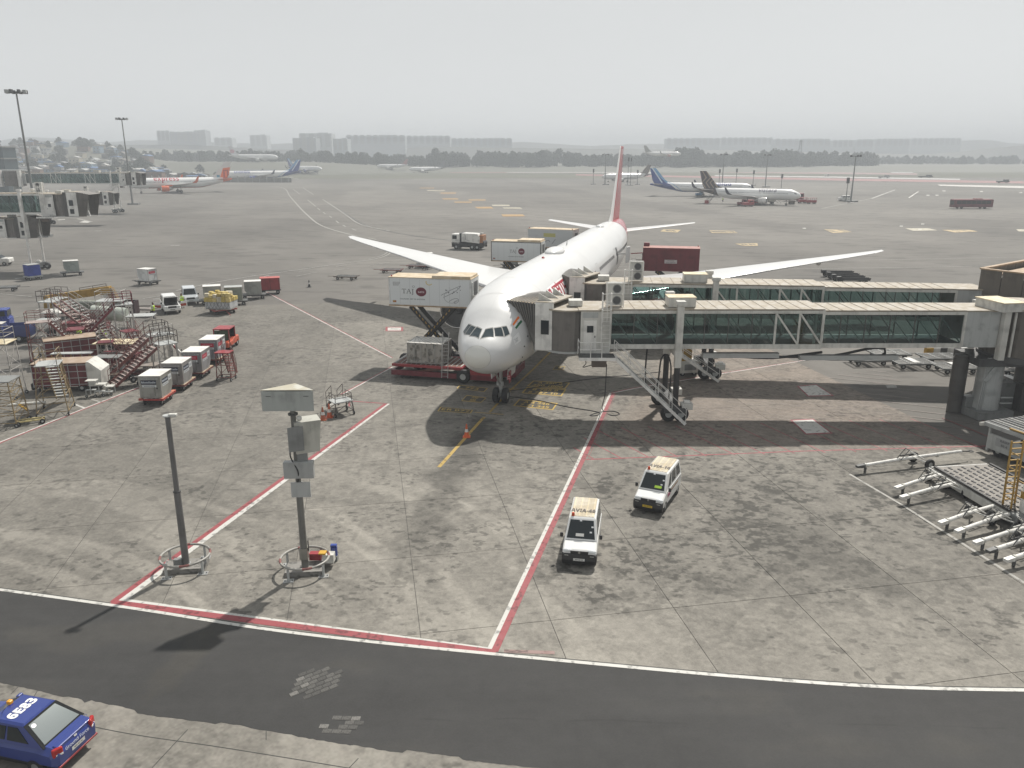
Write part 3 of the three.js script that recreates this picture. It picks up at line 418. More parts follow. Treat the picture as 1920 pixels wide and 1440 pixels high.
let bigHit; const bigB = body(bigTab), big = thing('wide_body_airliner', 'large white wide-body airliner with crimson tail, parked nose-in at the jet bridges', 'airliner', V(-2.3, 0, -49.22));
{
  const AX = 14.68 * Math.PI / 180; big.rotation.y = Math.PI / 2 - AX; // local +x (aft) to (sin, 0, -cos); then local +z = starboard? local z -> (cos AX, 0, sin AX) = port
  big.updateMatrixWorld(true);
  const xs = [0.36, 0.42, 0.5, 0.6, 0.75, 0.9, 1.05, 1.25, 1.5, 1.75, 2, 2.25, 2.5, 2.75, 3, 3.3, 3.6, 4, 4.4, 4.9, 5.5, 6.2, 7, 8, 9, 10, 11, 12, 14, ...range(16, 50, 17), 51, 52.5, 54, 56, 58, 60, 62, 63.5, 65, 66.5, 68, 69.5, 71, 72.3, 73.3, 73.86];
  const fus = mesh(skin(bigB, xs, 72), planeWhite, 'fuselage', big);
  const nose = [0, 0.005, 0.02, 0.04, 0.06, 0.09, 0.13, 0.18, 0.25, 0.31, 0.355];
  mesh(skin(bigB, nose, 72), M(0.68, 0.675, 0.63, { r: 0.42, t: 'none' }), 'radome', big);
  mesh(skin(bigB, [0.352, 0.366], 72, 0, 2 * Math.PI, 0.004), M(0.42, 0.42, 0.4), 'radome_seam', big);
  mesh(skin(bigB, range(61, 73.3, 12), 40, -1.75, 1.75, 0.012), planeRed, 'tail_band', big);
  // wings (both sides), raked tips
  for (const s of [1, -1]) {
    const W = [[23.4, 17.0, 4.25, 2.6, 1.6], [24.3, 15.2, 4.3, 3.4, 1.5], [29.9, 10.3, 5.02, 10.3, 0.95], [37.6, 6.0, 6.08, 20, 0.55], [43.8, 3.2, 6.9, 28.2, 0.26], [46.0, 2.2, 7.15, 30.8, 0.16], [47.6, 1.2, 7.25, 31.9, 0.06]];
    const w = mesh(foil(W.map(q => [q[0], q[1], q[2], q[3] * s, q[4]])), planeWhite, 'wing', big);
    mesh(foil(W.slice(1, 6).map(q => [q[0] - 0.02, q[1] * 0.075, q[2] - q[4] * 0.02, q[3] * s, q[4] * 0.62])), lipMetal, 'leading_edge', w);
    const fg = new THREE.CapsuleGeometry(0.26, 2.6, 4, 8); fg.rotateZ(Math.PI / 2);
    for (const t of [0.28, 0.42, 0.58, 0.72]) { const i = t * 5, k = Math.floor(i), f = i - k, q = W[k].map((v, n) => lerp(v, W[k + 1][n], f)); const d = mesh(fg, planeWhite, 'flap_fairing', w); d.position.set(q[0] + q[1] * 0.86, q[2] - 0.42, q[3] * s); }
    const y0 = 8.0; mesh(foil([[64.6, 6.6, 7.0, 0.6 * s, 0.62], [66.2, 5.4, 7.15, 2.2 * s, 0.5], [71.6, 2.0, 7.95, 10.75 * s, 0.16]]), planeWhite, 'stabilizer', big);
    nacelle(big, 24.4, 2.75, 9.6 * s, 1.8, 6.6, planeWhite, planeRed, s > 0 ? [Math.PI * 1.12, Math.PI * 0.85] : [Math.PI * 1.12, Math.PI * 0.85]);
  }
  mb().add(new THREE.SphereGeometry(1, 24, 14).scale(11.5, 1.15, 3.2), 33, 3.2, 0).build('belly_fairing', planeWhite, big);
  // fin with a red and white pattern
  const finMat = new THREE.MeshStandardMaterial({ roughness: 0.35, map: (() => { const c = document.createElement('canvas'); c.width = c.height = 512; const x = c.getContext('2d'); x.fillStyle = css(0.38, 0.025, 0.04); x.fillRect(0, 0, 512, 512); x.fillStyle = css(0.78, 0.78, 0.76); x.beginPath(); x.moveTo(0, 512); x.lineTo(0, 470); x.lineTo(300, 0); x.lineTo(370, 0); x.lineTo(150, 460); x.lineTo(120, 512); x.fill();
    x.strokeStyle = css(0.62, 0.5, 0.5); x.lineWidth = 12; for (let k = 0; k < 6; k++) { x.beginPath(); x.moveTo(190 + k * 52, 480); x.bezierCurveTo(230 + k * 40, 330, 330 + k * 22, 220, 390 + k * 22, 20); x.stroke(); } x.strokeStyle = css(0.13, 0.02, 0.03); x.lineWidth = 8; for (let k = 0; k < 5; k++) { x.beginPath(); x.moveTo(230 + k * 52, 400); x.bezierCurveTo(250 + k * 40, 300, 340 + k * 22, 240, 400 + k * 22, 60); x.stroke(); }
    const t = new THREE.CanvasTexture(c); t.colorSpace = THREE.SRGBColorSpace; t.anisotropy = 8; return t; })() });
  const fu = (x, y) => [(x - 58) / 16, (y - 8.2) / 10.4];
  mesh(foil([[58.4, 12.2, 8.25, 0, 1.0], [61.4, 9.6, 9.7, 0, 0.85], [68.6, 4.2, 18.35, 0, 0.4], [69.3, 3.4, 18.55, 0, 0.2]], true, fu), finMat, 'fin', big);
  // cockpit windows: corners found on the skin, mirrored to the other side
  const ray = new THREE.Raycaster(), inv = big.matrixWorld.clone().invert(), noseMesh = new THREE.Mesh(skin(bigB, xs.slice(0, 29), 96), new THREE.MeshBasicMaterial({ side: THREE.DoubleSide })); noseMesh.applyMatrix4(big.matrixWorld); noseMesh.updateMatrixWorld(true);
  bigHit = (px, py) => { ray.set(camera.position, G(px, py, 0).sub(camera.position).normalize()); const h = ray.intersectObject(noseMesh)[0]; return h ? h.point.clone().applyMatrix4(inv) : null; };
  const angOf = (p) => { const mid = spline(bigTab.mid, p.x), top = spline(bigTab.top, p.x), w = spline(bigTab.half, p.x); return Math.atan2(p.z / w, (p.y - mid) / (top - mid)); };
  const winM = new THREE.MeshPhysicalMaterial({ color: new THREE.Color(0.025, 0.04, 0.046), roughness: 0.05, metalness: 0.1 });
  const xa = (px, py) => { const p = bigHit(px, py); return p ? [p.x, Math.max(0.075, angOf(p))] : [3, 1]; };
  const panes = [[[899.5, 633.5], [925.5, 632.3], [923.6, 615.2], [902.8, 617.6]], [[928.2, 630.5], [944, 630.5], [939.8, 613.9], [926.4, 615.6]], [[946.5, 630.5], [955.2, 626], [949.6, 611.8], [941.4, 613.2]]].map(q => q.map(p => xa(...p)));
  for (const s of [1, -1]) for (const q of panes) {
    const N = 6, pos = [], idx = []; const bil = (u, v) => [0, 1].map(k => lerp(lerp(q[0][k], q[1][k], u), lerp(q[3][k], q[2][k], u), v));
    for (const [grow, off, mat, name] of [[0.10, 0.004, P.grey, 'window_frame'], [0, 0.009, winM, 'cockpit_window']]) { const ps = [], id = []; for (let i = 0; i <= N; i++) for (let j = 0; j <= N; j++) { const [x, a] = bil(lerp(-grow, 1 + grow, i / N), lerp(-grow, 1 + grow, j / N)); const p = bigB.on(x, a * s, off); ps.push(p.x, p.y, p.z); } for (let i = 0; i < N; i++) for (let j = 0; j < N; j++) { const a = i * (N + 1) + j, b = a + N + 1; id.push(a, b, a + 1, a + 1, b, b + 1); } const g = new THREE.BufferGeometry(); g.setAttribute('position', new THREE.Float32BufferAttribute(ps, 3)); g.setIndex(id); g.computeVertexNormals(); mesh(boxUV(g.toNonIndexed()), name === 'window_frame' ? M(0.33, 0.33, 0.32) : mat, name, big); }
  }
  // skin pieces cut from the fuselage: flag, lettering, doors
  const patch = (name, x0, x1, a0, a1, m, off = 0.006, flip = false) => mesh(skin(bigB, range(x0, x1, 8), 8, a0, a1, off, (x, a) => [flip ? (x1 - x) / (x1 - x0) : (x - x0) / (x1 - x0), 1 - (a - a0) / (a1 - a0)]), m, name, big);
  const angY = (x, y) => { const mid = spline(bigTab.mid, x), top = spline(bigTab.top, x), bot = spline(bigTab.bot, x); return Math.acos(clamp(y > mid ? (y - mid) / (top - mid) : (y - mid) / (mid - bot), -1, 1)); };
  const flag = printMat('flag', 96, 64, (c) => { c.fillStyle = css(0.85, 0.19, 0.03); c.fillRect(0, 0, 96, 22); c.fillStyle = css(0.78, 0.78, 0.76); c.fillRect(0, 21, 96, 22); c.fillStyle = css(0.01, 0.13, 0.05); c.fillRect(0, 42, 96, 22); c.strokeStyle = css(0.02, 0.03, 0.25); c.lineWidth = 2; c.beginPath(); c.arc(48, 32, 8, 0, 7); c.stroke(); });
  { const [x0, a0] = xa(962, 606), [, a1] = xa(964, 622); patch('flag', x0 - 0.1, x0 + 0.75, a0, Math.max(a1, a0 + 0.16), flag); }
  const scriptM = printMat('script', 512, 256, (c, w, h) => { c.fillStyle = css(0.78, 0.78, 0.765); c.fillRect(0, 0, w, h); c.strokeStyle = c.fillStyle = css(0.36, 0.02, 0.04); c.lineWidth = 30; c.lineCap = 'butt'; const L = (...p) => { c.beginPath(); c.moveTo(p[0], p[1]); for (let i = 2; i < p.length; i += 2) c.lineTo(p[i], p[i + 1]); c.stroke(); };
    L(0, 34, 60, 34); L(100, 34, 512, 34); L(40, 34, 40, 220); L(0, 120, 40, 120); L(150, 34, 150, 90, 90, 90, 90, 140, 150, 140, 150, 215, 80, 215); L(215, 34, 215, 85, 280, 85); L(280, 34, 280, 140, 225, 140, 225, 210, 300, 210, 300, 245); L(350, 34, 350, 230); L(410, 34, 410, 110, 470, 110, 470, 200, 400, 200); c.beginPath(); c.arc(250, 8, 12, 0, 7); c.fill(); });
  patch('lettering', 10.4, 16.2, angY(12, 7.75), angY(12, 6.15), scriptM);
  const nameM = printMat('acname', 256, 48, (c, w, h) => { c.fillStyle = css(0.78, 0.78, 0.765); c.fillRect(0, 0, w, h); c.fillStyle = css(0.2, 0.2, 0.22); c.font = 'italic 38px serif'; c.textBaseline = 'middle'; c.fillText('Tyisour', 16, h / 2, w - 30); });
  { const [x0, a0] = xa(961, 634), [x1, a1] = xa(974, 641); patch('aircraft_name', x0, Math.max(x1, x0 + 0.7), a0, Math.max(a1, a0 + 0.06), nameM); }
  for (const x of [5.2, 8.9, 13.2, 17.4, 22.5, 28, 34, 40, 46, 51.5, 56.5]) mesh(skin(bigB, [x, x + 0.035], 60, -2, 2, 0.003), M(0.5, 0.5, 0.5), 'skin_joint', big); for (const a of [0.42, -0.42, 1.22, -1.22]) mesh(skin(bigB, range(5.2, 58, 24), 1, a, a + 0.008, 0.003), M(0.55, 0.55, 0.55), 'skin_joint', big);
  const doorLine = M(0.30, 0.30, 0.30);
  for (const s of [1, -1]) for (const dx of [6.6, 18.4, 30.6, 43.6, 59.3]) { const a = s * angY(dx, 7.0), b = s * angY(dx, 5.05); for (const [x0, x1, a0, a1] of [[dx, dx + 0.04, a, b], [dx + 1.1, dx + 1.14, a, b], [dx, dx + 1.14, a, a + s * 0.014], [dx, dx + 1.14, b - s * 0.014, b]]) mesh(skin(bigB, [x0, x1], 10, Math.min(a0, a1), Math.max(a0, a1), 0.005), doorLine, 'door_seam', big); }
  const wg = new THREE.CapsuleGeometry(0.12, 0.16, 3, 10).scale(1, 1, 0.12), wm = darkGlass;
  for (let i = 0; i < 96; i++) { const x = 9.6 + i * 0.53; if ([18.2, 30.4, 43.4, 59.1].some(d => x > d - 0.3 && x < d + 1.6)) continue; for (const s of [1]) { const a = s * angY(x, 6.3), p = bigB.on(x, a, 0.008), n = bigB.nrm(x, a); const w = mesh(wg, wm, 'cabin_window', big); w.position.copy(p); w.quaternion.setFromUnitVectors(V(0, 0, 1), n); } }
  // the open rear door, satellite dome, aerials, lights
  { const d = mb().rbox(0.16, 1.9, 1.05, 0.07, 0, 0, 0).build('open_door', planeWhite, big); d.position.set(47.3, 6.05, 4.1); d.rotation.y = 1.3; const o = mesh(skin(bigB, range(45.2, 46.3, 4), 8, angY(45, 7.0), angY(45, 5.05), 0.01), M(0.06, 0.06, 0.06, { t: 'none' }), 'door_opening', big); mb().bar(V(46.4, 6.2, 3.0), V(47.2, 6.2, 4.0), 0.07).build('door_hinge', P.grey, big); }
  mb().add(new THREE.SphereGeometry(1, 20, 10).scale(2.0, 0.42, 0.85), 24.6, 8.82, 0).build('satellite_dome', planeWhite, big);
  mb().add(new THREE.SphereGeometry(1, 14, 8).scale(0.8, 0.3, 0.5), 52, 8.8, 0).build('satellite_dome', planeWhite, big);
  mb().sph(0.13, 19.6, 8.82, 0).build('beacon', P.tail, big);
  mb().ext([[0, 0], [0.5, 0], [0.62, 0.42], [0.4, 0.42]], 0.05, 30, 8.8, 0).build('aerial', P.lgrey, big);
  for (const [x, y, s] of [[3.6, 4.1, 1], [4.2, 3.6, 1], [3.9, 5.5, 1], [5.2, 4.6, 1], [4.9, 3.3, 1], [3.4, 4.9, 1], [3.0, 3.4, 1]]) { const p = bigB.at(x, angY(x, y) * s); mb().sph(0.06, p.x, p.y, p.z, 6, 5).build('sensor_probe', P.dgrey, big); }
  
  // nose gear with steering cover, main gear
  const ng = new THREE.Group(); ng.name = 'nose_gear'; ng.position.set(5.9, 0, 0); big.add(ng);
  mb().bar(V(0, 0.5, 0), V(0, 2.9, 0), 0.14).bar(V(0, 1.2, 0), V(-1.5, 2.75, 0), 0.07).bar(V(0, 0.55, -0.5), V(0, 0.55, 0.5), 0.09).build('strut', P.galv, ng); mb().box(0.12, 0.3, 0.5, -0.2, 1.5, 0).build('taxi_light', P.lgrey, ng);
  for (const z of [-0.34, 0.34]) wheel(ng, 0.56, 0.4, 0, 0.56, z);
  for (const s of [-1, 1]) mb().rbox(2.2, 0.9, 0.06, 0.02, 0.7, 2.3, 0.62 * s, 0, 0.1 * s).build('gear_door', planeWhite, ng);
  mb().rbox(0.5, 0.85, 0.06, 0.02, -0.35, 2.1, 0.78).build('warning_cover', P.red, ng); print(ng, 'warning_print', 0.25, 0.35, printMat('cov', 32, 48, (c, w, h) => { c.fillStyle = css(0.36, 0.035, 0.045); c.fillRect(0, 0, w, h); c.fillStyle = css(0.7, 0.6, 0.6); c.font = 'bold 20px sans-serif'; c.fillText('RE', 2, 20); c.fillText('T1', 4, 42); }), -0.602, 2.1, 0.78, -Math.PI / 2);
  for (const s of [-1, 1]) { const mg = new THREE.Group(); mg.name = 'main_gear'; mg.position.set(37.1, 0, 5.5 * s); big.add(mg); mb().bar(V(0, 0.7, 0), V(0, 4, -0.2 * s), 0.22).bar(V(0, 1.4, 0), V(-1.9, 3.9, -1 * s), 0.1).beam(V(-1.7, 0.68, 0), V(1.7, 0.68, 0), 0.3, 0.3).build('strut', P.galv, mg); for (const x of [-1.46, 0, 1.46]) for (const z of [-0.7, 0.7]) wheel(mg, 0.66, 0.5, x, 0.66, z); }
}
// ---------- passenger bridges ----------
const brGlass = clearGlass(0.36, 0.465, 0.455), brFloor = M(0.10, 0.105, 0.11, { r: 0.9 }), brRoof = M(0.41, 0.375, 0.32, { r: 0.85, t: 'dusty' }), brGrey = M(0.155, 0.145, 0.135, { r: 0.6 }), brDark = M(0.085, 0.083, 0.08, { r: 0.65 });
function pleatDrum(r, h, n, a0, a1) { const pts = []; for (let i = 0; i <= n * 2; i++) { const a = lerp(a0, a1, i / (n * 2)), q = r + (i % 2 ? 0.035 : 0); pts.push([Math.cos(a) * q, Math.sin(a) * q]); } for (let i = n * 2; i >= 0; i--) { const a = lerp(a0, a1, i / (n * 2)); pts.push([Math.cos(a) * (r - 0.08), Math.sin(a) * (r - 0.08)]); } const s = new THREE.Shape(pts.map(p => new THREE.Vector2(p[0], p[1]))); const g = new THREE.ExtrudeGeometry(s, { depth: h, bevelEnabled: false }); g.rotateX(-Math.PI / 2); return g; }
function handrail(parent, pts, h, gap, m = P.white, r = 0.022) { // posts, top and middle rail along points
  const f = mb(); for (let i = 0; i + 1 < pts.length; i++) { const a = pts[i], b = pts[i + 1], n = Math.max(1, Math.round(a.distanceTo(b) / gap)); for (const q of [1, 0.55]) f.bar(a.clone().add(V(0, h * q, 0)), b.clone().add(V(0, h * q, 0)), r, r, 5); for (let k = 0; k <= n; k++) { const p = a.clone().lerp(b, k / n); f.bar(p, p.clone().add(V(0, h, 0)), r, r, 5); } }
  return f.build('handrail', m, parent);
}
function stairs(parent, a, b, w, c, n, mStep = P.lgrey, mStr = P.white) { // flight from a (top) to b (foot); w along local z, c: side
  const st = new THREE.Group(); st.name = 'stairs'; parent.add(st);
  for (const s of [-1, 1]) { mb().beam(a.clone().add(V(0, -0.05, s * w / 2)), b.clone().add(V(0, 0.05, s * w / 2)), 0.2, 0.05).build('stringer', mStr, st); handrail(st, [a.clone().add(V(0, 0, s * w / 2)), b.clone().add(V(0, 0.1, s * w / 2))], 1.0, 1.2, mStr); }
  const g = mb().box(0.27, 0.03, w - 0.06).geo(); boxUV(g);
  for (let i = 1; i < n; i++) { const p = a.clone().lerp(b, i / n); const t = new THREE.Mesh(g, mStep); t.name = 'step'; t.position.copy(p); st.add(t); }
  return st;
}
function jetBridge(o) {
  const { A, B, h, c, label } = o, b = thing(o.name ?? 'jet_bridge', label, 'jet bridge', V(A.x, 0, A.z), heading(A, B)), L = Math.hypot(B.x - A.x, B.z - A.z);
  const xa = o.xa ?? 4.5, xm = o.xm ?? L * 0.455, xb = L - 2.7, H = o.H ?? 2.45, mW = o.m ?? P.offwhite;
  const sect = (name, x0, x1, w, y0, y1, n, braced) => { // glazed tunnel with floor, roof, beams, panels and braces
    const t = new THREE.Group(); t.name = name; b.add(t); const len = x1 - x0, cx = (x0 + x1) / 2, step = len / n;
    mb().box(len, 0.12, w - 0.1, cx, y0 + 0.2, 0).build('floor', brFloor, t); mb().box(len, 0.08, w - 0.1, cx, y1 - 0.24, 0).build('ceiling', P.lgrey, t);
    mb().rbox(len + 0.1, 0.1, w + 0.16, 0.03, cx, y1, 0).build('roof', brRoof, t);
    for (let i = 1; i < n * 2; i++) { const r = mb().box(0.035, 0.03, w + 0.14, x0 + i * step / 2, y1 + 0.062, 0).build('roof_seam', i % 2 ? brRoof : M(0.38, 0.33, 0.27, { r: 0.85, t: 'dusty' }), t); }
    for (const s of [-1, 1]) {
      mb().box(len, 0.3, 0.12, cx, y0 + 0.12, s * w / 2).build('bottom_beam', mW, t); mb().box(len, 0.2, 0.14, cx, y1 - 0.16, s * w / 2).build('top_beam', mW, t);
      const ph = y1 - 0.27 - (y0 + 0.28), py = (y1 - 0.27 + y0 + 0.28) / 2;
      for (let i = 0; i < n; i++) {
        const g = new THREE.Mesh(new THREE.PlaneGeometry(step - 0.06, ph), brGlass); g.name = 'glass_panel'; g.position.set(x0 + (i + 0.5) * step, py, s * (w / 2 - 0.01)); t.add(g);
        const br = braced && braced.includes(i); const zz = s * (w / 2 + (br ? 0.05 : -0.16)), m2 = br ? mW : P.lgrey, dir = o.flip ? -1 : 1, dx = step * 0.48 * dir;
        mb().sq(V(x0 + (i + 0.5) * step + dx, y1 - 0.3, zz), V(x0 + (i + 0.5) * step - dx, y0 + 0.3, zz), br ? 0.11 : 0.07).build('brace', m2, t);
        if (i > 0) mb().box(br || (braced && braced.includes(i - 1)) ? 0.13 : 0.05, ph, 0.08, x0 + i * step, py, s * (w / 2 + 0.02)).build('mullion', br || (braced && braced.includes(i - 1)) ? mW : brDark, t);
      }
      for (const x of [x0, x1]) mb().box(0.16, y1 - y0, 0.15, x, (y0 + y1) / 2, s * (w / 2 + 0.005)).build('end_post', mW, t);
    }
    return t;
  };
  const nA = Math.max(3, Math.round((xm - xa) / 1.6)), nB = Math.max(4, Math.round((xb - xm) / 1.55));
  for (const s of [-1, 1]) mb().box(xa - 2.2, H, 0.1, (xa + 2.2) / 2, h + H / 2, s * 1.35).build('end_wall', P.lgrey, b); mb().rbox(xa - 2.1, 0.1, 2.9, 0.03, (xa + 2.2) / 2, h + H - 0.01, 0).build('end_roof', brRoof, b);
  if (!o.short) sect('inner_tunnel', xa, xm + 0.4, 2.7, h, h + H, nA);
  sect('outer_tunnel', xm, xb, 3.1, h - 0.02, h + H + 0.12, nB, o.braced ?? [0, 1]);
  // white wall section with service door, ladder, platform and stairs
  const y0 = h - 0.35, y1 = h + H + 0.02, wallX = (xb + L - 0.75) / 2, wl = L - 0.75 - xb;
  const hd = new THREE.Group(); hd.name = 'head_section'; b.add(hd);
  for (const s of [-1, 1]) mb().box(wl, y1 - y0, 0.1, wallX, (y0 + y1) / 2, s * 1.62).build('wall', mW, hd);
  mb().box(wl, 0.14, 3.2, wallX, y0 + 0.1, 0).build('floor', P.grey, hd); mb().rbox(wl + 0.3, 0.1, 3.44, 0.03, wallX, y1 + 0.05, 0).build('roof', brRoof, hd);
  const dr = mb().rbox(0.85, 2.05, 0.06, 0.015, wallX + 0.35, y0 + 1.2, c * 1.69).build('door', P.white, hd); mb().box(0.42, 0.45, 0.02, wallX + 0.35, y0 + 1.65, c * 1.725).build('door_window', darkGlass, dr); mb().box(0.05, 0.14, 0.05, wallX + 0.03, y0 + 1.15, c * 1.74).build('handle', P.black, dr); mb().box(1.0, 0.35, 0.04, wallX + 0.35, y1 - 0.25, c * 1.685).build('door_header', P.lgrey, hd);
  // drum and cab
  const R = 1.5; mb().add(pleatDrum(R, y1 - y0 - 0.1, 26, 0, Math.PI * 2), L, y0 + 0.05, 0).build('drum', brGrey, b); mb().cyl(R + 0.14, R + 0.14, 0.1, L, y1, 0, 28).build('drum_roof', brRoof, b); mb().cyl(R + 0.1, R + 0.1, 0.12, L, y0, 0, 28).build('drum_floor', P.lgrey, b);
  if (o.cab) o.cab(b, L, y0, y1);
  // roof plant
  mb().rbox(0.9, 0.4, 0.9, 0.03, L - 0.5, y1 + 0.3, 0).build('roof_box', P.offwhite, b);
  const bx = xm + (xb - xm) * (o.plant ?? 0.66); mb().rbox(1.8, 0.62, 1.3, 0.03, bx, h + H + 0.5, c * 0.5).build('roof_box', P.offwhite, b); mb().box(1.84, 0.05, 1.34, bx, h + H + 0.83, c * 0.5).build('roof_box_lid', P.cream, b);
  if (!o.plain) {
    for (const k of [0, 1]) { const ac = mb().rbox(1.0, 0.72, 0.42, 0.03, xb - 0.35, h + H + 0.62 + k * 0.76, c * 0.7).build('air_conditioner', P.offwhite, b); mb().tor(0.26, 0.03, xb - 0.45, h + H + 0.62 + k * 0.76, c * 0.92, 0, 20).build('fan_ring', P.grey, ac); mb().cyl(0.24, 0.24, 0.02, xb - 0.45, h + H + 0.62 + k * 0.76, c * 0.915, 18, 0, Math.PI / 2).build('fan', P.dgrey, ac); }
    const fr = mb(); for (const x of [xb - 0.9, xb + 0.2]) for (const z of [0.45, 0.95]) fr.sq(V(x, h + H + 0.12, c * z), V(x, h + H + 1.75, c * z), 0.05); for (const y of [1.05, 1.75]) { for (const z of [0.45, 0.95]) fr.beam(V(xb - 0.9, h + H + y, c * z), V(xb + 0.2, h + H + y, c * z), 0.05, 0.05); } fr.build('plant_rack', P.white, b);
    const ld = new THREE.Group(); ld.name = 'ladder'; b.add(ld); const lx = xb + 0.32, lz = c * 1.86; for (const s of [-0.28, 0.28]) mb().sq(V(lx + s, y0 + 0.3, lz), V(lx + s, y1 + 1.25, lz), 0.055).build('rail', P.white, ld); for (let i = 0; i < 11; i++) mb().bar(V(lx - 0.28, y0 + 0.5 + i * 0.28, lz), V(lx + 0.28, y0 + 0.5 + i * 0.28, lz), 0.018, 0.018, 5).build('rung', P.white, ld);
    const cg = mb(); for (const y of [1.25, 0.75, 0.2]) { cg.beam(V(lx - 0.28, y1 + y, lz), V(lx - 0.28, y1 + y, lz + c * 0.5), 0.04, 0.04).beam(V(lx + 0.28, y1 + y, lz), V(lx + 0.28, y1 + y, lz + c * 0.5), 0.04, 0.04).beam(V(lx - 0.28, y1 + y, lz + c * 0.5), V(lx + 0.28, y1 + y, lz + c * 0.5), 0.04, 0.04); } for (const s of [-0.28, 0, 0.28]) cg.sq(V(lx + s, y1 - 0.6, lz + c * 0.5), V(lx + s, y1 + 1.25, lz + c * 0.5), 0.035); cg.build('ladder_cage', P.white, ld);
    const pf = new THREE.Group(); pf.name = 'platform'; b.add(pf); const px0 = xb - 0.25, px1 = L - 0.6, pz = c * 2.3, py = y0 - 0.02;
    mb().box(px1 - px0, 0.06, 1.25, (px0 + px1) / 2, py, pz).build('deck', P.dgrey, pf); mb().box(px1 - px0 + 0.04, 0.2, 0.05, (px0 + px1) / 2, py - 0.06, pz + c * 0.64).build('fascia', P.white, pf);
    handrail(pf, [V(px1, py, pz - c * 0.5), V(px1, py, pz + c * 0.62), V(px0 + 0.9, py, pz + c * 0.62)], 1.05, 0.95, P.white, 0.028);
    if (o.stair) stairs(b, V(px0 - 0.02, py, pz + c * 0.1), V(o.stair, 0.05, pz + c * 0.1), 0.95, c, 20, P.lgrey, P.white);
    mb().rbox(0.95, 0.5, 0.5, 0.03, px0 + 1.0, py - 0.45, pz).build('control_box', P.brown, b); mb().path([V(px1 - 0.4, py - 0.1, pz), V(px1 - 0.5, py - 0.5, pz), V(px1 - 0.3, py - 0.75, pz), V(px1 - 0.9, py - 0.6, pz)], 0.03, 5).build('hose', P.rubber, b);
  }
  // lifting columns and wheel bogie
  const dx = o.leg, lg = new THREE.Group(); lg.name = 'lift_support'; lg.position.x = dx; b.add(lg);
  for (const s of [-1, 1]) {
    mb().box(0.42, h + H + 0.55 - (h - 1.25), 0.42, 0, (h + H + 0.55 + h - 1.25) / 2, s * 1.85).build('sleeve', mW, lg); mb().rbox(0.6, 0.3, 0.55, 0.03, 0, h + H + 0.6, s * 1.85).build('sleeve_cap', mW, lg);
    mb().bar(V(0, 0.9, s * 1.85), V(0, h - 1.2, s * 1.85), o.thin ? 0.16 : 0.2, undefined, 12).build('piston', o.thin ? P.white : P.black, lg);
    for (const k of [-0.42, 0.42]) wheel(lg, 0.52, 0.36, k, 0.52, s * 1.85);
    mb().rbox(0.75, 0.45, 0.6, 0.04, 0.1 - 0.9, 1.05, s * 1.75).build('drive_box', P.offwhite, lg); mb().box(0.4, 0.12, 0.3, -0.8, 1.36, s * 1.75).build('drive_lid', P.white, lg);
  }
  mb().box(0.5, 0.4, 4.1, 0, 0.95, 0).box(1.5, 0.35, 0.5, 0, 0.8, 1.85).box(1.5, 0.35, 0.5, 0, 0.8, -1.85).build('bogie', P.dgrey, lg); mb().box(0.5, 0.35, 4.1, 0, h - 0.3, 0).build('cross_beam', mW, lg);
  if (o.trough) { for (const [x0, x1, y] of o.trough) mb().box(Math.abs(x1 - x0), 0.32, 0.4, (x0 + x1) / 2, y, c * 0.9).build('cable_tray', P.lgrey, b); }
  return b;
}
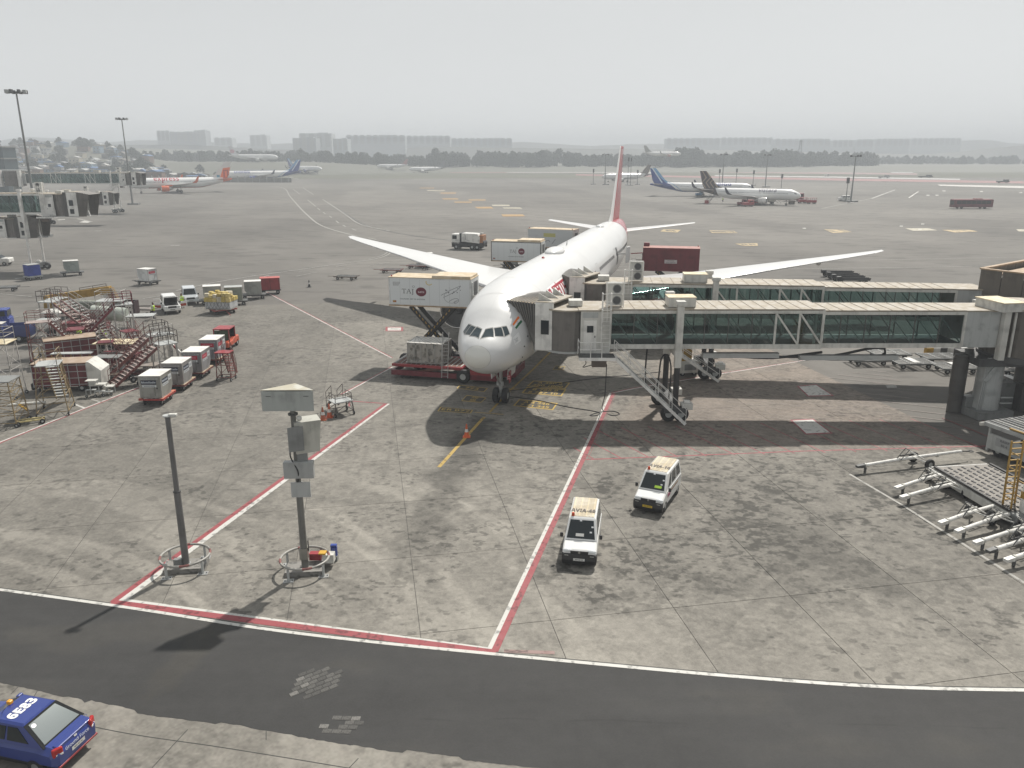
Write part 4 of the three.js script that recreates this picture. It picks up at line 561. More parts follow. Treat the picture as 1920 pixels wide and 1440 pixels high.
function cabAircraft(o) { // cab turned to the fuselage with pleated canopy; o: frame near / far in world, fuselage points
  return (b, L, y0, y1) => {
    b.updateMatrixWorld(true); const inv = b.matrixWorld.clone().invert(), loc = (p) => p.clone().applyMatrix4(inv);
    const cb = new THREE.Group(); cb.name = 'cab'; b.add(cb); const n0 = loc(V(o.near.x, 0, o.near.z)), f0 = loc(V(o.far.x, 0, o.far.z)), n1 = loc(V(o.near2.x, 0, o.near2.z)), f1 = loc(V(o.far2.x, 0, o.far2.z)), top = y1 + 0.42, bot = y0 + 0.05;
    const wall = (p, q, name, m, t = 0.1, yy0 = bot, yy1 = top) => mb().beam(V(p.x, (yy0 + yy1) / 2, p.z), V(q.x, (yy0 + yy1) / 2, q.z), yy1 - yy0, t).build(name, m, cb);
    wall(n0, n1, 'side_wall', P.white); wall(f0, f1, 'side_wall', P.white);
    const d = n1.clone().sub(n0).normalize(), mid = n0.clone().lerp(n1, 0.55), out = mid.clone().sub(f0.clone().lerp(f1, 0.55)).normalize();
    mb().beam(mid.clone().addScaledVector(d, -0.27).addScaledVector(out, 0.05).setY(bot + 1.55), mid.clone().addScaledVector(d, 0.27).addScaledVector(out, 0.05).setY(bot + 1.55), 0.95, 0.06).build('cab_window', darkGlass, cb);
    const roof = [n0, n1, f1, f0]; const rg = new THREE.Shape(roof.map(p => new THREE.Vector2(p.x, -p.z))); const g = new THREE.ExtrudeGeometry(rg, { depth: 0.1, bevelEnabled: false }); g.rotateX(-Math.PI / 2); mb().add(g, 0, top - 0.05, 0).build('cab_roof', brRoof, cb); const g2 = new THREE.ExtrudeGeometry(rg, { depth: 0.12, bevelEnabled: false }); g2.rotateX(-Math.PI / 2); mb().add(g2, 0, bot - 0.06, 0).build('cab_floor', P.offwhite, cb);
    wall(n1, V(n1.x, 0, n1.z).lerp(V(L, 0, n1.z), 0.35), 'corner_post', brDark, 0.3, bot - 0.25, y1); 
    for (const t of [0.15, 0.5, 0.85]) { const p = n0.clone().lerp(f0, t), q = n1.clone().lerp(f1, t); const yaw = Math.atan2(-(q.z - p.z), q.x - p.x); mb().ext([[0, 0], [1.0, 0], [0, 0.5]], 0.05, p.x, top + 0.05, p.z, yaw).build('roof_gusset', P.offwhite, cb); }
    // canopy: a pleated hood from the cab frame to the fuselage
    const F0 = [V(n0.x, bot, n0.z), V(n0.x, top - 0.1, n0.z), V(f0.x, top - 0.1, f0.z), V(f0.x, bot, f0.z)], F1 = o.hull.map(loc), N = 20, P0 = 5;
    const edge = (Q, u) => { const k = Math.min(2, Math.floor(u)), t = u - k; const p = Q[k].clone().lerp(Q[k + 1], t); if (k === 1) p.y += 0.08 * Math.sin(Math.PI * t); return p; };
    const skinPart = (u0, u1, nu, m, name) => { const pos = [], idx = []; for (let i = 0; i <= N; i++) { const t = i / N; for (let j = 0; j <= nu; j++) { const u = lerp(u0, u1, j / nu), p = edge(F0, u).lerp(edge(F1, u), t), ctr = edge(F0, 1.5).lerp(edge(F1, 1.5), t).setY((bot + top) / 2); if (i % 2) p.addScaledVector(p.clone().sub(ctr).normalize(), 0.11 * (1 - t ** 3)); pos.push(p.x, p.y, p.z); } } for (let i = 0; i < N; i++) for (let j = 0; j < nu; j++) { const a = i * (nu + 1) + j, q = a + nu + 1; idx.push(a, q, a + 1, a + 1, q, q + 1); } let g = new THREE.BufferGeometry(); g.setAttribute('position', new THREE.Float32BufferAttribute(pos, 3)); g.setIndex(idx); g = g.toNonIndexed(); g.computeVertexNormals(); mesh(boxUV(g), m, name, cb); };
    for (let i = 1; i <= N; i += 2) { const ctr = edge(F0, 1.5).lerp(edge(F1, 1.5), i / N).setY((bot + top) / 2), at = (u) => { const p = edge(F0, u).lerp(edge(F1, u), i / N); return p.addScaledVector(p.clone().sub(ctr).normalize(), 0.125 * (1 - (i / N) ** 3)); }; const rb = mb(); for (const [u, v] of [[0, 1], [1, 1.33], [1.33, 1.67], [1.67, 2], [2, 3]]) rb.bar(at(u), at(Math.min(v, 2.999)), 0.035, 0.035, 5); rb.build('canopy_rib', M(0.19, 0.185, 0.175, { r: 0.6 }), cb); }
    skinPart(0, 1, 6, brDark, 'canopy_side'); skinPart(2, 3, 6, brDark, 'canopy_side'); skinPart(1, 2, 8, M(0.36, 0.31, 0.23, { r: 0.9, t: 'dusty' }), 'canopy_top');
    mb().beam(F0[0].clone().setY(bot - 0.1), F1[0].clone().lerp(F0[0], 0.35).setY(bot - 0.1), 0.1, 0.12).build('bumper', P.lgrey, cb);
  };
}
function cabFree(c, open = 2.2) { // cab standing free, canopy folded forward
  return (b, L, y0, y1) => {
    const cb = new THREE.Group(); cb.name = 'cab'; b.add(cb); const x0 = L + 1.3, top = y1 + 0.3, bot = y0;
    for (const s of [-1, 1]) { mb().box(1.5, top - bot, 0.1, x0 + 0.75, (top + bot) / 2, s * 1.7).build('side_wall', P.white, cb); mb().rbox(0.62, 0.85, 0.06, 0.02, x0 + 0.6, bot + 2.0, s * 1.75).build('cab_window', darkGlass, cb); mb().rbox(0.62, 0.7, 0.06, 0.02, x0 + 0.6, bot + 0.75, s * 1.75).build('cab_window', darkGlass, cb); mb().box(0.5, top - bot, 0.3, x0 - 0.35, (top + bot) / 2, s * 1.5).build('corner_post', brDark, cb); }
    mb().rbox(1.6, 0.1, 3.5, 0.03, x0 + 0.75, top + 0.02, 0).build('cab_roof', brRoof, cb); mb().box(1.6, 0.14, 3.5, x0 + 0.75, bot, 0).build('cab_floor', P.lgrey, cb);
    const N = 16, prof = [[0, -1.75, bot], [0, -1.75, top], [0, 1.75, top], [0, 1.75, bot]];
    const pos = [], idx = []; for (let i = 0; i <= N; i++) { const t = i / N; for (const [, z, y] of prof) { const up = y === top; const k = i % 2 ? 1.05 : 1; pos.push(x0 + 1.5 + t * open * (up ? 1 : 0.62), up ? y - t * 0.35 + (k - 1) * 2 : y, z * k); } } for (let i = 0; i < N; i++) for (let j = 0; j < 3; j++) { const a = i * 4 + j, q = a + 4; idx.push(a, q, a + 1, a + 1, q, q + 1); } let g = new THREE.BufferGeometry(); g.setAttribute('position', new THREE.Float32BufferAttribute(pos, 3)); g.setIndex(idx); g = g.toNonIndexed(); g.computeVertexNormals(); mesh(boxUV(g), brGrey, 'canopy', cb);
    mb().bar(V(x0 + 2.9, bot + 0.9, c * 1.6), V(x0 + 3.2, bot + 0.05, c * 1.7), 0.09).build('buffer', P.white, cb);
  };
}
const hullPts = (a, b, ya, yt) => [[a, ya, 0], [a - 0.15, yt, 1], [b, yt, 1], [b, ya, 0]].map(([x, y]) => { const mid = spline(bigTab.mid, x), top = spline(bigTab.top, x), bot = spline(bigTab.bot, x); const an = Math.acos(clamp(y > mid ? (y - mid) / (top - mid) : (y - mid) / (mid - bot), -1, 1)); return bigB.on(x, an, 0.04).applyMatrix4(big.matrixWorld); });
{
  const A = V(34.3, 0, -52.6), B = V(3.75, 0, -52.6);
  jetBridge({ A, B, h: 5.0, c: -1, leg: 34.3 - 10.95, stair: 34.3 - 11.5, braced: [0, 1], xm: 13.9, trough: [[8.4, 15, 4.2], [16.4, 21.5, 4.35]], label: 'nearer glazed jet bridge docked at the front door of the white airliner, with long stairs',
    cab: cabAircraft({ near: V(1.55, 0, -51.9), near2: V(2.75, 0, -51.6), far: V(3.1, 0, -55.3), far2: V(4.2, 0, -54.3), hull: hullPts(4.6, 8.6, 5.0, 7.75) }) });
  const A2 = V(38.5, 0, -60.9), B2 = V(6.9, 0, -63.9);
  jetBridge({ A: A2, B: B2, h: 5.0, c: -1, leg: 22.6, stair: 22.0, braced: [0, 1, 4], xm: 14.4, trough: [[9, 15, 4.2]], label: 'farther glazed jet bridge at the second door of the white airliner, partly hidden',
    cab: cabAircraft({ near: V(4.6, 0, -63.2), near2: V(5.8, 0, -62.9), far: V(6.2, 0, -66.5), far2: V(7.3, 0, -65.6), hull: hullPts(16.7, 20.4, 5.0, 7.85) }) });
}
// rotunda, its column and the end of the pier
{
  const r = thing('rotunda', 'brown-grey drum housing on a round grey column where the nearer jet bridge meets the terminal', 'rotunda', V(34.9, 0, -52.8));
  mb().add(pleatDrum(2.55, 3.2, 40, 0, Math.PI * 2), 0, 4.3, 0).build('drum', M(0.115, 0.105, 0.09, { r: 0.7 }), r); mb().cyl(2.75, 2.75, 0.12, 0, 7.55, 0, 36).build('drum_roof', brRoof, r); mb().cyl(2.7, 2.7, 0.4, 0, 4.15, 0, 36).build('floor_ring', P.dgrey, r);
  mb().box(1.6, 0.55, 2.6, -2.55, 7.75, 0.9, 0.15).build('roof_hood', P.offwhite, r); mb().box(1.7, 0.06, 2.7, -2.55, 8.06, 0.9, 0.15).build('hood_lid', P.cream, r); mb().box(0.4, 0.25, 0.4, 0.2, 7.75, 1.0).build('roof_lamp', P.offwhite, r);
  for (const s of [-1, 1]) mb().box(0.4, 3.4, 0.5, -2.55, 5.9, s * 1.75).build('frame_post', P.offwhite, r); mb().box(0.12, 3.0, 0.12, -2.0, 5.9, 1.9).box(0.01, 0.01, 0.01, -2.0, 5.9, 1.9).build('drain_pipe', P.offwhite, r); mb().box(0.1, 3.0, 0.1, 1.55, 5.9, 2.15).build('drain_pipe', P.lgrey, r);
  mb().box(4.2, 0.5, 3.2, -1.6, 3.9, 0).build('cross_head', P.dgrey, r); mb().beam(V(-2.2, 3.9, 1.3), V(-3.0, 2.6, 1.3), 0.3, 0.3).build('bracket', P.lgrey, r);
  mb().cyl(0.85, 0.8, 3.9, -2.25, 1.95, 0.6, 26).build('column', P.lgrey, r); mb().box(2.6, 0.55, 2.4, -2.25, 0.27, 0.6, 0.15).build('plinth', P.grey, r);
  mb().cyl(0.45, 0.45, 4.1, -4.0, 2.05, 0.0, 18).build('dark_column', brDark, r); mb().cyl(0.5, 0.5, 2.6, -4.0, 2.6, 0.0, 18).build('column_sleeve', brDark, r); mb().box(0.7, 1.2, 0.6, -3.25, 0.65, 0.3).build('cabinet', P.grey, r);
  mb().cyl(0.5, 0.5, 4.2, 1.0, 2.1, -0.9, 18).build('dark_column', brDark, r);
  for (let i = 0; i < 3; i++) mb().bar(V(-3.1 + i * 0.12, 0.3, 1.2), V(-2.95 + i * 0.1, 4.2, 1.3), 0.05).build('pipe', P.lgrey, r); for (const [y, s] of [[1.4, 1], [1.0, 1.1]]) mb().box(0.8, 0.08, 0.12, -1.2, y, 1.2).build('pipe_bracket', P.lgrey, r);
  const k = thing('equipment_cabinet', 'grey vented equipment cabinet in the shade beside the rotunda column', 'cabinet', V(35.6, 0, -50.3)); mb().rbox(1.5, 1.3, 1.0, 0.03, 0, 0.65, 0).build('body', P.grey, k); mb().rbox(1.6, 0.1, 1.1, 0.03, 0, 1.35, 0).build('top', P.lgrey, k); for (let i = 0; i < 5; i++) mb().box(1.2, 0.06, 0.03, 0, 0.3 + i * 0.18, 0.51).build('vent', P.dgrey, k);
  const k2 = thing('dark_locker', 'tall dark locker standing between the rotunda columns', 'locker', V(36.0, 0, -53.2)); mb().rbox(1.2, 2.0, 1.0, 0.03, 0, 1, 0).build('body', brDark, k2); mb().rbox(1.7, 1.9, 0.7, 0.02, -0.9, 0.95, -0.6).build('grey_side', P.grey, k2);
  const t = thing('terminal_building', 'brown panelled corner of the terminal pier behind the rotunda', 'terminal', V(0, 0, 0));
  { const hT = 9.0, Q0 = G(1841, 504, hT), Q1 = G(1990, 521, hT), Q2 = G(1990, 476, hT), wm = M(0.085, 0.077, 0.067, { r: 0.75 }), ex = (q, y0, y1, name, m) => { const s = new THREE.Shape(q.map(p => new THREE.Vector2(p.x, -p.z))); const g = new THREE.ExtrudeGeometry(s, { depth: y1 - y0, bevelEnabled: false }); g.rotateX(-Math.PI / 2); mb().add(g, 0, y0, 0).build(name, m, t); };
    const Q1b = Q0.clone().lerp(Q1, 3), Q2b = Q0.clone().lerp(Q2, 3); ex([Q0, Q1b, Q2b], 4.3, hT - 0.5, 'wall', wm);
    const pm = M(0.125, 0.112, 0.095, { r: 0.6 }), face = (a, b, n) => { const d = b.clone().sub(a).normalize(), nn = V(d.z, 0, -d.x); const cen = a.clone().add(Q2b).multiplyScalar(0.5); const out = nn.dot(a.clone().sub(Q1b.clone().add(Q2b).multiplyScalar(0.5))) > 0 ? nn : nn.negate(); for (let i = 0; i < n; i++) for (const [y, hh] of [[hT - 1.0, 2.0], [hT - 2.9, 1.7], [hT - 4.2, 0.9]]) { const p = a.clone().addScaledVector(d, 0.78 + i * 1.55).addScaledVector(out, 0.03); const m = mb().rbox(1.5, hh - 0.05, 0.06, 0.012).build('cladding_panel', pm, t); m.position.set(p.x, y, p.z); m.rotation.y = Math.atan2(-d.z, d.x); } };
    face(Q0, Q1b, 8); face(Q0, Q2b, 8);
    for (const q of [Q1b, Q2b]) mb().beam(V(Q0.x, hT + 0.02, Q0.z), V(q.x, hT + 0.02, q.z), 0.1, 0.34).build('parapet', P.tan, t); const c = Q1b.clone().add(Q2b).multiplyScalar(0.5), inn = (p) => p.clone().lerp(c, 0.06); ex([inn(Q0), inn(Q1b), inn(Q2b)], hT - 0.5, hT - 0.4, 'roof', P.tan); }
  const w = thing('connecting_walkway', 'raised walkway linking the rotunda to the terminal beyond the right edge', 'walkway', V(38.6, 0, -49), 0); w.rotation.y = heading(V(38.2, 0, -50), V(50, 0, -20)); mb().box(34, 3.6, 4.4, 15, 6.4, 0).build('wall', M(0.10, 0.09, 0.078, { r: 0.75 }), w); mb().rbox(34.2, 0.2, 4.8, 0.05, 15, 8.3, 0).build('roof', P.tan, w); for (const x of [6, 16, 26]) mb().cyl(0.5, 0.5, 4.6, x, 2.3, 0, 16).build('column', brDark, w);
}
// hanging cable tray loop under the near bridge, ground power cables
tag(mb().path([V(20.9, 4.5, -51.9), V(17.5, 4.1, -51.9), V(15.5, 4.2, -51.9), V(21.5, 4.25, -51.9), V(24.5, 4.8, -51.9), V(25.2, 4.65, -51.9), V(24.9, 4.2, -51.9), V(22, 4.0, -51.9), V(20.6, 4.05, -51.9)], 0.09, 6, 60).build('cable_chain', P.black, scene), 'black cable chain looped under the nearer jet bridge tunnel', 'cable chain');
{ const m = P.rubber, y = 0.03; const L = (pts) => pts.map(p => V(p.x, p.y || y, p.z));
  const t0 = V(6.2, 4.1, -50.2);
  tag(mb().path([t0, V(6.15, 2.2, -50.1), G(1131, 770, 0.05), G(1148, 779, y), G(1162, 776, y), G(1150, 771, y), G(1128, 772, y), G(1112, 776, y), G(1106, 779, y), G(1118, 779, y), G(1124, 774, y), G(1060, 762, y), G(1000, 749, y), G(950, 743, y)], 0.032, 5, 120).build('power_cable', m, scene), 'dark power cable hanging from the bridge box, looped on the red line', 'cable');
  tag(mb().path([G(952, 733, y), G(1000, 727, y), G(1080, 714, y), G(1180, 703, y), G(1240, 697, y)], 0.03, 5, 50).build('power_cable', m, scene), 'dark cable running on the ground from the nose gear under the nearer bridge', 'cable');
  tag(mb().path([V(9.2, 5, -52.4), V(9.15, 2.5, -52.3), V(9.4, 1.6, -52.2), V(9.9, 2.0, -52.2), V(10.2, 4.1, -52.2), V(10.5, 4.3, -52.2), V(10.8, 3.6, -52.2), V(10.8, 0.5, -52.2)], 0.055, 6, 50).build('air_hose', m, scene), 'black hose looping down beside the bridge lift column', 'hose'); }
// bridges of the next stands, far left: two levels each
{
  const B = G(124, 402, 8.6); jetBridge({ A: V(B.x - 48, 0, B.z + 1), B, h: 8.75, H: 2.9, c: 1, leg: 48 - (B.x - pxX(46, B.z + 2.8, 4)), xa: 4, plain: false, thin: 1, flip: 1, braced: [], m: P.white, label: 'upper jet bridge at the far left, its blunt cab pointing right', cab: cabFree(1, 1.9) });
  const B2 = G(34, 440, 5.5); jetBridge({ A: V(B2.x - 40, 0, B2.z + 1), B: B2, h: 5.5, H: 2.5, c: 1, leg: 22, plain: true, thin: 1, flip: 1, braced: [], m: P.white, label: 'lower jet bridge at the far left edge, below the upper one', cab: cabFree(1, 1.7) });
  const A3 = G(30, 345, 8.7), B3 = G(246, 345, 8.8); const b3 = jetBridge({ A: A3, B: B3, h: 8.8, H: 3.3, c: 1, leg: Math.hypot(B3.x - A3.x, B3.z - A3.z) * 0.86, thin: 1, flip: 1, braced: [0, 1, 7, 8], xm: 13, m: P.white, stair: 20, label: 'long upper jet bridge with white diagonal bracing beyond the far left cabs', cab: cabFree(1, 1.6) });
  mb().cyl(3.0, 3.0, 4.6, 0, 10.4, 0, 24).build('rotunda', brGrey, b3); for (const s of [-1, 1]) mb().box(0.9, 5, 1, s * 3.2, 10.4, 2.2).build('frame_post', P.white, b3); mb().cyl(0.9, 0.9, 8.5, 0, 4.2, 0, 16).build('column', P.lgrey, b3);
  const B4 = G(190, 382, 5.3); jetBridge({ A: V(B4.x - 34, 0, B4.z + 2), B: B4, h: 5.4, H: 2.6, c: 1, leg: 20, thin: 1, flip: 1, braced: [0, 1], m: P.white, label: 'lower jet bridge half hidden behind the upper cab at the far left', cab: cabFree(1, 1.4) });
  const B5 = G(118, 352, 8.8); const tb = thing('terminal_walkway', 'long glazed walkway roof behind the far left jet bridges', 'walkway', G(-120, 338, 9)); tb.rotation.y = heading(G(-120, 338, 9), G(60, 322, 12)); tb.position.y = 0; mb().box(46, 3.5, 4, 12, 10.4, 0).build('glass_wall', M(0.05, 0.09, 0.095, { r: 0.2 }), tb); mb().box(47, 0.5, 4.6, 12, 12.4, 0).build('roof', P.lgrey, tb); mb().box(47, 0.5, 4.4, 12, 8.5, 0).build('sill', P.lgrey, tb);
  const td = thing('pier_block', 'dark glazed end of a terminal pier at the far left edge', 'terminal', G(-20, 350, 5)); td.position.y = 0; mb().box(16, 21, 10, -1, 10.5, -14).build('glass_wall', M(0.045, 0.07, 0.08, { r: 0.25 }), td); mb().box(17, 0.6, 11, -1, 16.2, -14).box(17, 0.5, 11, -1, 21.2, -14).build('floor_band', P.grey, td); td.position.z -= 20; td.position.x -= 17;
}
// ---------- vehicles and ground equipment (local +x is forward) ----------
// greenhouse: belt and roof rectangles joined by sloping faces; glass plates sit just proud of the faces
function greenhouse(p, b, r, mat, name = 'cabin') {
  const B = [V(b.x1, b.y, b.w / 2), V(b.x1, b.y, -b.w / 2), V(b.x0, b.y, -b.w / 2), V(b.x0, b.y, b.w / 2)], R = [V(r.x1, r.y, r.w / 2), V(r.x1, r.y, -r.w / 2), V(r.x0, r.y, -r.w / 2), V(r.x0, r.y, r.w / 2)];
  const crown = 0.05, pos = [], quad = (a, q, c, d) => { for (const v of [a, q, c, a, c, d]) pos.push(v.x, v.y, v.z); };
  for (let i = 0; i < 4; i++) { const j = (i + 1) % 4; quad(B[i], B[j], R[j], R[i]); }
  const inn = R.map(v => V(lerp(v.x, (r.x0 + r.x1) / 2, 0.06), v.y + crown, v.z * 0.88)); for (let i = 0; i < 4; i++) { const j = (i + 1) % 4; quad(R[i], R[j], inn[j], inn[i]); } quad(inn[0], inn[1], inn[2], inn[3]);
  const g = new THREE.BufferGeometry(); g.setAttribute('position', new THREE.Float32BufferAttribute(pos, 3)); g.computeVertexNormals(); const body = mesh(boxUV(g), mat, name, p);
  const F = { front: [B[1], B[0], R[0], R[1]], back: [B[3], B[2], R[2], R[3]], right: [B[0], B[3], R[3], R[0]], left: [B[2], B[1], R[1], R[2]] };
  body.userData.face = undefined;
  return { body, glass(side, u0, u1, v0, v1, nm, slant = [0, 0], m = darkGlass) { const q = F[side], at = (u, v) => q[0].clone().lerp(q[1], u).lerp(q[3].clone().lerp(q[2], u), v); const n = at(0, 1).sub(at(0, 0)).cross(at(1, 0).sub(at(0, 0))).normalize(); const c = [at(u0 + slant[0] * 0, v0), at(u1, v0), at(u1 - slant[1], v1), at(u0 + slant[0], v1)]; const P2 = []; const o = c.map(v => v.clone().addScaledVector(n, 0.014)); const quad2 = (a, q2, c2, d) => { for (const v of [a, q2, c2, a, c2, d]) P2.push(v.x, v.y, v.z); }; quad2(o[0], o[1], o[2], o[3]); for (let i = 0; i < 4; i++) { const j = (i + 1) % 4; quad2(c[i], c[j], o[j], o[i]); } const g2 = new THREE.BufferGeometry(); g2.setAttribute('position', new THREE.Float32BufferAttribute(P2, 3)); g2.computeVertexNormals(); return mesh(boxUV(g2), m, nm, p); } };
}
const axle = (p, xs, w, r, wd = 0.2, hub = P.lgrey) => { for (const x of xs) for (const s of [-1, 1]) wheel(p, r, wd, x, r, s * (w / 2 - wd / 2), 'wheel', P.tyre, hub); };
const textPrint = (key, w, h, bg, fg, lines, o = {}) => printMat(key, w, h, (c) => { c.fillStyle = bg; c.fillRect(0, 0, w, h); c.fillStyle = fg; c.textAlign = 'center'; c.textBaseline = 'middle'; lines.forEach((t, i) => { c.font = `${o.style ?? 'bold'} ${Math.round(h / lines.length * (o.k ?? 0.72))}px ${o.font ?? 'sans-serif'}`; c.fillText(t, w / 2, h * (i + 0.52) / lines.length, w * 0.94); }); });
const carPaint = (r, g, b) => new THREE.MeshPhysicalMaterial({ color: new THREE.Color(r, g, b), roughness: 0.4, clearcoat: 0.8, clearcoatRoughness: 0.06 });
const vanWhite = carPaint(0.78, 0.78, 0.76), vanRoof = M(0.56, 0.51, 0.41, { r: 0.8, t: 'dusty' });
// --- the two minivans ---
function minivan(label, pos, turn, plate, roofNo, stripe) {
  const t = thing('minivan', label, 'van', pos, turn, 'minivans on the apron'); const W = 1.47;
  mb().ext([[-1.82, 0.3], [-1.84, 0.95], [-1.78, 1.06], [0.98, 1.06], [1.22, 1.0], [1.66, 0.82], [1.78, 0.72], [1.8, 0.42], [1.74, 0.3]], W, 0, 0, 0, 0, 0, 0, 0.06).build('body', vanWhite, t);
  const gh = greenhouse(t, { x0: -1.8, x1: 1.2, y: 1.03, w: 1.42 }, { x0: -1.66, x1: 0.56, y: 1.76, w: 1.2 }, vanWhite, 'cabin');
  gh.glass('front', 0.06, 0.94, 0.07, 0.93, 'windscreen', [0.02, 0.02]); gh.glass('back', 0.1, 0.9, 0.2, 0.9, 'rear_window', [0.02, 0.02]);
  for (const s of ['left', 'right']) { const f = s === 'left'; const seg = [[0.06, 0.30], [0.36, 0.62], [0.68, 0.86]]; for (const [a, b] of seg) { const q = f ? [a, b] : [1 - b, 1 - a]; gh.glass(s, q[0], q[1], 0.14, 0.86, 'side_window', f ? [0.0, b > 0.8 ? 0.10 : 0.01] : [b > 0.8 ? 0.10 : 0.01, 0.0]); } }
  mb().rbox(2.06, 0.02, 1.05, 0.008, -0.56, 1.815, 0).build('roof_panel', vanRoof, t); for (let i = 0; i < 7; i++) mb().rbox(2.0, 0.02, 0.06, 0.008, -0.56, 1.828, -0.45 + i * 0.15).build('roof_rib', i % 2 ? vanRoof : M(0.70, 0.62, 0.46, { r: 0.8, t: 'dusty' }), t);
  print(t, 'roof_number', 1.22, 0.44, printMat('roof' + roofNo, 256, 64, (c, w, h) => { c.clearRect(0, 0, w, h); c.fillStyle = css(0.05, 0.04, 0.04); c.font = 'bold 62px sans-serif'; c.textAlign = 'center'; c.textBaseline = 'middle'; c.fillText(roofNo, w / 2, h / 2 + 2, w - 8); }, { alpha: 1 }), -0.12, 1.856, 0, Math.PI / 2, -Math.PI / 2);
  mb().cyl(0.075, 0.06, 0.16, 0.42, 1.88, 0.42, 12).build('beacon', M(0.45, 0.06, 0.02, { r: 0.25, t: 'none' }), t);
  mb().ext([[1.6, 0.2], [1.62, 0.72], [1.84, 0.66], [1.88, 0.4], [1.8, 0.18]], W + 0.02, 0, 0, 0, 0, 0, 0, 0.03).build('bumper', P.black, t); mb().rbox(0.06, 0.14, 0.78, 0.02, 1.76, 0.72, 0).build('grille', P.black, t); mb().cyl(0.05, 0.05, 0.02, 1.8, 0.73, 0, 10, 0, 0, Math.PI / 2).build('badge', P.steel, t);
  for (const s of [-1, 1]) { mb().add(new THREE.SphereGeometry(1, 12, 8).scale(0.12, 0.1, 0.2), 1.68, 0.76, s * 0.53).build('headlight', P.lamp, t); mb().rbox(0.1, 0.2, 0.14, 0.03, 0.98, 1.13, s * 0.86).build('mirror', P.black, t); mb().rbox(0.02, 0.08, 0.18, 0.01, 1.84, 0.58, s * 0.55).build('indicator', P.offwhite, t); mb().box(2.0, 0.03, 0.012, -0.5, 0.98, s * 0.742).build('side_rail', P.black, t); mb().box(0.02, 0.25, 0.1, -1.83, 0.85, s * 0.62).build('tail_lamp', P.tail, t); }
  mb().bar(V(1.0, 1.11, -0.3), V(0.86, 1.28, 0.1), 0.012).build('wiper', P.black, t);
  print(t, 'number_plate', 0.5, 0.12, textPrint('pl' + roofNo, 128, 32, plate, css(0.03, 0.03, 0.03), ['MH 02 CR'], { k: 0.6 }), 1.883, 0.44, 0, Math.PI / 2); print(t, 'paper', 0.36, 0.14, stripe ? textPrint('pap1', 16, 16, css(0.35, 0.55, 0.05), css(0.3, 0.5, 0.05), [' ']) : textPrint('pap2', 16, 16, css(0.5, 0.5, 0.48), css(0.5, 0.5, 0.48), [' ']), 1.085, 1.225, stripe ? -0.28 : 0.05, Math.PI / 2, -0.85);
  for (const [z, y] of [[0.42, 1.32], [0.48, 1.5], [-0.05, 1.70]]) print(t, 'sticker', 0.1, 0.07, textPrint('stk', 8, 8, css(0.75, 0.75, 0.75), css(0.7, 0.7, 0.7), [' ']), 1.2 - (y - 1.03) * 0.877 + 0.022, y, -z, Math.PI / 2, -0.72);
  if (stripe) for (const s of [-1, 1]) { mb().box(1.3, 0.035, 0.01, -0.45, 0.84, s * 0.738).build('stripe', P.yellow, t); mb().box(1.3, 0.03, 0.01, -0.45, 0.79, s * 0.738).build('stripe', M(0.12, 0.03, 0.2), t); mb().box(0.5, 0.2, 0.01, 0.62, 0.74, s * 0.738).build('stripe_panel', M(0.32, 0.04, 0.12), t); }
  axle(t, [-1.2, 1.15], W, 0.29, 0.17); mb().box(3.4, 0.12, 1.2, -0.05, 0.26, 0).build('underbody', P.black, t); return t;
}
const place = (f, r) => [f.clone().add(r).multiplyScalar(0.5).setY(0), heading(r, f)];
{ const f = G(1087, 1046, 0.3), r = G(1099, 938, 1.75); minivan('white minivan with AVIA-46 on its dusty roof, nearer of the two', ...place(f, r), css(0.6, 0.6, 0.58), 'AVIA-46', false); }
{ const f = G(1222, 943, 0.3), r = G(1247, 866, 1.75); minivan('white minivan with AVIA-16 on its roof and yellow number plate', ...place(f, r), css(0.55, 0.38, 0.02), 'AVIA-16', true); }
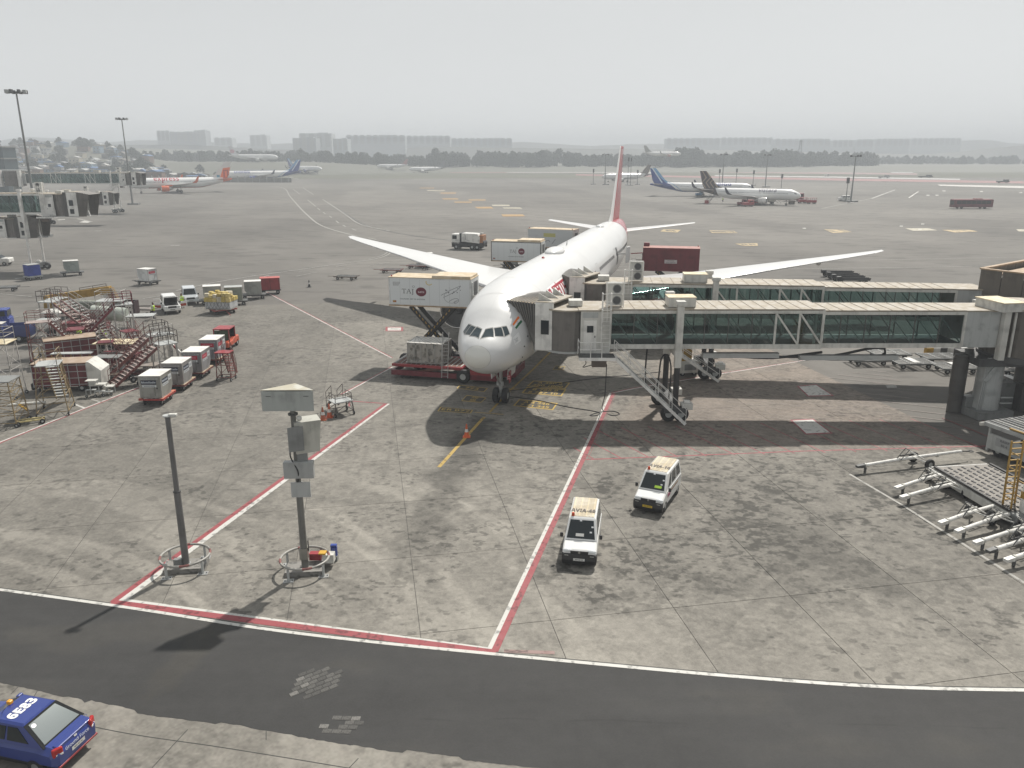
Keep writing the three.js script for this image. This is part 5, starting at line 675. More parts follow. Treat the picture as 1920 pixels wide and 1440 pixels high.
// --- blue saloon car in the corner ---
{
  const f = G(42, 1310, 1.45), r = G(114, 1326, 1.4), rc = G(145, 1386, 0.75); const dir = f.clone().sub(r).setY(0).normalize(); const pos = rc.clone().setY(0).addScaledVector(dir, 2.13);
  const bp = carPaint(0.014, 0.034, 0.20); bp.roughness = 0.3; const t = thing('saloon_car', 'blue saloon car with 6E83 on its roof and an amber beacon', 'car', pos, Math.atan2(-dir.z, dir.x)); const W = 1.7;
  mb().ext([[-2.12, 0.42], [-2.14, 0.75], [-2.05, 0.93], [-1.5, 1.0], [1.0, 0.97], [1.9, 0.8], [2.1, 0.6], [2.1, 0.35], [-2.05, 0.3]], W, 0, 0, 0, 0, 0, 0, 0.16).build('body', bp, t);
  const gh = greenhouse(t, { x0: -1.72, x1: 1.0, y: 0.94, w: 1.58 }, { x0: -0.95, x1: 0.2, y: 1.43, w: 1.2 }, bp); const rear = new THREE.MeshPhysicalMaterial({ color: new THREE.Color(0.16, 0.18, 0.18), roughness: 0.07, metalness: 0.35 });
  gh.glass('front', 0.05, 0.95, 0.08, 0.94, 'windscreen', [0.02, 0.02]); gh.glass('back', 0.0, 1.0, 0.0, 1.0, 'window_seal', [0, 0], M(0.008, 0.009, 0.01, { r: 0.95, t: 'none', nr: 1 })); gh.glass('back', 0.07, 0.93, 0.1, 0.93, 'rear_window', [0.03, 0.03], rear).position.set(-0.008, 0.008, 0);
  for (const s of ['left', 'right']) for (const [a, b] of [[0.16, 0.46], [0.5, 0.82]]) { const q = s === 'left' ? [a, b] : [1 - b, 1 - a]; gh.glass(s, q[0], q[1], 0.16, 0.88, 'side_window', s === 'left' ? [a < 0.3 ? 0.05 : 0, b > 0.6 ? 0.1 : 0] : [b > 0.6 ? 0.1 : 0, a < 0.3 ? 0.05 : 0]); }
  print(t, 'roof_number', 1.0, 0.44, printMat('roof6e', 256, 112, (c, w, h) => { c.clearRect(0, 0, w, h); c.fillStyle = css(0.8, 0.8, 0.78); c.font = 'bold 108px sans-serif'; c.textAlign = 'center'; c.textBaseline = 'middle'; c.fillText('6E83', w / 2, h / 2 + 4, w - 4); c.lineWidth = 5; c.strokeStyle = c.fillStyle; c.strokeText('6E83', w / 2, h / 2 + 4, w - 4); }, { alpha: 1 }), -0.32, 1.489, 0.0, -Math.PI / 2, -Math.PI / 2);
  mb().rbox(0.14, 0.12, 0.14, 0.03, 0.2, 1.53, 0.1).build('beacon', M(0.75, 0.33, 0.02, { r: 0.25, t: 'none' }), t); mb().bar(V(0.1, 1.47, -0.3), V(-0.1, 1.7, -0.3), 0.008).build('aerial', P.black, t);
  for (const s of [-1, 1]) { const l = mb().rbox(0.12, 0.28, 0.3, 0.05, -2.05, 0.83, s * 0.66, s * 0.45).build('tail_lamp', P.tail, t); mb().rbox(0.03, 0.06, 0.2, 0.01, -2.115, 0.76, s * 0.65, s * 0.45).build('reversing_lamp', P.lamp, l); mb().rbox(0.12, 0.16, 0.2, 0.04, 0.75, 1.02, s * 0.92).build('mirror', bp, t); }
  print(t, 'number_plate', 0.5, 0.12, textPrint('pl6e', 128, 32, css(0.6, 0.6, 0.58), css(0.03, 0.03, 0.03), ['MH 43 AL'], { k: 0.6 }), -2.152, 0.62, 0, -Math.PI / 2);
  const gf = (k, w, h, s) => printMat(k, w, h, (c) => { c.clearRect(0, 0, w, h); c.fillStyle = css(0.85, 0.86, 0.88); c.font = `${s}px sans-serif`; c.textAlign = 'center'; c.textBaseline = 'middle'; if (w > h * 3) c.fillText('Ground Force', w / 2, h / 2, w - 4); else { c.fillText('Ground', w / 2, h * 0.3); c.fillText('Force', w / 2, h * 0.72); } }, { alpha: 1 });
  print(t, 'boot_lettering', 0.95, 0.13, gf('gf1', 256, 36, 40), -2.136, 0.78, 0, -Math.PI / 2, -0.1); print(t, 'badge', 0.1, 0.08, textPrint('bdg', 16, 16, css(0.5, 0.5, 0.5), css(0.3, 0.3, 0.3), ['o']), -2.085, 0.915, 0, -Math.PI / 2, -0.45);
  print(t, 'door_lettering', 0.6, 0.36, gf('gf2', 128, 80, 34), -0.35, 0.66, 0.856, 0); print(t, 'side_lettering', 0.62, 0.07, printMat('sl', 128, 16, (c) => { c.clearRect(0, 0, 128, 16); c.fillStyle = css(0.7, 0.7, 0.7); c.font = 'italic bold 15px sans-serif'; c.fillText('goindigo.in', 2, 12, 124); }, { alpha: 1 }), -1.45, 0.86, 0.853, 0);
  print(t, 'sticker', 0.16, 0.14, printMat('rst', 32, 32, (c) => { c.clearRect(0, 0, 32, 32); c.fillStyle = '#ddd'; c.beginPath(); c.arc(16, 16, 15, 0, 7); c.fill(); }, { alpha: 1 }), -1.12, 1.36, -0.42, -Math.PI / 2, -0.99);
  mb().rbox(0.06, 0.07, 1.5, 0.02, -2.1, 0.36, 0).build('bumper_trim', P.red, t); mb().rbox(0.2, 0.1, 1.3, 0.03, -1.98, 0.93, 0, 0, 0, 0.1).build('boot_lip', bp, t); axle(t, [-1.35, 1.3], W, 0.3, 0.18, P.grey); mb().box(3.8, 0.15, 1.4, 0, 0.27, 0).build('underbody', P.black, t);
}
// --- dollies and unit load devices ---
const dollyRed = M(0.33, 0.05, 0.045, { r: 0.7, t: 'worn' });
function dolly(label, pos, turn, o = {}) {
  const t = thing(o.name ?? 'cargo_dolly', label, 'dolly', pos, turn, o.group); const l = o.l ?? 2.9, w = o.w ?? 1.75, m = o.m ?? dollyRed, y = 0.48;
  for (const s of [-1, 1]) mb().box(l, 0.13, 0.09, 0, y, s * (w / 2 - 0.045)).build('side_rail', m, t); for (const x of [-l / 2 + 0.05, -l / 6, l / 6, l / 2 - 0.05]) mb().box(0.09, 0.11, w - 0.2, x, y, 0).build('cross_beam', m, t);
  const n = 5; for (let i = 0; i < n; i++) mb().bar(V(-l / 2 + 0.1, y + 0.05, (i - 2) * w / 6), V(l / 2 - 0.1, y + 0.05, (i - 2) * w / 6), 0.03).build('roller', P.galv, t);
  if (o.plates) for (const s of [-1, 1]) mb().box(l, 0.03, 0.26, 0, y + 0.08, s * (w / 2 - 0.13)).build('edge_plate', o.plates, t);
  for (const x of [-l * 0.34, l * 0.34]) for (const s of [-1, 1]) wheel(t, 0.21, 0.14, x, 0.21, s * (w / 2 - 0.28)); for (const x of [-l * 0.34, l * 0.34]) mb().box(0.14, 0.14, w - 0.5, x, 0.3, 0).build('axle', P.black, t);
  if (!o.nobar) mb().bar(V(l / 2, 0.42, 0), V(l / 2 + 1.3, o.barDown ? 0.12 : 0.4, 0), 0.035).tor(0.06, 0.02, l / 2 + 1.36, o.barDown ? 0.12 : 0.4, 0).build('tow_bar', m, t); return t;
}
function uld(label, pos, turn, o = {}) { // container: lower front corner cut back
  const t = thing('cargo_container', label, 'container', pos, turn, o.group); const l = o.l ?? 2.0, w = o.w ?? 1.53, h = o.h ?? 1.62, m = o.m ?? P.alu, y = 0.57, cut = o.cut ?? 0.42;
  mb().ext([[-l / 2, 0], [l / 2 - cut, 0], [l / 2, 0.55], [l / 2, h], [-l / 2, h]], w, 0, y, 0, 0, 0, 0, 0.012).build('shell', m, t);
  mb().rbox(l + 0.03, 0.04, w + 0.03, 0.01, 0, y + h + 0.012, 0).build('roof', o.roof ?? P.white, t);
  const fr = [[-l / 2, h / 2, 0, 0.05, h, 1]]; for (const s of [-1, 1]) { mb().box(0.05, h, 0.05, -l / 2 + 0.01, y + h / 2, s * (w / 2 - 0.01)).build('edge_post', P.steel, t); mb().box(l, 0.05, 0.05, 0, y + h - 0.03, s * (w / 2 - 0.005)).build('edge_rail', P.steel, t); } mb().box(0.06, 0.05, w, -l / 2 + 0.005, y + h - 0.03, 0).build('edge_rail', P.steel, t); mb().box(l - cut, 0.06, w + 0.05, -cut / 2, y + 0.01, 0).build('base_plate', P.steel, t); mb().box(0.012, h * 0.5, 0.02, -l / 2 - 0.005, y + h * 0.35, w * 0.2).build('door_seam', P.dgrey, t);
  if (o.sign) { const s = o.sign; print(t, 'label', w * 0.72, 0.32, s, -l / 2 - 0.008, y + h * 0.72, -w * 0.05, -Math.PI / 2); print(t, 'label', l * 0.5, 0.32, s, -l * 0.12, y + h * 0.72, w / 2 + 0.008, 0); const s2 = o.sub ?? subLabel; print(t, 'label', w * 0.66, 0.16, s2, -l / 2 - 0.008, y + h * 0.55, -w * 0.03, -Math.PI / 2); print(t, 'label', l * 0.5, 0.18, s2, -l * 0.1, y + h * 0.54, w / 2 + 0.008, 0); print(t, 'label', w * 0.8, 0.1, headLabel, -l / 2 - 0.008, y + h * 0.88, 0, -Math.PI / 2); print(t, 'label', l * 0.26, 0.42, s2, l * 0.3, y + h * 0.72, w / 2 + 0.008, 0); }
  mb().box(0.02, 0.1, 0.09, -l / 2 - 0.01, y + h * 0.45, w * 0.32).build('latch', P.black, t); return t;
}
const subLabel = textPrint('sub', 128, 32, css(0.55, 0.57, 0.58), css(0.06, 0.07, 0.09), ['MANILADE'], { k: 0.6 }), headLabel = textPrint('head', 128, 20, css(0.34, 0.35, 0.35), css(0.12, 0.12, 0.13), ['AKE 31845 AI'], { k: 0.8 });
const navyLabel = textPrint('navy', 128, 48, css(0.01, 0.016, 0.04), css(0.62, 0.66, 0.68), ['Manilade'], { k: 0.62 }), redLabel = textPrint('redl', 128, 48, css(0.42, 0.02, 0.05), css(0.6, 0.35, 0.36), ['AIR INDIA'], { k: 0.42 });
{ // the train with its tractor
  const P1 = G(299, 749), P4 = G(406, 674); const hd = heading(P1, P4), cols = [[297, 753], [337, 727], [372, 704], [402, 679]];
  cols.forEach(([x, y], i) => { const p = G(x, y); const nm = ['nearest', 'second', 'third', 'farthest'][i]; dolly(`${i === 0 ? 'red dolly with orange edge' : 'worn dolly'} under the ${nm} container of the four-container train`, p, hd, { group: 'dollies of the container train', m: i === 0 ? M(0.40, 0.035, 0.03, { r: 0.6, t: 'worn' }) : M(0.18, 0.05, 0.045, { r: 0.75, t: 'worn' }), plates: i === 0 ? M(0.68, 0.24, 0.16, { r: 0.6, t: 'worn' }) : M(0.5, 0.38, 0.26, { r: 0.7, t: 'worn' }), l: 2.3 }); uld(`grey metal container with ${i < 2 ? 'navy' : 'red'} label, ${nm} in the four-container train`, p, hd, { group: 'containers of the train', sign: i < 2 ? navyLabel : redLabel, m: M(0.33 - i * 0.02, 0.33 - i * 0.02, 0.31, { r: 0.5, m: 0.3 }) }); });
  const t = thing('tow_tractor', 'red baggage tractor with roof cab at the head of the train', 'tractor', G(425, 652), hd); mb().ext([[-1.5, 0.35], [-1.5, 0.8], [-0.2, 0.85], [0.2, 1.0], [1.4, 0.95], [1.5, 0.4]], 1.5, 0, 0, 0, 0, 0, 0, 0.05).build('body', M(0.55, 0.10, 0.05), t); mb().rbox(1.7, 0.1, 1.5, 0.03, -0.2, 1.95, 0).build('cab_roof', P.red, t); for (const x of [-1, 0.6]) for (const s of [-1, 1]) mb().box(0.09, 1.1, 0.09, x, 1.42, s * 0.68).build('cab_post', P.red, t); mb().box(0.04, 0.85, 1.3, -1.0, 1.42, 0).build('rear_glass', M(0.06, 0.09, 0.06, { r: 0.2 }), t); mb().box(0.05, 0.9, 1.3, 0.6, 1.4, 0).build('windscreen', darkGlass, t); mb().rbox(0.5, 0.5, 1.0, 0.08, -0.4, 1.1, 0).build('seat', P.black, t); for (const s of [-1, 1]) mb().rbox(0.1, 0.7, 0.3, 0.03, 1.48, 0.6, s * 0.5).build('bumper', P.orange, t); axle(t, [-0.95, 0.95], 1.5, 0.33, 0.22);
}
const greyM = (k, g = 1) => M(0.36 * k, 0.37 * k * g, 0.355 * k, { r: 0.5, m: 0.25 });
for (const [x, y, turn, m, sign, lab, dm] of [
  [400, 566, -2.8, greyM(1.1), redLabel, 'pale grey container with red label behind the yellow cargo pallet'], [440, 568, -2.85, M(0.22, 0.25, 0.22, { r: 0.5, m: 0.2 }), null, 'dull green-grey container, middle of the row behind the pallet'], [476, 556, -2.85, greyM(0.95), redLabel, 'tall grey container with red label next to the red cart'],
  [278, 530, 2.75, M(0.66, 0.68, 0.68, { r: 0.5 }), redLabel, 'white container standing alone on a black dolly'], [136, 513, -2.6, M(0.3, 0.34, 0.33, { r: 0.5, m: 0.2 }), null, 'grey container with dark green end on a black dolly, left'],
  [800, 497, -2.9, greyM(0.55), null, 'dark grey container on a dolly under the left wing tip side'], [958, 498, -2.9, greyM(0.8), null, 'grey container under the raised second catering truck'],
]) { const p = G(x, y + 3); uld(lab, p, turn, { m, sign, roof: y === 568 ? P.lgrey : undefined }); dolly('dark dolly carrying the ' + lab.split(' ').slice(0, 6).join(' '), p, turn, { m: P.dgrey, l: 3.1 }); if (x === 136) { print; } }
{ const p = G(63, 524); const u = uld('small blue container with white line logo at the far left', p, -2.2, { m: M(0.03, 0.06, 0.33, { r: 0.45 }), roof: P.lgrey, cut: 0.05, l: 1.7 }); print(u, 'logo', 1.1, 0.7, printMat('bl', 64, 48, (c) => { c.clearRect(0, 0, 64, 48); c.strokeStyle = css(0.45, 0.5, 0.6); c.lineWidth = 3; c.beginPath(); c.moveTo(4, 30); c.lineTo(28, 24); c.lineTo(36, 8); c.moveTo(28, 24); c.lineTo(60, 20); c.moveTo(36, 24); c.lineTo(30, 42); c.stroke(); }, { alpha: 1 }), 0, 1.4, 0.775); dolly('grey dolly under the small blue container', p, -2.2, { m: P.lgrey, l: 2 }); }
{ const p = G(508, 550), t = thing('baggage_cart', 'bright red curtain-sided baggage cart at the end of the container row', 'cart', p, -2.85, undefined); mb().rbox(2.4, 1.5, 1.5, 0.03, 0, 1.3, 0).build('body', P.red, t); for (const x of [-1.1, 0, 1.1]) for (const s of [-1, 1]) mb().box(0.07, 1.5, 0.05, x, 1.3, s * 0.76).build('post', P.dred, t); mb().rbox(2.5, 0.06, 1.6, 0.02, 0, 2.08, 0).build('roof', M(0.45, 0.1, 0.09, { r: 0.7 }), t); mb().box(2.6, 0.12, 1.5, 0, 0.5, 0).build('chassis', P.black, t); axle(t, [-0.9, 0.9], 1.4, 0.24, 0.15); }
{ // cargo pallets: boxes under a net
  const p = G(417, 586); const t = thing('cargo_pallet', 'pallet of yellow parcels over a netted white base', 'pallet', V(p.x, 0.58, p.z), -0.12); mb().box(3.1, 0.05, 2.2, 0, 0, 0).build('sheet', P.alu, t); mb().rbox(2.95, 0.95, 2.05, 0.1, 0, 0.5, 0).build('wrapped_base', M(0.5, 0.52, 0.54, { r: 0.6 }), t); seed = 8;
  const ym = [M(0.55, 0.43, 0.12, { r: 0.8 }), M(0.62, 0.5, 0.2, { r: 0.8 }), M(0.48, 0.36, 0.09, { r: 0.8 }), M(0.6, 0.55, 0.42, { r: 0.8 })]; for (let i = 0; i < 6; i++) for (let j = 0; j < 4; j++) { const h = rnd(0.4, 0.62), h2 = rnd(0.3, 0.5); mb().rbox(0.5, h, 0.54, 0.06, -1.28 + i * 0.51, 0.8 + h / 2, -0.82 + j * 0.55, rnd(-0.15, 0.15)).build('parcel', pick(ym), t); if ((i > 0 && i < 5) || rnd() < 0.5) mb().rbox(0.48, h2, 0.5, 0.07, -1.25 + i * 0.5, 0.8 + h + h2 / 2, -0.76 + j * 0.5, rnd(-0.3, 0.3)).build('parcel', pick(ym), t); }
  for (const s of [-1, 1]) for (let i = 0; i < 7; i++) { const a = -1.4 + i * 0.42; mb().bar(V(a, 0.1, s * 1.04), V(a + 0.4, 0.95, s * 1.04), 0.015).build('net_strap', P.dgrey, t); mb().bar(V(a + 0.4, 0.1, s * 1.04), V(a, 0.95, s * 1.04), 0.015).build('net_strap', P.dgrey, t); }
  dolly('wide red dolly under the pallet of yellow parcels', V(p.x, 0, p.z), -0.9 + Math.PI * 0 - 0.0, { l: 2.6, w: 2.6, barDown: 1 }); dolly;
}
for (const [x, y, turn, m, lab, o] of [[650, 524, 2.9, P.brown, 'empty brown flat dolly left of the catering truck', {}], [735, 511, 2.95, M(0.22, 0.07, 0.06, { r: 0.8, t: 'worn' }), 'empty rust-red flat dolly, left of two behind the catering truck', {}], [783, 503, 2.95, M(0.22, 0.07, 0.06, { r: 0.8, t: 'worn' }), 'empty rust-red flat dolly, right of two behind the catering truck', {}],
  [10, 545, 0.3, P.dgrey, 'grey flat dolly at the left edge', {}], [1625, 682, 0.05, P.grey, 'flat dolly with a white plate under the bridges, leftmost of its row', { p: 1 }], [1708, 688, 0.05, P.grey, 'flat dolly with a white plate under the bridges, second from the left', { p: 1 }], [1790, 697, 0.05, P.grey, 'flat dolly with a white plate beside the dark rotunda column', { p: 1 }], [1665, 671, 0.05, P.grey, 'flat dolly half hidden behind the row under the bridges', {}], [1760, 678, 0.05, P.grey, 'flat dolly behind the second dolly of the row', {}], [1900, 700, 0.1, P.grey, 'flat dolly seen right of the rotunda column', { p: 1 }], [1895, 722, 0.1, P.grey, 'flat dolly low behind the rotunda column', { p: 1 }]]) {
  const d = dolly(lab, G(x, y), turn, { m, l: 3.2, w: 2.0, nobar: false }); if (o.p) mb().box(0.55, 0.03, 1.7, 0, 0.6, 0).build('white_plate', P.white, d); }
for (let i = 0; i < 4; i++) { const t = thing('conveyor_rack', `black folded roller rack, ${['nearest', 'second', 'third', 'farthest'][i]} of four left beyond the jet bridges`, 'rack', G(1600 - i * 10, 532 - i * 4.5), -0.02, 'roller racks'); mb().rbox(4.4, 0.28, 0.7, 0.04, 0, 0.6, 0).build('bed', P.dgrey, t); for (const s of [-1, 1]) mb().box(4.5, 0.12, 0.06, 0, 0.78, s * 0.34).build('rail', P.black, t); axle(t, [-1.8, 1.6], 0.8, 0.25, 0.14); mb().box(0.6, 0.5, 0.7, -2.1, 0.75, 0).build('drive_end', P.black, t); }
{ const t = thing('barrier_block', 'black and white striped barrier with a yellow end beyond the near bridge', 'barrier', G(1772, 667), 0.02); const n = 6; for (let i = 0; i < n; i++) mb().rbox(0.62, 0.75, 0.5, 0.02, (i - 2.5) * 0.62, 0.4, 0).build('block', i === 0 ? P.yellow : i % 2 ? P.white : P.dgrey, t); }
// --- catering high-lift trucks ---
function caterPrint(doodle) { return printMat('cater' + doodle, 1024, 384, (c, w, h) => { c.fillStyle = css(0.66, 0.68, 0.68); c.fillRect(0, 0, w, h); c.strokeStyle = css(0.45, 0.46, 0.46); c.lineWidth = 3; for (let x = 128; x < w; x += 128) { c.beginPath(); c.moveTo(x, 0); c.lineTo(x, h); c.stroke(); }
  const X = doodle ? 150 : 380; c.fillStyle = css(0.10, 0.10, 0.10); c.font = `${doodle ? 96 : 88}px serif`; c.textBaseline = 'alphabetic'; c.fillText('TAJ', X, 218); c.lineWidth = 5; c.strokeStyle = css(0.2, 0.2, 0.2); c.beginPath(); c.arc(X + 155, 112, 14, 0, 7); c.stroke(); c.fillStyle = css(0.13, 0.008, 0.025); c.beginPath(); c.arc(X + 252, 188, 68, 0, 7); c.fill(); c.fillStyle = css(0.6, 0.56, 0.56); c.font = 'bold 44px sans-serif'; c.textAlign = 'center'; c.fillText('sats', X + 252, 204); c.textAlign = 'left'; c.fillStyle = css(0.15, 0.16, 0.17); c.font = 'bold 27px sans-serif'; c.fillText('CULINARY ART IN MOTION', X - 30, 312, 330);
  if (doodle) { c.strokeStyle = css(0.6, 0.45, 0.1); c.lineWidth = 10; c.beginPath(); c.arc(510, 40, 40, 0.6, 3.6); c.stroke(); c.strokeStyle = css(0.06, 0.06, 0.08); c.lineWidth = 5; c.lineWidth = 3; c.beginPath(); c.arc(790, 250, 92, 0.4, 3.6); c.stroke(); c.lineWidth = 5; c.beginPath(); c.moveTo(660, 230); c.quadraticCurveTo(800, 130, 910, 80); c.quadraticCurveTo(890, 150, 690, 260); c.stroke(); for (let i = 0; i < 14; i++) { c.beginPath(); c.arc(720 + hash(i, 1, 1) * 190, 110 + hash(i, 2, 1) * 90, 3 + hash(i, 3, 1) * 8, 0, 7); c.fillStyle = css(0.05, 0.05, 0.07); c.fill(); } c.beginPath(); c.moveTo(760, 320); c.bezierCurveTo(820, 260, 900, 250, 880, 310); c.bezierCurveTo(850, 370, 780, 340, 860, 300); c.stroke(); c.strokeStyle = css(0.2, 0.2, 0.2); c.lineWidth = 3; for (let i = 0; i < 4; i++) { c.strokeRect(40, 48 + i * 15, 90 - i * 8, 12); } c.fillStyle = css(0.35, 0.12, 0.03); c.fillRect(28, 330, 46, 30); c.fillStyle = css(0.5, 0.38, 0.05); c.fillRect(34, 336, 20, 10); }
  else { c.fillStyle = css(0.25, 0.06, 0.04); c.fillRect(20, 340, 46, 24); } }); }
function liftTruck(label, pos, turn, o) { // o: lift (floor of the box), len, h, colours
  const t = thing('catering_truck', label, 'truck', pos, turn, o.group); const L = o.len, W = 2.5, y0 = o.lift, m = o.m ?? M(0.66, 0.68, 0.68, { r: 0.45 });
  mb().box(L * 0.8, 0.3, 1.0, 0.7, 0.85, 0).build('chassis', P.black, t); axle(t, [-L * 0.34, L * 0.36], 2.3, 0.5, 0.32);
  const cabm = o.cab ?? P.white; mb().rbox(1.8, 1.7, 2.35, 0.1, L / 2 + 0.1, 1.5, 0).build('cab', cabm, t); mb().box(0.04, 0.75, 2.0, L / 2 + 1.005, 1.85, 0).build('windscreen', darkGlass, t); for (const s of [-1, 1]) mb().rbox(0.9, 0.6, 0.04, 0.015, L / 2 + 0.25, 1.85, s * 1.18).build('cab_window', darkGlass, t); mb().rbox(1.7, 0.07, 2.3, 0.02, L / 2 + 0.1, 2.38, 0).build('cab_roof', o.cabRoof ?? P.white, t); mb().box(0.5, 0.09, 2.36, L / 2 - 0.6, 2.385, 0).build('roof_stripe', P.red, t); mb().rbox(0.2, 0.3, 2.3, 0.05, L / 2 + 1.0, 0.75, 0).build('bumper', P.lgrey, t);
  const b = new THREE.Group(); b.name = 'body'; t.add(b); b.position.y = y0; const H = o.h ?? 2.4;
  mb().rbox(L, H, W, 0.04, 0, H / 2, 0).build('box', m, b); mb().rbox(L + 0.04, 0.12, W + 0.06, 0.02, 0, 0.02, 0).build('sill', o.trim ?? P.tan, b); mb().rbox(L + 0.04, 0.06, W + 0.04, 0.02, 0, H + 0.02, 0).build('roof', o.roof ?? M(0.62, 0.52, 0.38, { r: 0.85, t: 'dusty' }), b);
  if (!o.plain) mb().rbox(L * 0.46, 0.22, W * 0.98, 0.05, L * 0.26, H + 0.14, 0).build('roof_hatch', M(0.66, 0.56, 0.42, { r: 0.85, t: 'dusty' }), b);
  if (o.frame) for (const s of [-1, 1]) for (const x of [-L / 2 + 0.04, L / 2 - 0.04]) mb().box(0.07, H, 0.04, x, H / 2, s * (W / 2 + 0.01)).build('corner_post', P.dgrey, b);
  if (o.frame) for (const s of [-1, 1]) mb().box(L, 0.07, 0.04, 0, H - 0.08, s * (W / 2 + 0.01)).build('top_rail', P.dgrey, b);
  if (o.print) { print(b, 'side_print', L * 0.96, H * 0.9, o.print, 0, H / 2 + 0.02, W / 2 + 0.006); }
  const fp = new THREE.Group(); fp.name = 'platform'; b.add(fp); mb().box(1.5, 0.1, 2.2, L / 2 + 0.75, 0.1, 0).build('deck', P.lgrey, fp); mb().rbox(0.9, 0.95, 0.05, 0.01, L / 2 + 0.5, 0.6, 1.1).build('side_panel', P.offwhite, fp); handrail(fp, [V(L / 2 + 0.05, 0.15, -1.1), V(L / 2 + 1.5, 0.15, -1.1)], 1.0, 0.7, P.lgrey); handrail(fp, [V(L / 2 + 0.95, 0.15, 1.1), V(L / 2 + 1.5, 0.15, 1.1)], 1.0, 0.5, P.lgrey); mb().box(0.06, 1.9, 1.2, L / 2 + 0.02, 1.1, 0.1).build('door_opening', P.dgrey, b); for (const s of [-0.75, 0.95]) mb().box(0.08, 2.0, 0.2, L / 2 + 0.05, 1.1, s).build('door_post', m, b);
  for (const s of [-1, 1]) mb().cyl(0.06, 0.06, 0.12, s * L * 0.47, H + 0.12, W * 0.4, 8).build('marker_lamp', P.tail, b);
  const span = L * 0.42, ym = 1.05; for (const s of [-1, 1]) { for (const [a, c, z] of [[-1, 1, 0.95], [1, -1, 0.78]]) { const A = V(a * span * 0.62, ym, s * z), B = V(c * span * 0.62, y0 - 0.08, s * z); mb().beam(A, B, 0.36, 0.12).build('scissor_arm', P.black, t); const d = B.clone().sub(A); for (let i = 1; i < 14; i++) { const p = A.clone().addScaledVector(d, i / 14); const ch = mb().beam(p.clone().addScaledVector(d.clone().normalize(), -0.07).add(V(0, 0, s * 0.065)), p.clone().addScaledVector(d.clone().normalize(), 0.07).add(V(0, 0.1, s * 0.065)), 0.09, 0.012); ch.build('hazard_mark', P.ochre, t); } } }
  return t;
}
{ const a = G(730, 571, 5.2), b = G(884, 577, 5.2), c = a.clone().lerp(b, 0.5), hd = heading(a, b), back = V(Math.sin(hd) , 0, Math.cos(hd)).multiplyScalar(-1.25); const k = c.clone().add(back).setY(0); liftTruck('white catering truck raised on scissors, nearest the nose, line drawing on its side', k, hd, { lift: 5.15, len: a.distanceTo(b), h: 2.35, print: caterPrint(true), group: 'catering trucks' }); }
{ const a = G(921, 489, 4.8), b = G(1014, 492, 4.8), c = a.clone().lerp(b, 0.5), hd = heading(a, b), back = V(Math.sin(hd), 0, Math.cos(hd)).multiplyScalar(-1.25); liftTruck('white catering truck raised on scissors behind the left wing, logo centred', c.clone().add(back).setY(0), hd, { lift: 4.8, len: a.distanceTo(b), h: 2.4, print: caterPrint(false), frame: 1, group: 'catering trucks' }); }
{ const a = G(989, 462, 4.8), b = G(1074, 466, 4.8), c = a.clone().lerp(b, 0.5), hd = heading(a, b), back = V(Math.sin(hd), 0, Math.cos(hd)).multiplyScalar(-1.25); liftTruck('plain white catering truck farthest back, yellow sign on its side', c.clone().add(back).setY(0), hd, { lift: 4.8, len: a.distanceTo(b), h: 2.5, plain: 1, group: 'catering trucks', print: printMat('cat3', 256, 96, (x, w, h) => { x.fillStyle = css(0.5, 0.52, 0.53); x.fillRect(0, 0, w, h); x.fillStyle = css(0.46, 0.44, 0.16); x.fillRect(90, 18, 70, 22); x.strokeStyle = css(0.15, 0.15, 0.18); x.lineWidth = 3; x.beginPath(); x.moveTo(100, 70); x.quadraticCurveTo(120, 50, 128, 70); x.moveTo(140, 80); x.lineTo(160, 52); x.stroke(); }) }); }
{ const a = G(1310, 510, 3.7), b = G(1204, 507, 3.7), c = a.clone().lerp(b, 0.5), hd = heading(a, b), back = V(Math.sin(hd), 0, Math.cos(hd)).multiplyScalar(1.25); const t = liftTruck('dark red high-lift truck raised to the rear right door', c.clone().add(back).setY(0), hd, { lift: 3.7, len: a.distanceTo(b), h: 2.75, m: P.dred, cab: P.dred, trim: P.dred, plain: 1, cabRoof: P.red, roof: M(0.42, 0.2, 0.18, { r: 0.8, t: 'dusty' }) });
  const bd = t.children.find(o => o.name === 'body'); print(bd, 'label', 1.5, 0.45, textPrint('rl', 96, 32, css(0.5, 0.46, 0.46), css(0.15, 0.12, 0.12), ['AIR INDIA', 'SATS AIRPORT'], { k: 0.7 }), 0, 1.15, -1.26, Math.PI); mb().ext([[0, 0], [1.0, 0], [0, 1.1]], 2.4, a.distanceTo(b) / 2, -0.1, 0).build('front_skirt', P.dred, bd); mb().rbox(0.7, 0.45, 0.7, 0.05, a.distanceTo(b) / 2 - 0.35, 3.0, 0.5).build('roof_unit', P.dred, bd); mb().beam(V(3.2, 1.9, 1.1), V(5.0, 1.75, 1.1), 0.1, 0.1).build('canopy_arm', P.red, bd); }
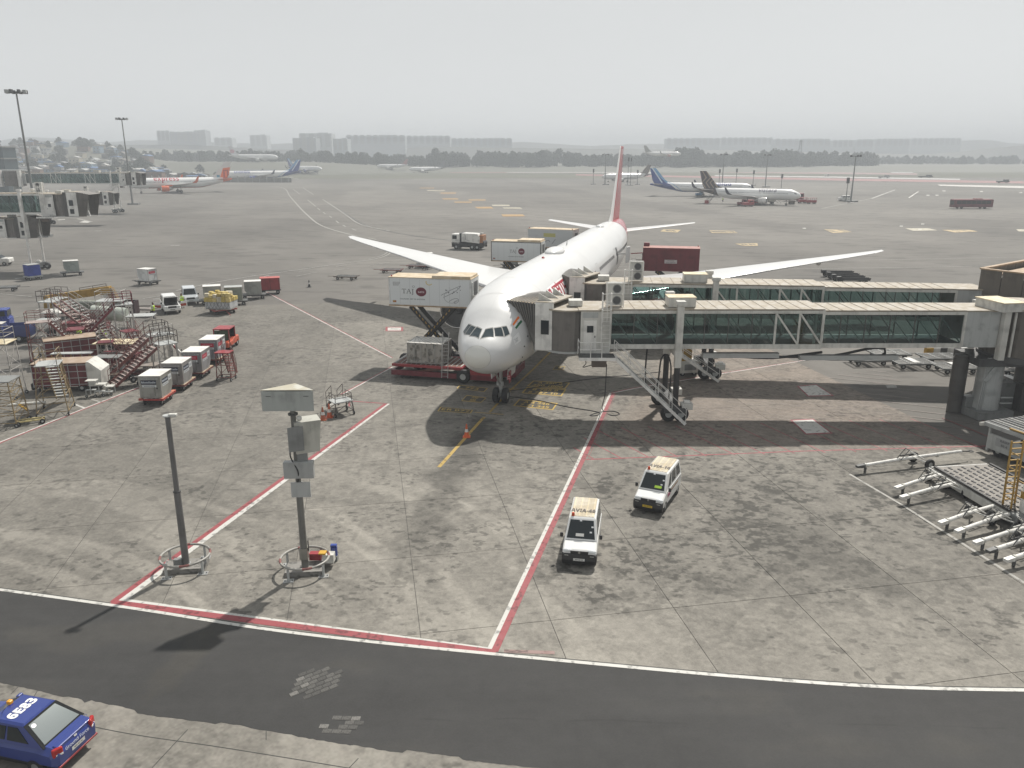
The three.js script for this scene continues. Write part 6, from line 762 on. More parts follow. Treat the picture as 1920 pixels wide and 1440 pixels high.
// --- main deck loader with netted pallet ---
{
  const a = G(733, 700, 0.4), b = G(935, 714, 0.4), hd = heading(a, b), n = V(Math.sin(hd), 0, Math.cos(hd)), L = a.distanceTo(b), c = a.clone().lerp(b, 0.5).addScaledVector(n, -1.75).setY(0);
  const t = thing('cargo_loader', 'dark red cargo loader with platform and ladder beside the aircraft nose', 'loader', c, hd);
  for (const s of [-1, 1]) { mb().rbox(L, 0.42, 0.22, 0.03, 0, 0.5, s * 1.6).build('lower_frame', P.dred, t); mb().rbox(L * 0.66, 0.22, 0.2, 0.03, -L * 0.16, 1.12, s * 1.62).build('platform_rail', P.red, t); mb().beam(V(-L * 0.3, 0.6, s * 1.4), V(L * 0.1, 1.1, s * 1.4), 0.14, 0.1).build('lift_arm', P.rust, t); mb().box(0.1, 0.05, 3, -L * 0.16 + s * L * 0.31, 1.26, 0).build('deck_edge', P.offwhite, t); }
  for (const x of [-1, 1]) { mb().box(0.2, 0.4, 3.2, x * (L / 2 - 0.1), 0.5, 0).build('end_beam', P.dred, t); mb().box(0.14, 0.2, 3.1, -L * 0.16 + x * L * 0.32, 1.12, 0).build('end_beam', P.red, t); }
  mb().box(L * 0.64, 0.06, 3.0, -L * 0.16, 1.18, 0).build('platform_bed', P.rust, t); for (let i = 0; i < 14; i++) mb().bar(V(-L * 0.46 + i * 0.42, 1.22, -1.45), V(-L * 0.46 + i * 0.42, 1.22, 1.45), 0.04).build('roller', P.galv, t);
  mb().rbox(2.2, 0.9, 1.2, 0.06, L * 0.36, 0.9, 1.1).build('engine_cover', P.red, t); mb().rbox(3.4, 0.6, 3.2, 0.06, L * 0.45, 0.9, -0.3).build('rear_chassis', P.dred, t); mb().box(2.6, 1.4, 2.6, L * 0.42, 1.9, -0.4).build('machinery', P.black, t); mb().rbox(2.6, 0.18, 2.8, 0.03, L * 0.42, 2.7, -0.4).build('bridge_deck', P.red, t);
  handrail(t, [V(L * 0.42 - 1.3, 2.8, 1.0), V(L * 0.42 + 1.3, 2.8, 1.0)], 1.0, 0.8, P.lgrey); mb().rbox(0.9, 0.9, 0.8, 0.05, L * 0.42 + 0.6, 3.2, 0.1).build('control_stand', P.dred, t); print(t, 'control_print', 0.5, 0.35, textPrint('cs', 32, 24, css(0.3, 0.03, 0.04), css(0.7, 0.6, 0.6), ['SI']), L * 0.42 + 0.6, 3.25, 0.51);
  const ld = new THREE.Group(); ld.name = 'ladder'; t.add(ld); const lx = 0.1, lz = 1.86; for (const s of [-0.25, 0.25]) mb().sq(V(lx + s, 0.35, lz), V(lx + s + 0.1, 4.0, lz - 0.25), 0.05).build('rail', P.galv, ld); for (let i = 0; i < 12; i++) mb().bar(V(lx - 0.25 + i * 0.008, 0.5 + i * 0.28, lz - i * 0.02), V(lx + 0.25 + i * 0.008, 0.5 + i * 0.28, lz - i * 0.02), 0.018, 0.018, 5).build('rung', P.galv, ld);
  wheel(t, 0.55, 0.4, L * 0.18, 0.55, 1.72); wheel(t, 0.55, 0.4, -L * 0.34, 0.4, -1.4); wheel(t, 0.55, 0.4, L * 0.30, 0.55, -1.55); for (const z of [1.45, -1.45]) for (let i = 0; i < 2; i++) mb().cyl(0.16, 0.16, 0.3, -L * 0.4 + i * 0.5, 0.2, z, 10, 0, Math.PI / 2).build('roller_wheel', P.black, t);
  mb().rbox(0.7, 0.7, 0.5, 0.04, -L * 0.42, 2.05, -1.2).build('operator_console', P.black, t); mb().bar(V(-L * 0.42, 1.2, -1.2), V(-L * 0.42, 1.9, -1.2), 0.07).build('console_post', P.black, t); mb().box(0.5, 0.06, 0.4, -L * 0.42, 2.45, -1.2).build('console_shade', P.black, t);
  handrail(t, [V(-L * 0.40, 1.2, -1.65), V(L * 0.12, 1.2, -1.65)], 1.2, 1.2, P.dgrey, 0.03);
  const pp = c.clone().addScaledVector(V(Math.cos(hd), 0, -Math.sin(hd)), -1.75).addScaledVector(n, 0.1); const q = thing('netted_pallet', 'grey plastic-wrapped cargo pallet under a net on the red loader', 'pallet', V(pp.x, 1.28, pp.z), hd);
  mb().box(3.2, 0.05, 2.45, 0, 0.03, 0).build('sheet', P.alu, q); const bg = new THREE.BoxGeometry(3.0, 1.55, 2.3, 26, 14, 20).toNonIndexed(), bp = bg.attributes.position; for (let i = 0; i < bp.count; i++) { const x = bp.getX(i), y = bp.getY(i), z = bp.getZ(i), k = y > 0.76 ? 0.012 : 0.06; const d = (fbm(x * 2.2 + z * 1.3 + 9, y * 2.4 + z, 71, 3) - 0.5) * 2; bp.setXYZ(i, x + Math.sign(x) * k * d * (Math.abs(x) > 1.49 ? 1 : 0), y, z + Math.sign(z) * k * d * (Math.abs(z) > 1.14 ? 1 : 0)); } bg.computeVertexNormals(); const wrap = new THREE.MeshPhysicalMaterial({ color: new THREE.Color(0.33, 0.31, 0.28), roughness: 0.35, map: dataTex(128, 128, (i, j) => { const a = fbm(i / 10, j / 14, 81, 4, 0), g = 0.35 + 1.0 * sst(0.3, 0.75, a); return [g, g, g * 0.97]; }, true, 0.4), clearcoat: 0.3 }); mb().add(bg, 0, 0.84, 0).build('wrapped_load', wrap, q);
  mb().rbox(3.02, 0.03, 2.32, 0.01, 0, 1.63, 0).build('top_cover', M(0.66, 0.65, 0.62, { r: 0.6 }), q); for (let i = -5; i <= 5; i++) { mb().bar(V(clamp(i * 0.5 - 1.15, -1.5, 1.5), 1.655, -1.15), V(clamp(i * 0.5 + 1.15, -1.5, 1.5), 1.655, 1.15), 0.012, 0.012, 4).build('net_strap', P.grey, q); } for (let i = 0; i < 6; i++) { mb().bar(V(-1.45 + i * 0.58, 0.06, 1.22), V(-1.45 + i * 0.58, 1.64, 1.17), 0.016, 0.016, 4).build('net_strap', P.lgrey, q); mb().bar(V(1.57, 0.1, -1.1 + i * 0.44), V(1.52, 1.6, -0.9 + i * 0.4), 0.014, 0.014, 4).build('net_strap', P.lgrey, q); }
}
// --- sweeper truck ---
{ const a = G(850, 466), b = G(911, 468), hd = heading(b, a), t = thing('tanker_truck', 'black and white service truck with orange rear behind the left wing', 'truck', a.clone().lerp(b, 0.5), hd); mb().rbox(1.7, 1.9, 2.3, 0.12, 2.4, 1.95, 0).build('cab', P.white, t); mb().box(0.05, 0.8, 2.0, 3.26, 2.3, 0).build('windscreen', darkGlass, t); for (const s of [-1, 1]) { mb().rbox(0.9, 0.7, 0.05, 0.02, 2.6, 2.3, s * 1.15).build('cab_window', darkGlass, t); mb().box(6.4, 0.9, 0.1, 0, 0.9, s * 1.1).build('skirt', P.black, t); mb().box(0.06, 0.9, 0.04, 0.4, 2.3, s * 1.2).build('locker_seam', P.dgrey, t); } mb().ext([[-2.4, 1.2], [-2.5, 2.4], [-2.0, 3.0], [1.0, 3.1], [1.2, 2.9], [1.2, 1.5]], 2.4, 0, 0, 0, 0, 0, 0, 0.06).build('tank_body', P.white, t); mb().box(0.5, 2.3, 2.2, 1.4, 1.9, 0).build('gap_frame', P.black, t); mb().rbox(0.7, 1.6, 2.2, 0.1, -2.7, 2.0, 0).build('rear_hood', M(0.45, 0.2, 0.08, { t: 'worn' }), t); mb().cyl(0.7, 0.7, 2.0, -2.6, 1.2, 0, 16, 0, Math.PI / 2).build('hose_drum', P.black, t); mb().rbox(0.5, 0.35, 1.0, 0.05, -2.4, 2.95, 0.4).build('roof_box', P.lgrey, t); axle(t, [-1.9, -0.9, 2.3], 2.4, 0.5, 0.3); mb().box(6.2, 0.3, 1.0, 0, 0.75, 0).build('chassis', P.black, t); }
// --- towing bars ---
function towBar(i, a, b, label, wheelAt, o = {}) {
  const t = thing('tow_bar', label, 'tow bar', a.clone().setY(0), heading(a, b), 'white towing bars parked along the line'); const L = a.distanceTo(b), r = o.r ?? 0.1, y = 0.55, m = P.white;
  mb().bar(V(0.5, y - 0.1, 0), V(L * 0.36, y, 0), r, r, 14).build('front_tube', m, t); mb().bar(V(L * 0.36, y, 0), V(L * 0.92, y + 0.05, 0), r * 1.05, r * 0.9, 14).build('rear_tube', m, t); for (const x of [0.5, L * 0.36, L * 0.7]) mb().cyl(r * 1.3, r * 1.3, 0.1, x, y - (x < 1 ? 0.1 : 0), 0, 14, 0, 0, Math.PI / 2).build('collar', P.offwhite, t); mb().ext([[0, -0.06], [0.5, -0.1], [0.5, 0.1], [0, 0.06]], 0.22, -0.05, y - 0.12, 0).build('head', o.dark ? P.dgrey : m, t); mb().box(0.08, 0.4, 0.12, 0.55, 0.22, 0).build('foot', P.dgrey, t); mb().bar(V(L * 0.92, y + 0.05, 0), V(L, y - 0.02, 0), 0.04).tor(0.13, 0.028, L + 0.1, y - 0.02, 0).build('tow_eye', P.dgrey, t);
  const ax = wheelAt * L; for (const s of [-1, 1]) { wheel(t, 0.31, 0.16, ax + 0.35, 0.31, s * 0.62); mb().bar(V(ax - 0.4, y + 0.1, 0), V(ax + 0.35, 0.34, s * 0.55), 0.04).build('axle_arm', m, t); } mb().bar(V(ax - 0.7, y + 0.55, -0.15), V(ax + 0.25, y - 0.05, -0.3), 0.035).build('brace', m, t); mb().bar(V(ax - 0.7, y + 0.5, 0.15), V(ax + 0.25, y - 0.05, 0.3), 0.035).build('brace', m, t); mb().bar(V(ax - 1.3, y + 0.28, 0.1), V(ax - 0.2, y + 0.3, 0.1), 0.04).build('hydraulic_ram', o.dark ? P.black : P.offwhite, t); mb().bar(V(ax - 1.4, y + 0.1, 0), V(ax - 0.9, y + 0.65, 0), 0.022).bar(V(ax - 1.4, y + 0.1, 0.3), V(ax - 0.9, y + 0.65, 0.3), 0.022).bar(V(ax - 0.9, y + 0.65, 0), V(ax - 0.9, y + 0.65, 0.3), 0.022).build('pump_handle', P.dgrey, t); return t;
}
{ const bars = [[[1606, 888], [1815, 862], 0.52, 'back of the row, lying apart and farthest from the camera'], [[1678, 929], [1800, 899], 0.6, 'second from the back, beside the black roller deck'], [[1688, 947], [1836, 915], 0.62, 'third from the back, reaching over the edge of the deck'], [[1760, 996], [1892, 960], 0.5, 'fourth from the back, in front of the yellow ladder'], [[1791, 1012], [1940, 970], 0.55, 'fifth from the back, with a dark wheel at the right edge'], [[1825, 1034], [1990, 992], 0.6, 'sixth from the back, with a plain front tube'], [[1850, 1050], [2010, 1010], 0.45, 'seventh from the back, with black fittings'], [[1883, 1067], [2040, 1026], 0.45, 'nearest the camera, cut by the right edge']];
  bars.forEach(([a, b, w, l], i) => towBar(i, G(...a), G(...b), 'white towing bar, ' + l, w, { dark: i === 6 || i === 0 })); }
// --- low roller loader with yellow ladder, and the one behind ---
{
  const q = [G(1752, 876, 0.75), G(1848, 866, 0.75), G(1990, 968, 0.75), G(1893, 958, 0.75)]; const c = q[0].clone().add(q[1]).add(G(2050, 1000, 0.75)).multiplyScalar(1 / 3); const dl = q[3].clone().sub(q[0]), dw = q[1].clone().sub(q[0]); const u = dl.clone().setY(0).normalize(), W = dw.length(), L = dl.length();
  const ctr = q[0].clone().setY(0).addScaledVector(u, L / 2).addScaledVector(V(-u.z, 0, u.x).multiplyScalar(dw.dot(V(-u.z, 0, u.x)) > 0 ? 1 : -1), W / 2); const t = thing('roller_loader', 'white cargo loader with black roller deck and yellow ladder at the right edge', 'loader', ctr, Math.atan2(-u.z, u.x)); const s0 = dw.dot(V(-u.z, 0, u.x)) > 0 ? 1 : -1; // local +z is to the right of +x
  const near = -s0; const bed = M(0.20, 0.18, 0.155, { r: 0.7, t: 'worn' });
  mb().box(L, 0.1, W, 0, 0.7, 0).build('deck', bed, t); for (const z of [-1, 1]) { mb().rbox(L, 0.42, 0.12, 0.02, 0, 0.45, z * (W / 2 + 0.03)).build('side_beam', P.offwhite, t); mb().box(L, 0.1, 0.14, 0, 0.77, z * (W / 2 - 0.02)).build('guide_rail', P.black, t); }
  const ball = mb().cyl(0.09, 0.07, 0.05, 0, 0, 0, 7).box(0.24, 0.03, 0.1, 0.1, 0, 0).geo(); boxUV(ball); const nx = Math.floor(L / 0.46), nz = Math.floor(W / 0.4); for (let i = 0; i < nx; i++) for (let j = 0; j < nz && i * nz + j < 290; j++) { const m = new THREE.Mesh(ball, P.black); m.name = 'roller_ball'; m.position.set(-L / 2 + 0.25 + i * 0.46 + (j % 2) * 0.23, 0.765, -W / 2 + 0.25 + j * 0.4); t.add(m); }
  mb().bar(V(-L / 2 - 0.25, 0.62, -W / 2), V(-L / 2 - 0.25, 0.62, W / 2), 0.06).build('front_bar', P.white, t); mb().bar(V(-L / 2 - 0.2, 0.62, near * (W / 2 + 0.16)), V(-L / 2 + 2.0, 0.6, near * (W / 2 + 0.16)), 0.05).build('guard_bar', P.white, t); for (const x of [-L * 0.3, L * 0.3]) wheel(t, 0.33, 0.22, x, 0.33, near * W * 0.4);
  const ld = new THREE.Group(); ld.name = 'ladder'; t.add(ld); const lx = L / 2 - 0.75, lz = near * (W / 2 - 0.55); for (const z of [-0.32, 0.32]) { mb().sq(V(lx, 0.75, lz + z), V(lx - 0.15, 4.0, lz + z), 0.07).build('rail', P.ochre, ld); mb().sq(V(lx + 0.55, 0.75, lz + z), V(lx + 0.4, 3.3, lz + z), 0.06).build('rail', P.ochre, ld); } for (let i = 0; i < 11; i++) mb().box(0.07, 0.04, 0.62, lx - i * 0.014, 1.0 + i * 0.29, lz).build('rung', P.ochre, ld); for (let i = 0; i < 4; i++) for (const z of [-0.32, 0.32]) mb().sq(V(lx - 0.04 * i, 1.2 + i * 0.75, lz + z), V(lx + 0.55 - 0.04 * i, 1.2 + i * 0.75, lz + z), 0.05).build('cage_bar', P.ochre, ld);
  mb().rbox(2.2, 1.5, W * 0.8, 0.06, L / 2 + 1.0, 1.35, -near * 0.2).build('power_unit', P.white, t); mb().box(2.22, 0.35, W * 0.8 + 0.02, L / 2 + 1.0, 1.55, -near * 0.2).build('band', P.ochre, t); handrail(t, [V(L / 2 - 0.1, 2.1, near * W * 0.2), V(L / 2 + 2.0, 2.1, near * W * 0.2)], 1.1, 0.7, P.ochre, 0.03); mb().rbox(1.6, 0.4, W, 0.04, L / 2 + 0.4, 0.5, 0).build('chassis', P.grey, t);
  const a = G(1868, 858), b = G(2010, 915); const t2 = thing('cargo_loader', 'grey cargo loader with raised deck standing behind the roller loader', 'loader', a.clone().lerp(b, 0.5).add(V(1.0, 0, -1.4)), heading(a, b)); const L2 = a.distanceTo(b);
  mb().rbox(L2, 0.3, 3.0, 0.03, 0, 1.85, 0).build('deck', P.dgrey, t2); for (let i = 0; i < 8; i++) mb().box(L2 - 0.2, 0.05, 0.05, 0, 2.03, -1.3 + i * 0.37).build('deck_slat', i % 3 ? P.grey : P.offwhite, t2); for (const z of [-1, 1]) { mb().rbox(L2, 0.25, 0.1, 0.02, 0, 1.85, z * 1.54).build('side_beam', P.lgrey, t2); mb().box(L2 * 0.5, 0.08, 0.12, L2 * 0.1, 2.05, z * 1.5).build('guide_rail', P.ochre, t2); mb().rbox(L2 - 0.6, 0.95, 0.1, 0.02, 0, 0.85, z * 1.35).build('side_panel', P.lgrey, t2); mb().box(0.12, 1.6, 0.12, -L2 / 2 + 0.3, 1.0, z * 1.35).build('post', P.lgrey, t2); } print(t2, 'panel_print', 1.2, 0.5, textPrint('pp', 64, 32, css(0.3, 0.31, 0.31), css(0.08, 0.08, 0.09), ['RAMP', '86-4']), -L2 / 2 + 1.4, 0.95, 1.402); mb().rbox(0.9, 0.22, 0.4, 0.05, -L2 / 2 - 0.4, 1.6, 0.8, 0, 0, 0.3).build('flap', P.offwhite, t2); axle(t2, [-L2 * 0.3, L2 * 0.3], 2.6, 0.4, 0.3); mb().box(L2 - 0.6, 0.2, 2.6, 0, 0.45, 0).build('chassis', P.black, t2);
}
// --- lamp pole and docking sign pole with their guard rings ---
function guardRing(label, c, o = {}) { const t = thing('guard_ring', label, 'guard ring', c.clone(), 0.15, 'guard rings around the two poles'); const R = 1.02; const seg = 16; for (let i = 0; i < seg; i++) { const g = new THREE.TorusGeometry(R, 0.055, 8, 4, Math.PI * 2 / seg * (i % 4 === 1 ? 1 : 1)); g.rotateX(Math.PI / 2); const m = mb().add(g, 0, 0.62, 0, i * Math.PI * 2 / seg).build(i % 4 === 1 ? 'red_band' : 'ring_tube', i % 4 === 1 ? M(0.24, 0.09, 0.08, { r: 0.6, t: 'worn' }) : M(0.36, 0.35, 0.32, { r: 0.6, t: 'worn' }), t); } for (let i = 0; i < 4; i++) { const a = i * Math.PI / 2 + 0.65, x = Math.cos(a) * R, z = Math.sin(a) * R; mb().cyl(0.055, 0.055, 0.6, x, 0.31, z, 10).build('post', P.lgrey, t); const f = mb().box(0.42, 0.025, 0.3, x, 0.018, z).build('foot_plate', P.galv, t); for (const k of [-1, 1]) mb().cyl(0.025, 0.025, 0.04, x + k * 0.15, 0.045, z, 6).build('bolt', P.dgrey, f); } return t; }
{
  const a = G(350, 1065), t = thing('lamp_pole', 'grey stepped pole with a flat cap lamp, left of the two near poles', 'pole', a); mb().box(1.7, 0.2, 0.95, 0, 0.1, 0, 0.12).build('base_slab', P.conc, t); mb().cyl(0.2, 0.2, 0.04, 0, 0.22, 0, 14).build('flange', P.galv, t); mb().cyl(0.15, 0.14, 3.4, 0, 1.9, 0, 16).build('lower_pole', M(0.15, 0.15, 0.15, { r: 0.6 }), t); mb().cyl(0.11, 0.105, 3.35, 0, 5.27, 0, 16).build('upper_pole', M(0.15, 0.15, 0.15, { r: 0.6 }), t); mb().cyl(0.16, 0.16, 0.05, 0, 3.6, 0, 16).build('joint_ring', P.dgrey, t); mb().cyl(0.19, 0.19, 0.05, 0, 6.97, 0, 14).build('cap', P.lgrey, t); mb().rbox(0.34, 0.14, 0.2, 0.04, 0.22, 6.99, 0).build('lamp_head', P.offwhite, t); mb().box(0.35, 0.3, 0.2, -0.28, 0.34, 0.1).build('clamp', P.grey, t);
  guardRing('grey tube guard ring with red bands around the left lamp pole', a);
  const b = G(573, 1070), s = thing('sign_pole', 'grey pole carrying a wedge-shaped sign box and three smaller boxes', 'sign', b); mb().box(1.6, 0.2, 0.95, 0, 0.1, 0, 0.1).build('base_slab', P.conc, s); const pm = M(0.165, 0.165, 0.155, { r: 0.6 }); mb().cyl(0.15, 0.14, 3.9, 0, 2.15, 0, 16).build('lower_pole', pm, s); mb().cyl(0.115, 0.11, 3.3, 0, 5.75, 0, 16).build('upper_pole', pm, s); mb().cyl(0.16, 0.16, 0.05, 0, 4.1, 0, 16).build('joint_ring', P.grey, s); mb().cyl(0.2, 0.2, 0.07, 0, 7.12, 0, 16).cyl(0.1, 0.1, 0.25, 0, 7.2, 0, 12).build('collar', P.dgrey, s);
  const box = new THREE.Group(); box.name = 'sign_box'; s.add(box); box.position.set(-0.12, 7.33, 0.2); box.rotation.y = 0.02; mb().ext([[-1.04, 0], [1.04, 0], [0.1, 0.95]], 0.84, 0, 0.39, 0, 0, -Math.PI / 2, 0, 0.015).build('shell', M(0.36, 0.385, 0.375, { r: 0.5 }), box); const sh = new THREE.Shape([[-1.06, 0], [1.06, 0], [0.1, 0.98]].map(p => new THREE.Vector2(p[0], p[1]))), rg = new THREE.ExtrudeGeometry(sh, { depth: 0.03, bevelEnabled: false }); mb().add(rg, 0, 0.84, 0.012, 0, -Math.PI / 2).build('lid', M(0.58, 0.57, 0.5, { r: 0.6, t: 'dusty' }), box); for (const x of [-0.75, 0.75]) mb().box(0.2, 0.02, 0.012, x, 0.6, 0.02).build('latch', P.dgrey, box);
  mb().add(new THREE.SphereGeometry(0.12, 10, 8), 0.25, 6.95, 0.06).build('camera', P.offwhite, s);
  const c1 = new THREE.Group(); c1.name = 'display_box'; s.add(c1); c1.position.set(0.33, 5.45, -0.3); c1.rotation.y = -0.12; mb().ext([[-0.45, 0], [0.5, 0.0], [0.62, 1.35], [-0.45, 1.35]], 0.8, 0, 0, 0, 0.55).build('shell', M(0.46, 0.46, 0.42, { r: 0.55 }), c1); mb().box(0.62, 1.05, 0.04, -0.12, 0.7, 0.66, 0.55).build('back_panel', P.grey, c1); mb().box(0.55, 0.5, 0.12, -0.1, -0.25, 0.35, 0.1).build('lower_box', P.grey, c1);
  mb().rbox(1.22, 0.72, 0.3, 0.02, 0.1, 4.75, 0.12, 0.06).build('control_box', M(0.36, 0.375, 0.375, { r: 0.5 }), s); mb().box(0.8, 0.66, 0.06, 0.12, 3.85, 0.15, 0.05).build('panel', P.lgrey, s); mb().path([V(-0.05, 6.0, 0.14), V(-0.2, 5.4, 0.18), V(0.1, 4.7, 0.28), V(0.02, 4.2, 0.15)], 0.03).build('cable', P.black, s); mb().box(0.34, 0.5, 0.3, 0, 0.85, 0).build('junction_sleeve', M(0.26, 0.25, 0.22), s);
  mb().rbox(0.46, 0.4, 0.4, 0.02, 0.95, 0.42, -0.42).build('meter_box', P.offwhite, s); mb().box(0.5, 0.3, 0.3, 0.35, 0.45, -0.5).build('red_box', P.red, s); mb().box(0.3, 0.06, 0.3, 0.7, 0.68, -0.35).build('yellow_tray', P.yellow, s); mb().box(0.03, 0.5, 0.08, 0.2, 1.2, 0).build('bracket', P.black, s);
  guardRing('grey tube guard ring with red bands around the sign pole', b);
  const c = thing('blue_canister', 'small blue canister on the ground by the sign pole guard ring', 'canister', b.clone().add(V(1.05, 0, -0.95))); mb().cyl(0.15, 0.15, 0.42, 0, 0.45, 0, 14).build('can', P.blue, c); mb().rbox(0.28, 0.08, 0.2, 0.03, 0, 0.72, 0).build('lid', P.blue, c); mb().box(0.3, 0.24, 0.3, 0, 0.12, 0).build('stand', P.grey, c);
}
// --- cones ---
function cone(label, p, s = 1, m = P.orange) { const t = thing('traffic_cone', label, 'cone', p, 0, 'traffic cones'); mb().box(0.42 * s, 0.04, 0.42 * s, 0, 0.02, 0).build('base', m, t); mb().cyl(0.15 * s, 0.105 * s, 0.26 * s, 0, 0.17 * s, 0, 14).build('lower_cone', m, t); mb().cyl(0.107 * s, 0.075 * s, 0.17 * s, 0, 0.385 * s, 0, 14).build('white_band', P.white, t); mb().cyl(0.077 * s, 0.03 * s, 0.28 * s, 0, 0.61 * s, 0, 14).build('upper_cone', m, t); return t; }
cone('orange cone with white band on the yellow centre line', G(875, 819), 1.15); cone('dusty orange cone, left of two beside the small steps', G(606, 787), 1.2, M(0.42, 0.11, 0.05)); cone('orange cone, right of two beside the small steps', G(618, 782), 1.25, M(0.55, 0.11, 0.04)); cone('dark grimy cone standing alone left of the dollies', G(580, 538), 1.3, P.dgrey); cone('grimy cone on the ground near the right engine of the airliner', G(1138, 578), 1.2, P.dgrey); cone('small dark cone by the engine of the airliner, left side', G(839, 606), 1.3, P.dgrey);
// ---------- people ----------
import { MarchingCubes } from 'three/addons/objects/MarchingCubes.js';
// body: tapered capsules joined into one surface; bones [a, b, ra, rb, colour]
function bodyMesh(bones) {
  const N = 56, lo = V(-0.75, -0.06, -0.75), S = 2.0, mc = new MarchingCubes(N, new THREE.MeshBasicMaterial(), false, false, 60000); mc.isolation = 0;
  const d = (p, b) => { const ab = b[1].clone().sub(b[0]), t = clamp(p.clone().sub(b[0]).dot(ab) / ab.lengthSq()); return p.distanceTo(b[0].clone().addScaledVector(ab, t)) - lerp(b[2], b[3], t); };
  const p = V(0, 0, 0); for (let z = 0; z < N; z++) for (let y = 0; y < N; y++) for (let x = 0; x < N; x++) { p.set(lo.x + x / N * S, lo.y + y / N * S, lo.z + z / N * S); let e = 0; for (const b of bones) e += Math.exp(-d(p, b) / 0.022); mc.field[x + y * N + z * N * N] = e > 1e-9 ? Math.max(-1, 0.022 * Math.log(e)) : -1; }
  mc.update(); const n = mc.count, pos = new Float32Array(n * 3), nor = new Float32Array(n * 3), col = new Float32Array(n * 3);
  for (let i = 0; i < n; i++) { const q = V((mc.positionArray[3 * i] + 1) / 2 * S + lo.x, (mc.positionArray[3 * i + 1] + 1) / 2 * S + lo.y, (mc.positionArray[3 * i + 2] + 1) / 2 * S + lo.z); pos.set([q.x, q.y, q.z], 3 * i); let best = 9, c = null; for (const b of bones) { const e = d(q, b); if (e < best) { best = e; c = b[4]; } } col.set(c, 3 * i); }
  const g = new THREE.BufferGeometry(); g.setAttribute('position', new THREE.BufferAttribute(pos, 3)); g.setAttribute('color', new THREE.BufferAttribute(col, 3)); g.computeVertexNormals(); return g;
}
const bodyMat = new THREE.MeshStandardMaterial({ vertexColors: true, roughness: 0.8 });
const SK = [0.2, 0.105, 0.065], NV = [0.016, 0.02, 0.045], SH = [0.5, 0.52, 0.55], BK = [0.012, 0.012, 0.012], YL = [0.5, 0.72, 0.03];
function person(label, pos, turn, pose) { // faces local +x
  const t = thing('person', label, 'person', pos, turn); const b = []; let head, hip, chest;
  if (pose === 'crouch') { hip = V(-0.12, 0.42, 0); chest = V(0.2, 0.78, 0); head = V(0.38, 0.98, 0); for (const s of [-1, 1]) { b.push([V(-0.12, 0.42, s * 0.1), V(0.28, 0.48, s * 0.17), 0.1, 0.075, NV], [V(0.28, 0.48, s * 0.17), V(0.02, 0.1, s * 0.16), 0.07, 0.05, NV], [V(0.0, 0.05, s * 0.16), V(0.2, 0.04, s * 0.17), 0.05, 0.04, BK], [V(0.2, 0.8, s * 0.19), V(0.34, 0.55, s * 0.24), 0.055, 0.045, YL], [V(0.34, 0.55, s * 0.24), V(0.5, 0.35, s * 0.14), 0.042, 0.035, SK], [V(0.5, 0.35, s * 0.14), V(0.56, 0.27, s * 0.12), 0.035, 0.02, SK]); } }
  else { const w = pose === 'walk' ? 0.24 : 0.04; hip = V(0, 0.95, 0); chest = V(0.02, 1.34, 0); head = V(0.05, 1.64, 0); for (const s of [-1, 1]) { b.push([V(0, 0.92, s * 0.1), V(s * w * 0.6 + 0.02, 0.5, s * 0.11), 0.095, 0.068, NV], [V(s * w * 0.6 + 0.02, 0.5, s * 0.11), V(s * w - 0.02, 0.09, s * 0.11), 0.065, 0.045, NV], [V(s * w - 0.03, 0.045, s * 0.11), V(s * w + 0.16, 0.04, s * 0.125), 0.045, 0.038, BK], [V(0, 1.42, s * 0.2), V(-s * w * 0.6, 1.13, s * 0.25), 0.055, 0.044, SH], [V(-s * w * 0.6, 1.13, s * 0.25), V(0.08 - s * w * 0.6, 0.88, s * 0.23), 0.04, 0.03, SK], [V(0.08 - s * w * 0.6, 0.88, s * 0.23), V(0.11 - s * w * 0.6, 0.77, s * 0.22), 0.034, 0.02, SK]); } }
  b.push([hip, chest, 0.135, 0.15, SH], [chest.clone().add(V(0, 0.06, -0.13)), chest.clone().add(V(0, 0.06, 0.13)), 0.085, 0.085, SH], [chest.clone().add(V(0, 0.1, 0)), head.clone().add(V(-0.02, -0.08, 0)), 0.06, 0.055, SK], [head.clone().add(V(0.02, -0.05, 0)), head.clone().add(V(0, 0.05, 0)), 0.075, 0.092, SK], [head.clone().add(V(0.085, -0.015, 0)), head.clone().add(V(0.105, -0.03, 0)), 0.018, 0.014, SK]);
  mesh(boxUV(bodyMesh(b)), bodyMat, 'body', t);
  const up = chest.clone().sub(hip), vl = up.length() + 0.1, vest = mb().lathe([[0.158, -0.06], [0.178, 0.1], [0.19, vl * 0.62], [0.19, vl * 0.8], [0.15, vl], [0.1, vl + 0.05]], 0, 0, 0, 16).build('vest', P.hivis, t); vest.position.copy(hip); vest.quaternion.setFromUnitVectors(UP, up.clone().normalize()); vest.scale.z = 1.25; mb().cyl(0.193, 0.193, 0.05, 0, vl * 0.5, 0, 16).build('reflective_band', P.lgrey, vest);
  mb().add(new THREE.SphereGeometry(0.102, 12, 8, 0, 6.29, 0, 1.75), head.x - 0.012, head.y + 0.055, head.z, 0, 0, 0.25).build('hair', P.hair, t); return t;
}
person('person in a yellow vest and dark trousers standing beside the white jeep', G(289, 597), 0.2, 'stand'); person('person in a yellow vest bent behind the open bonnet of the jeep', G(343, 578), -1.2, 'stand');
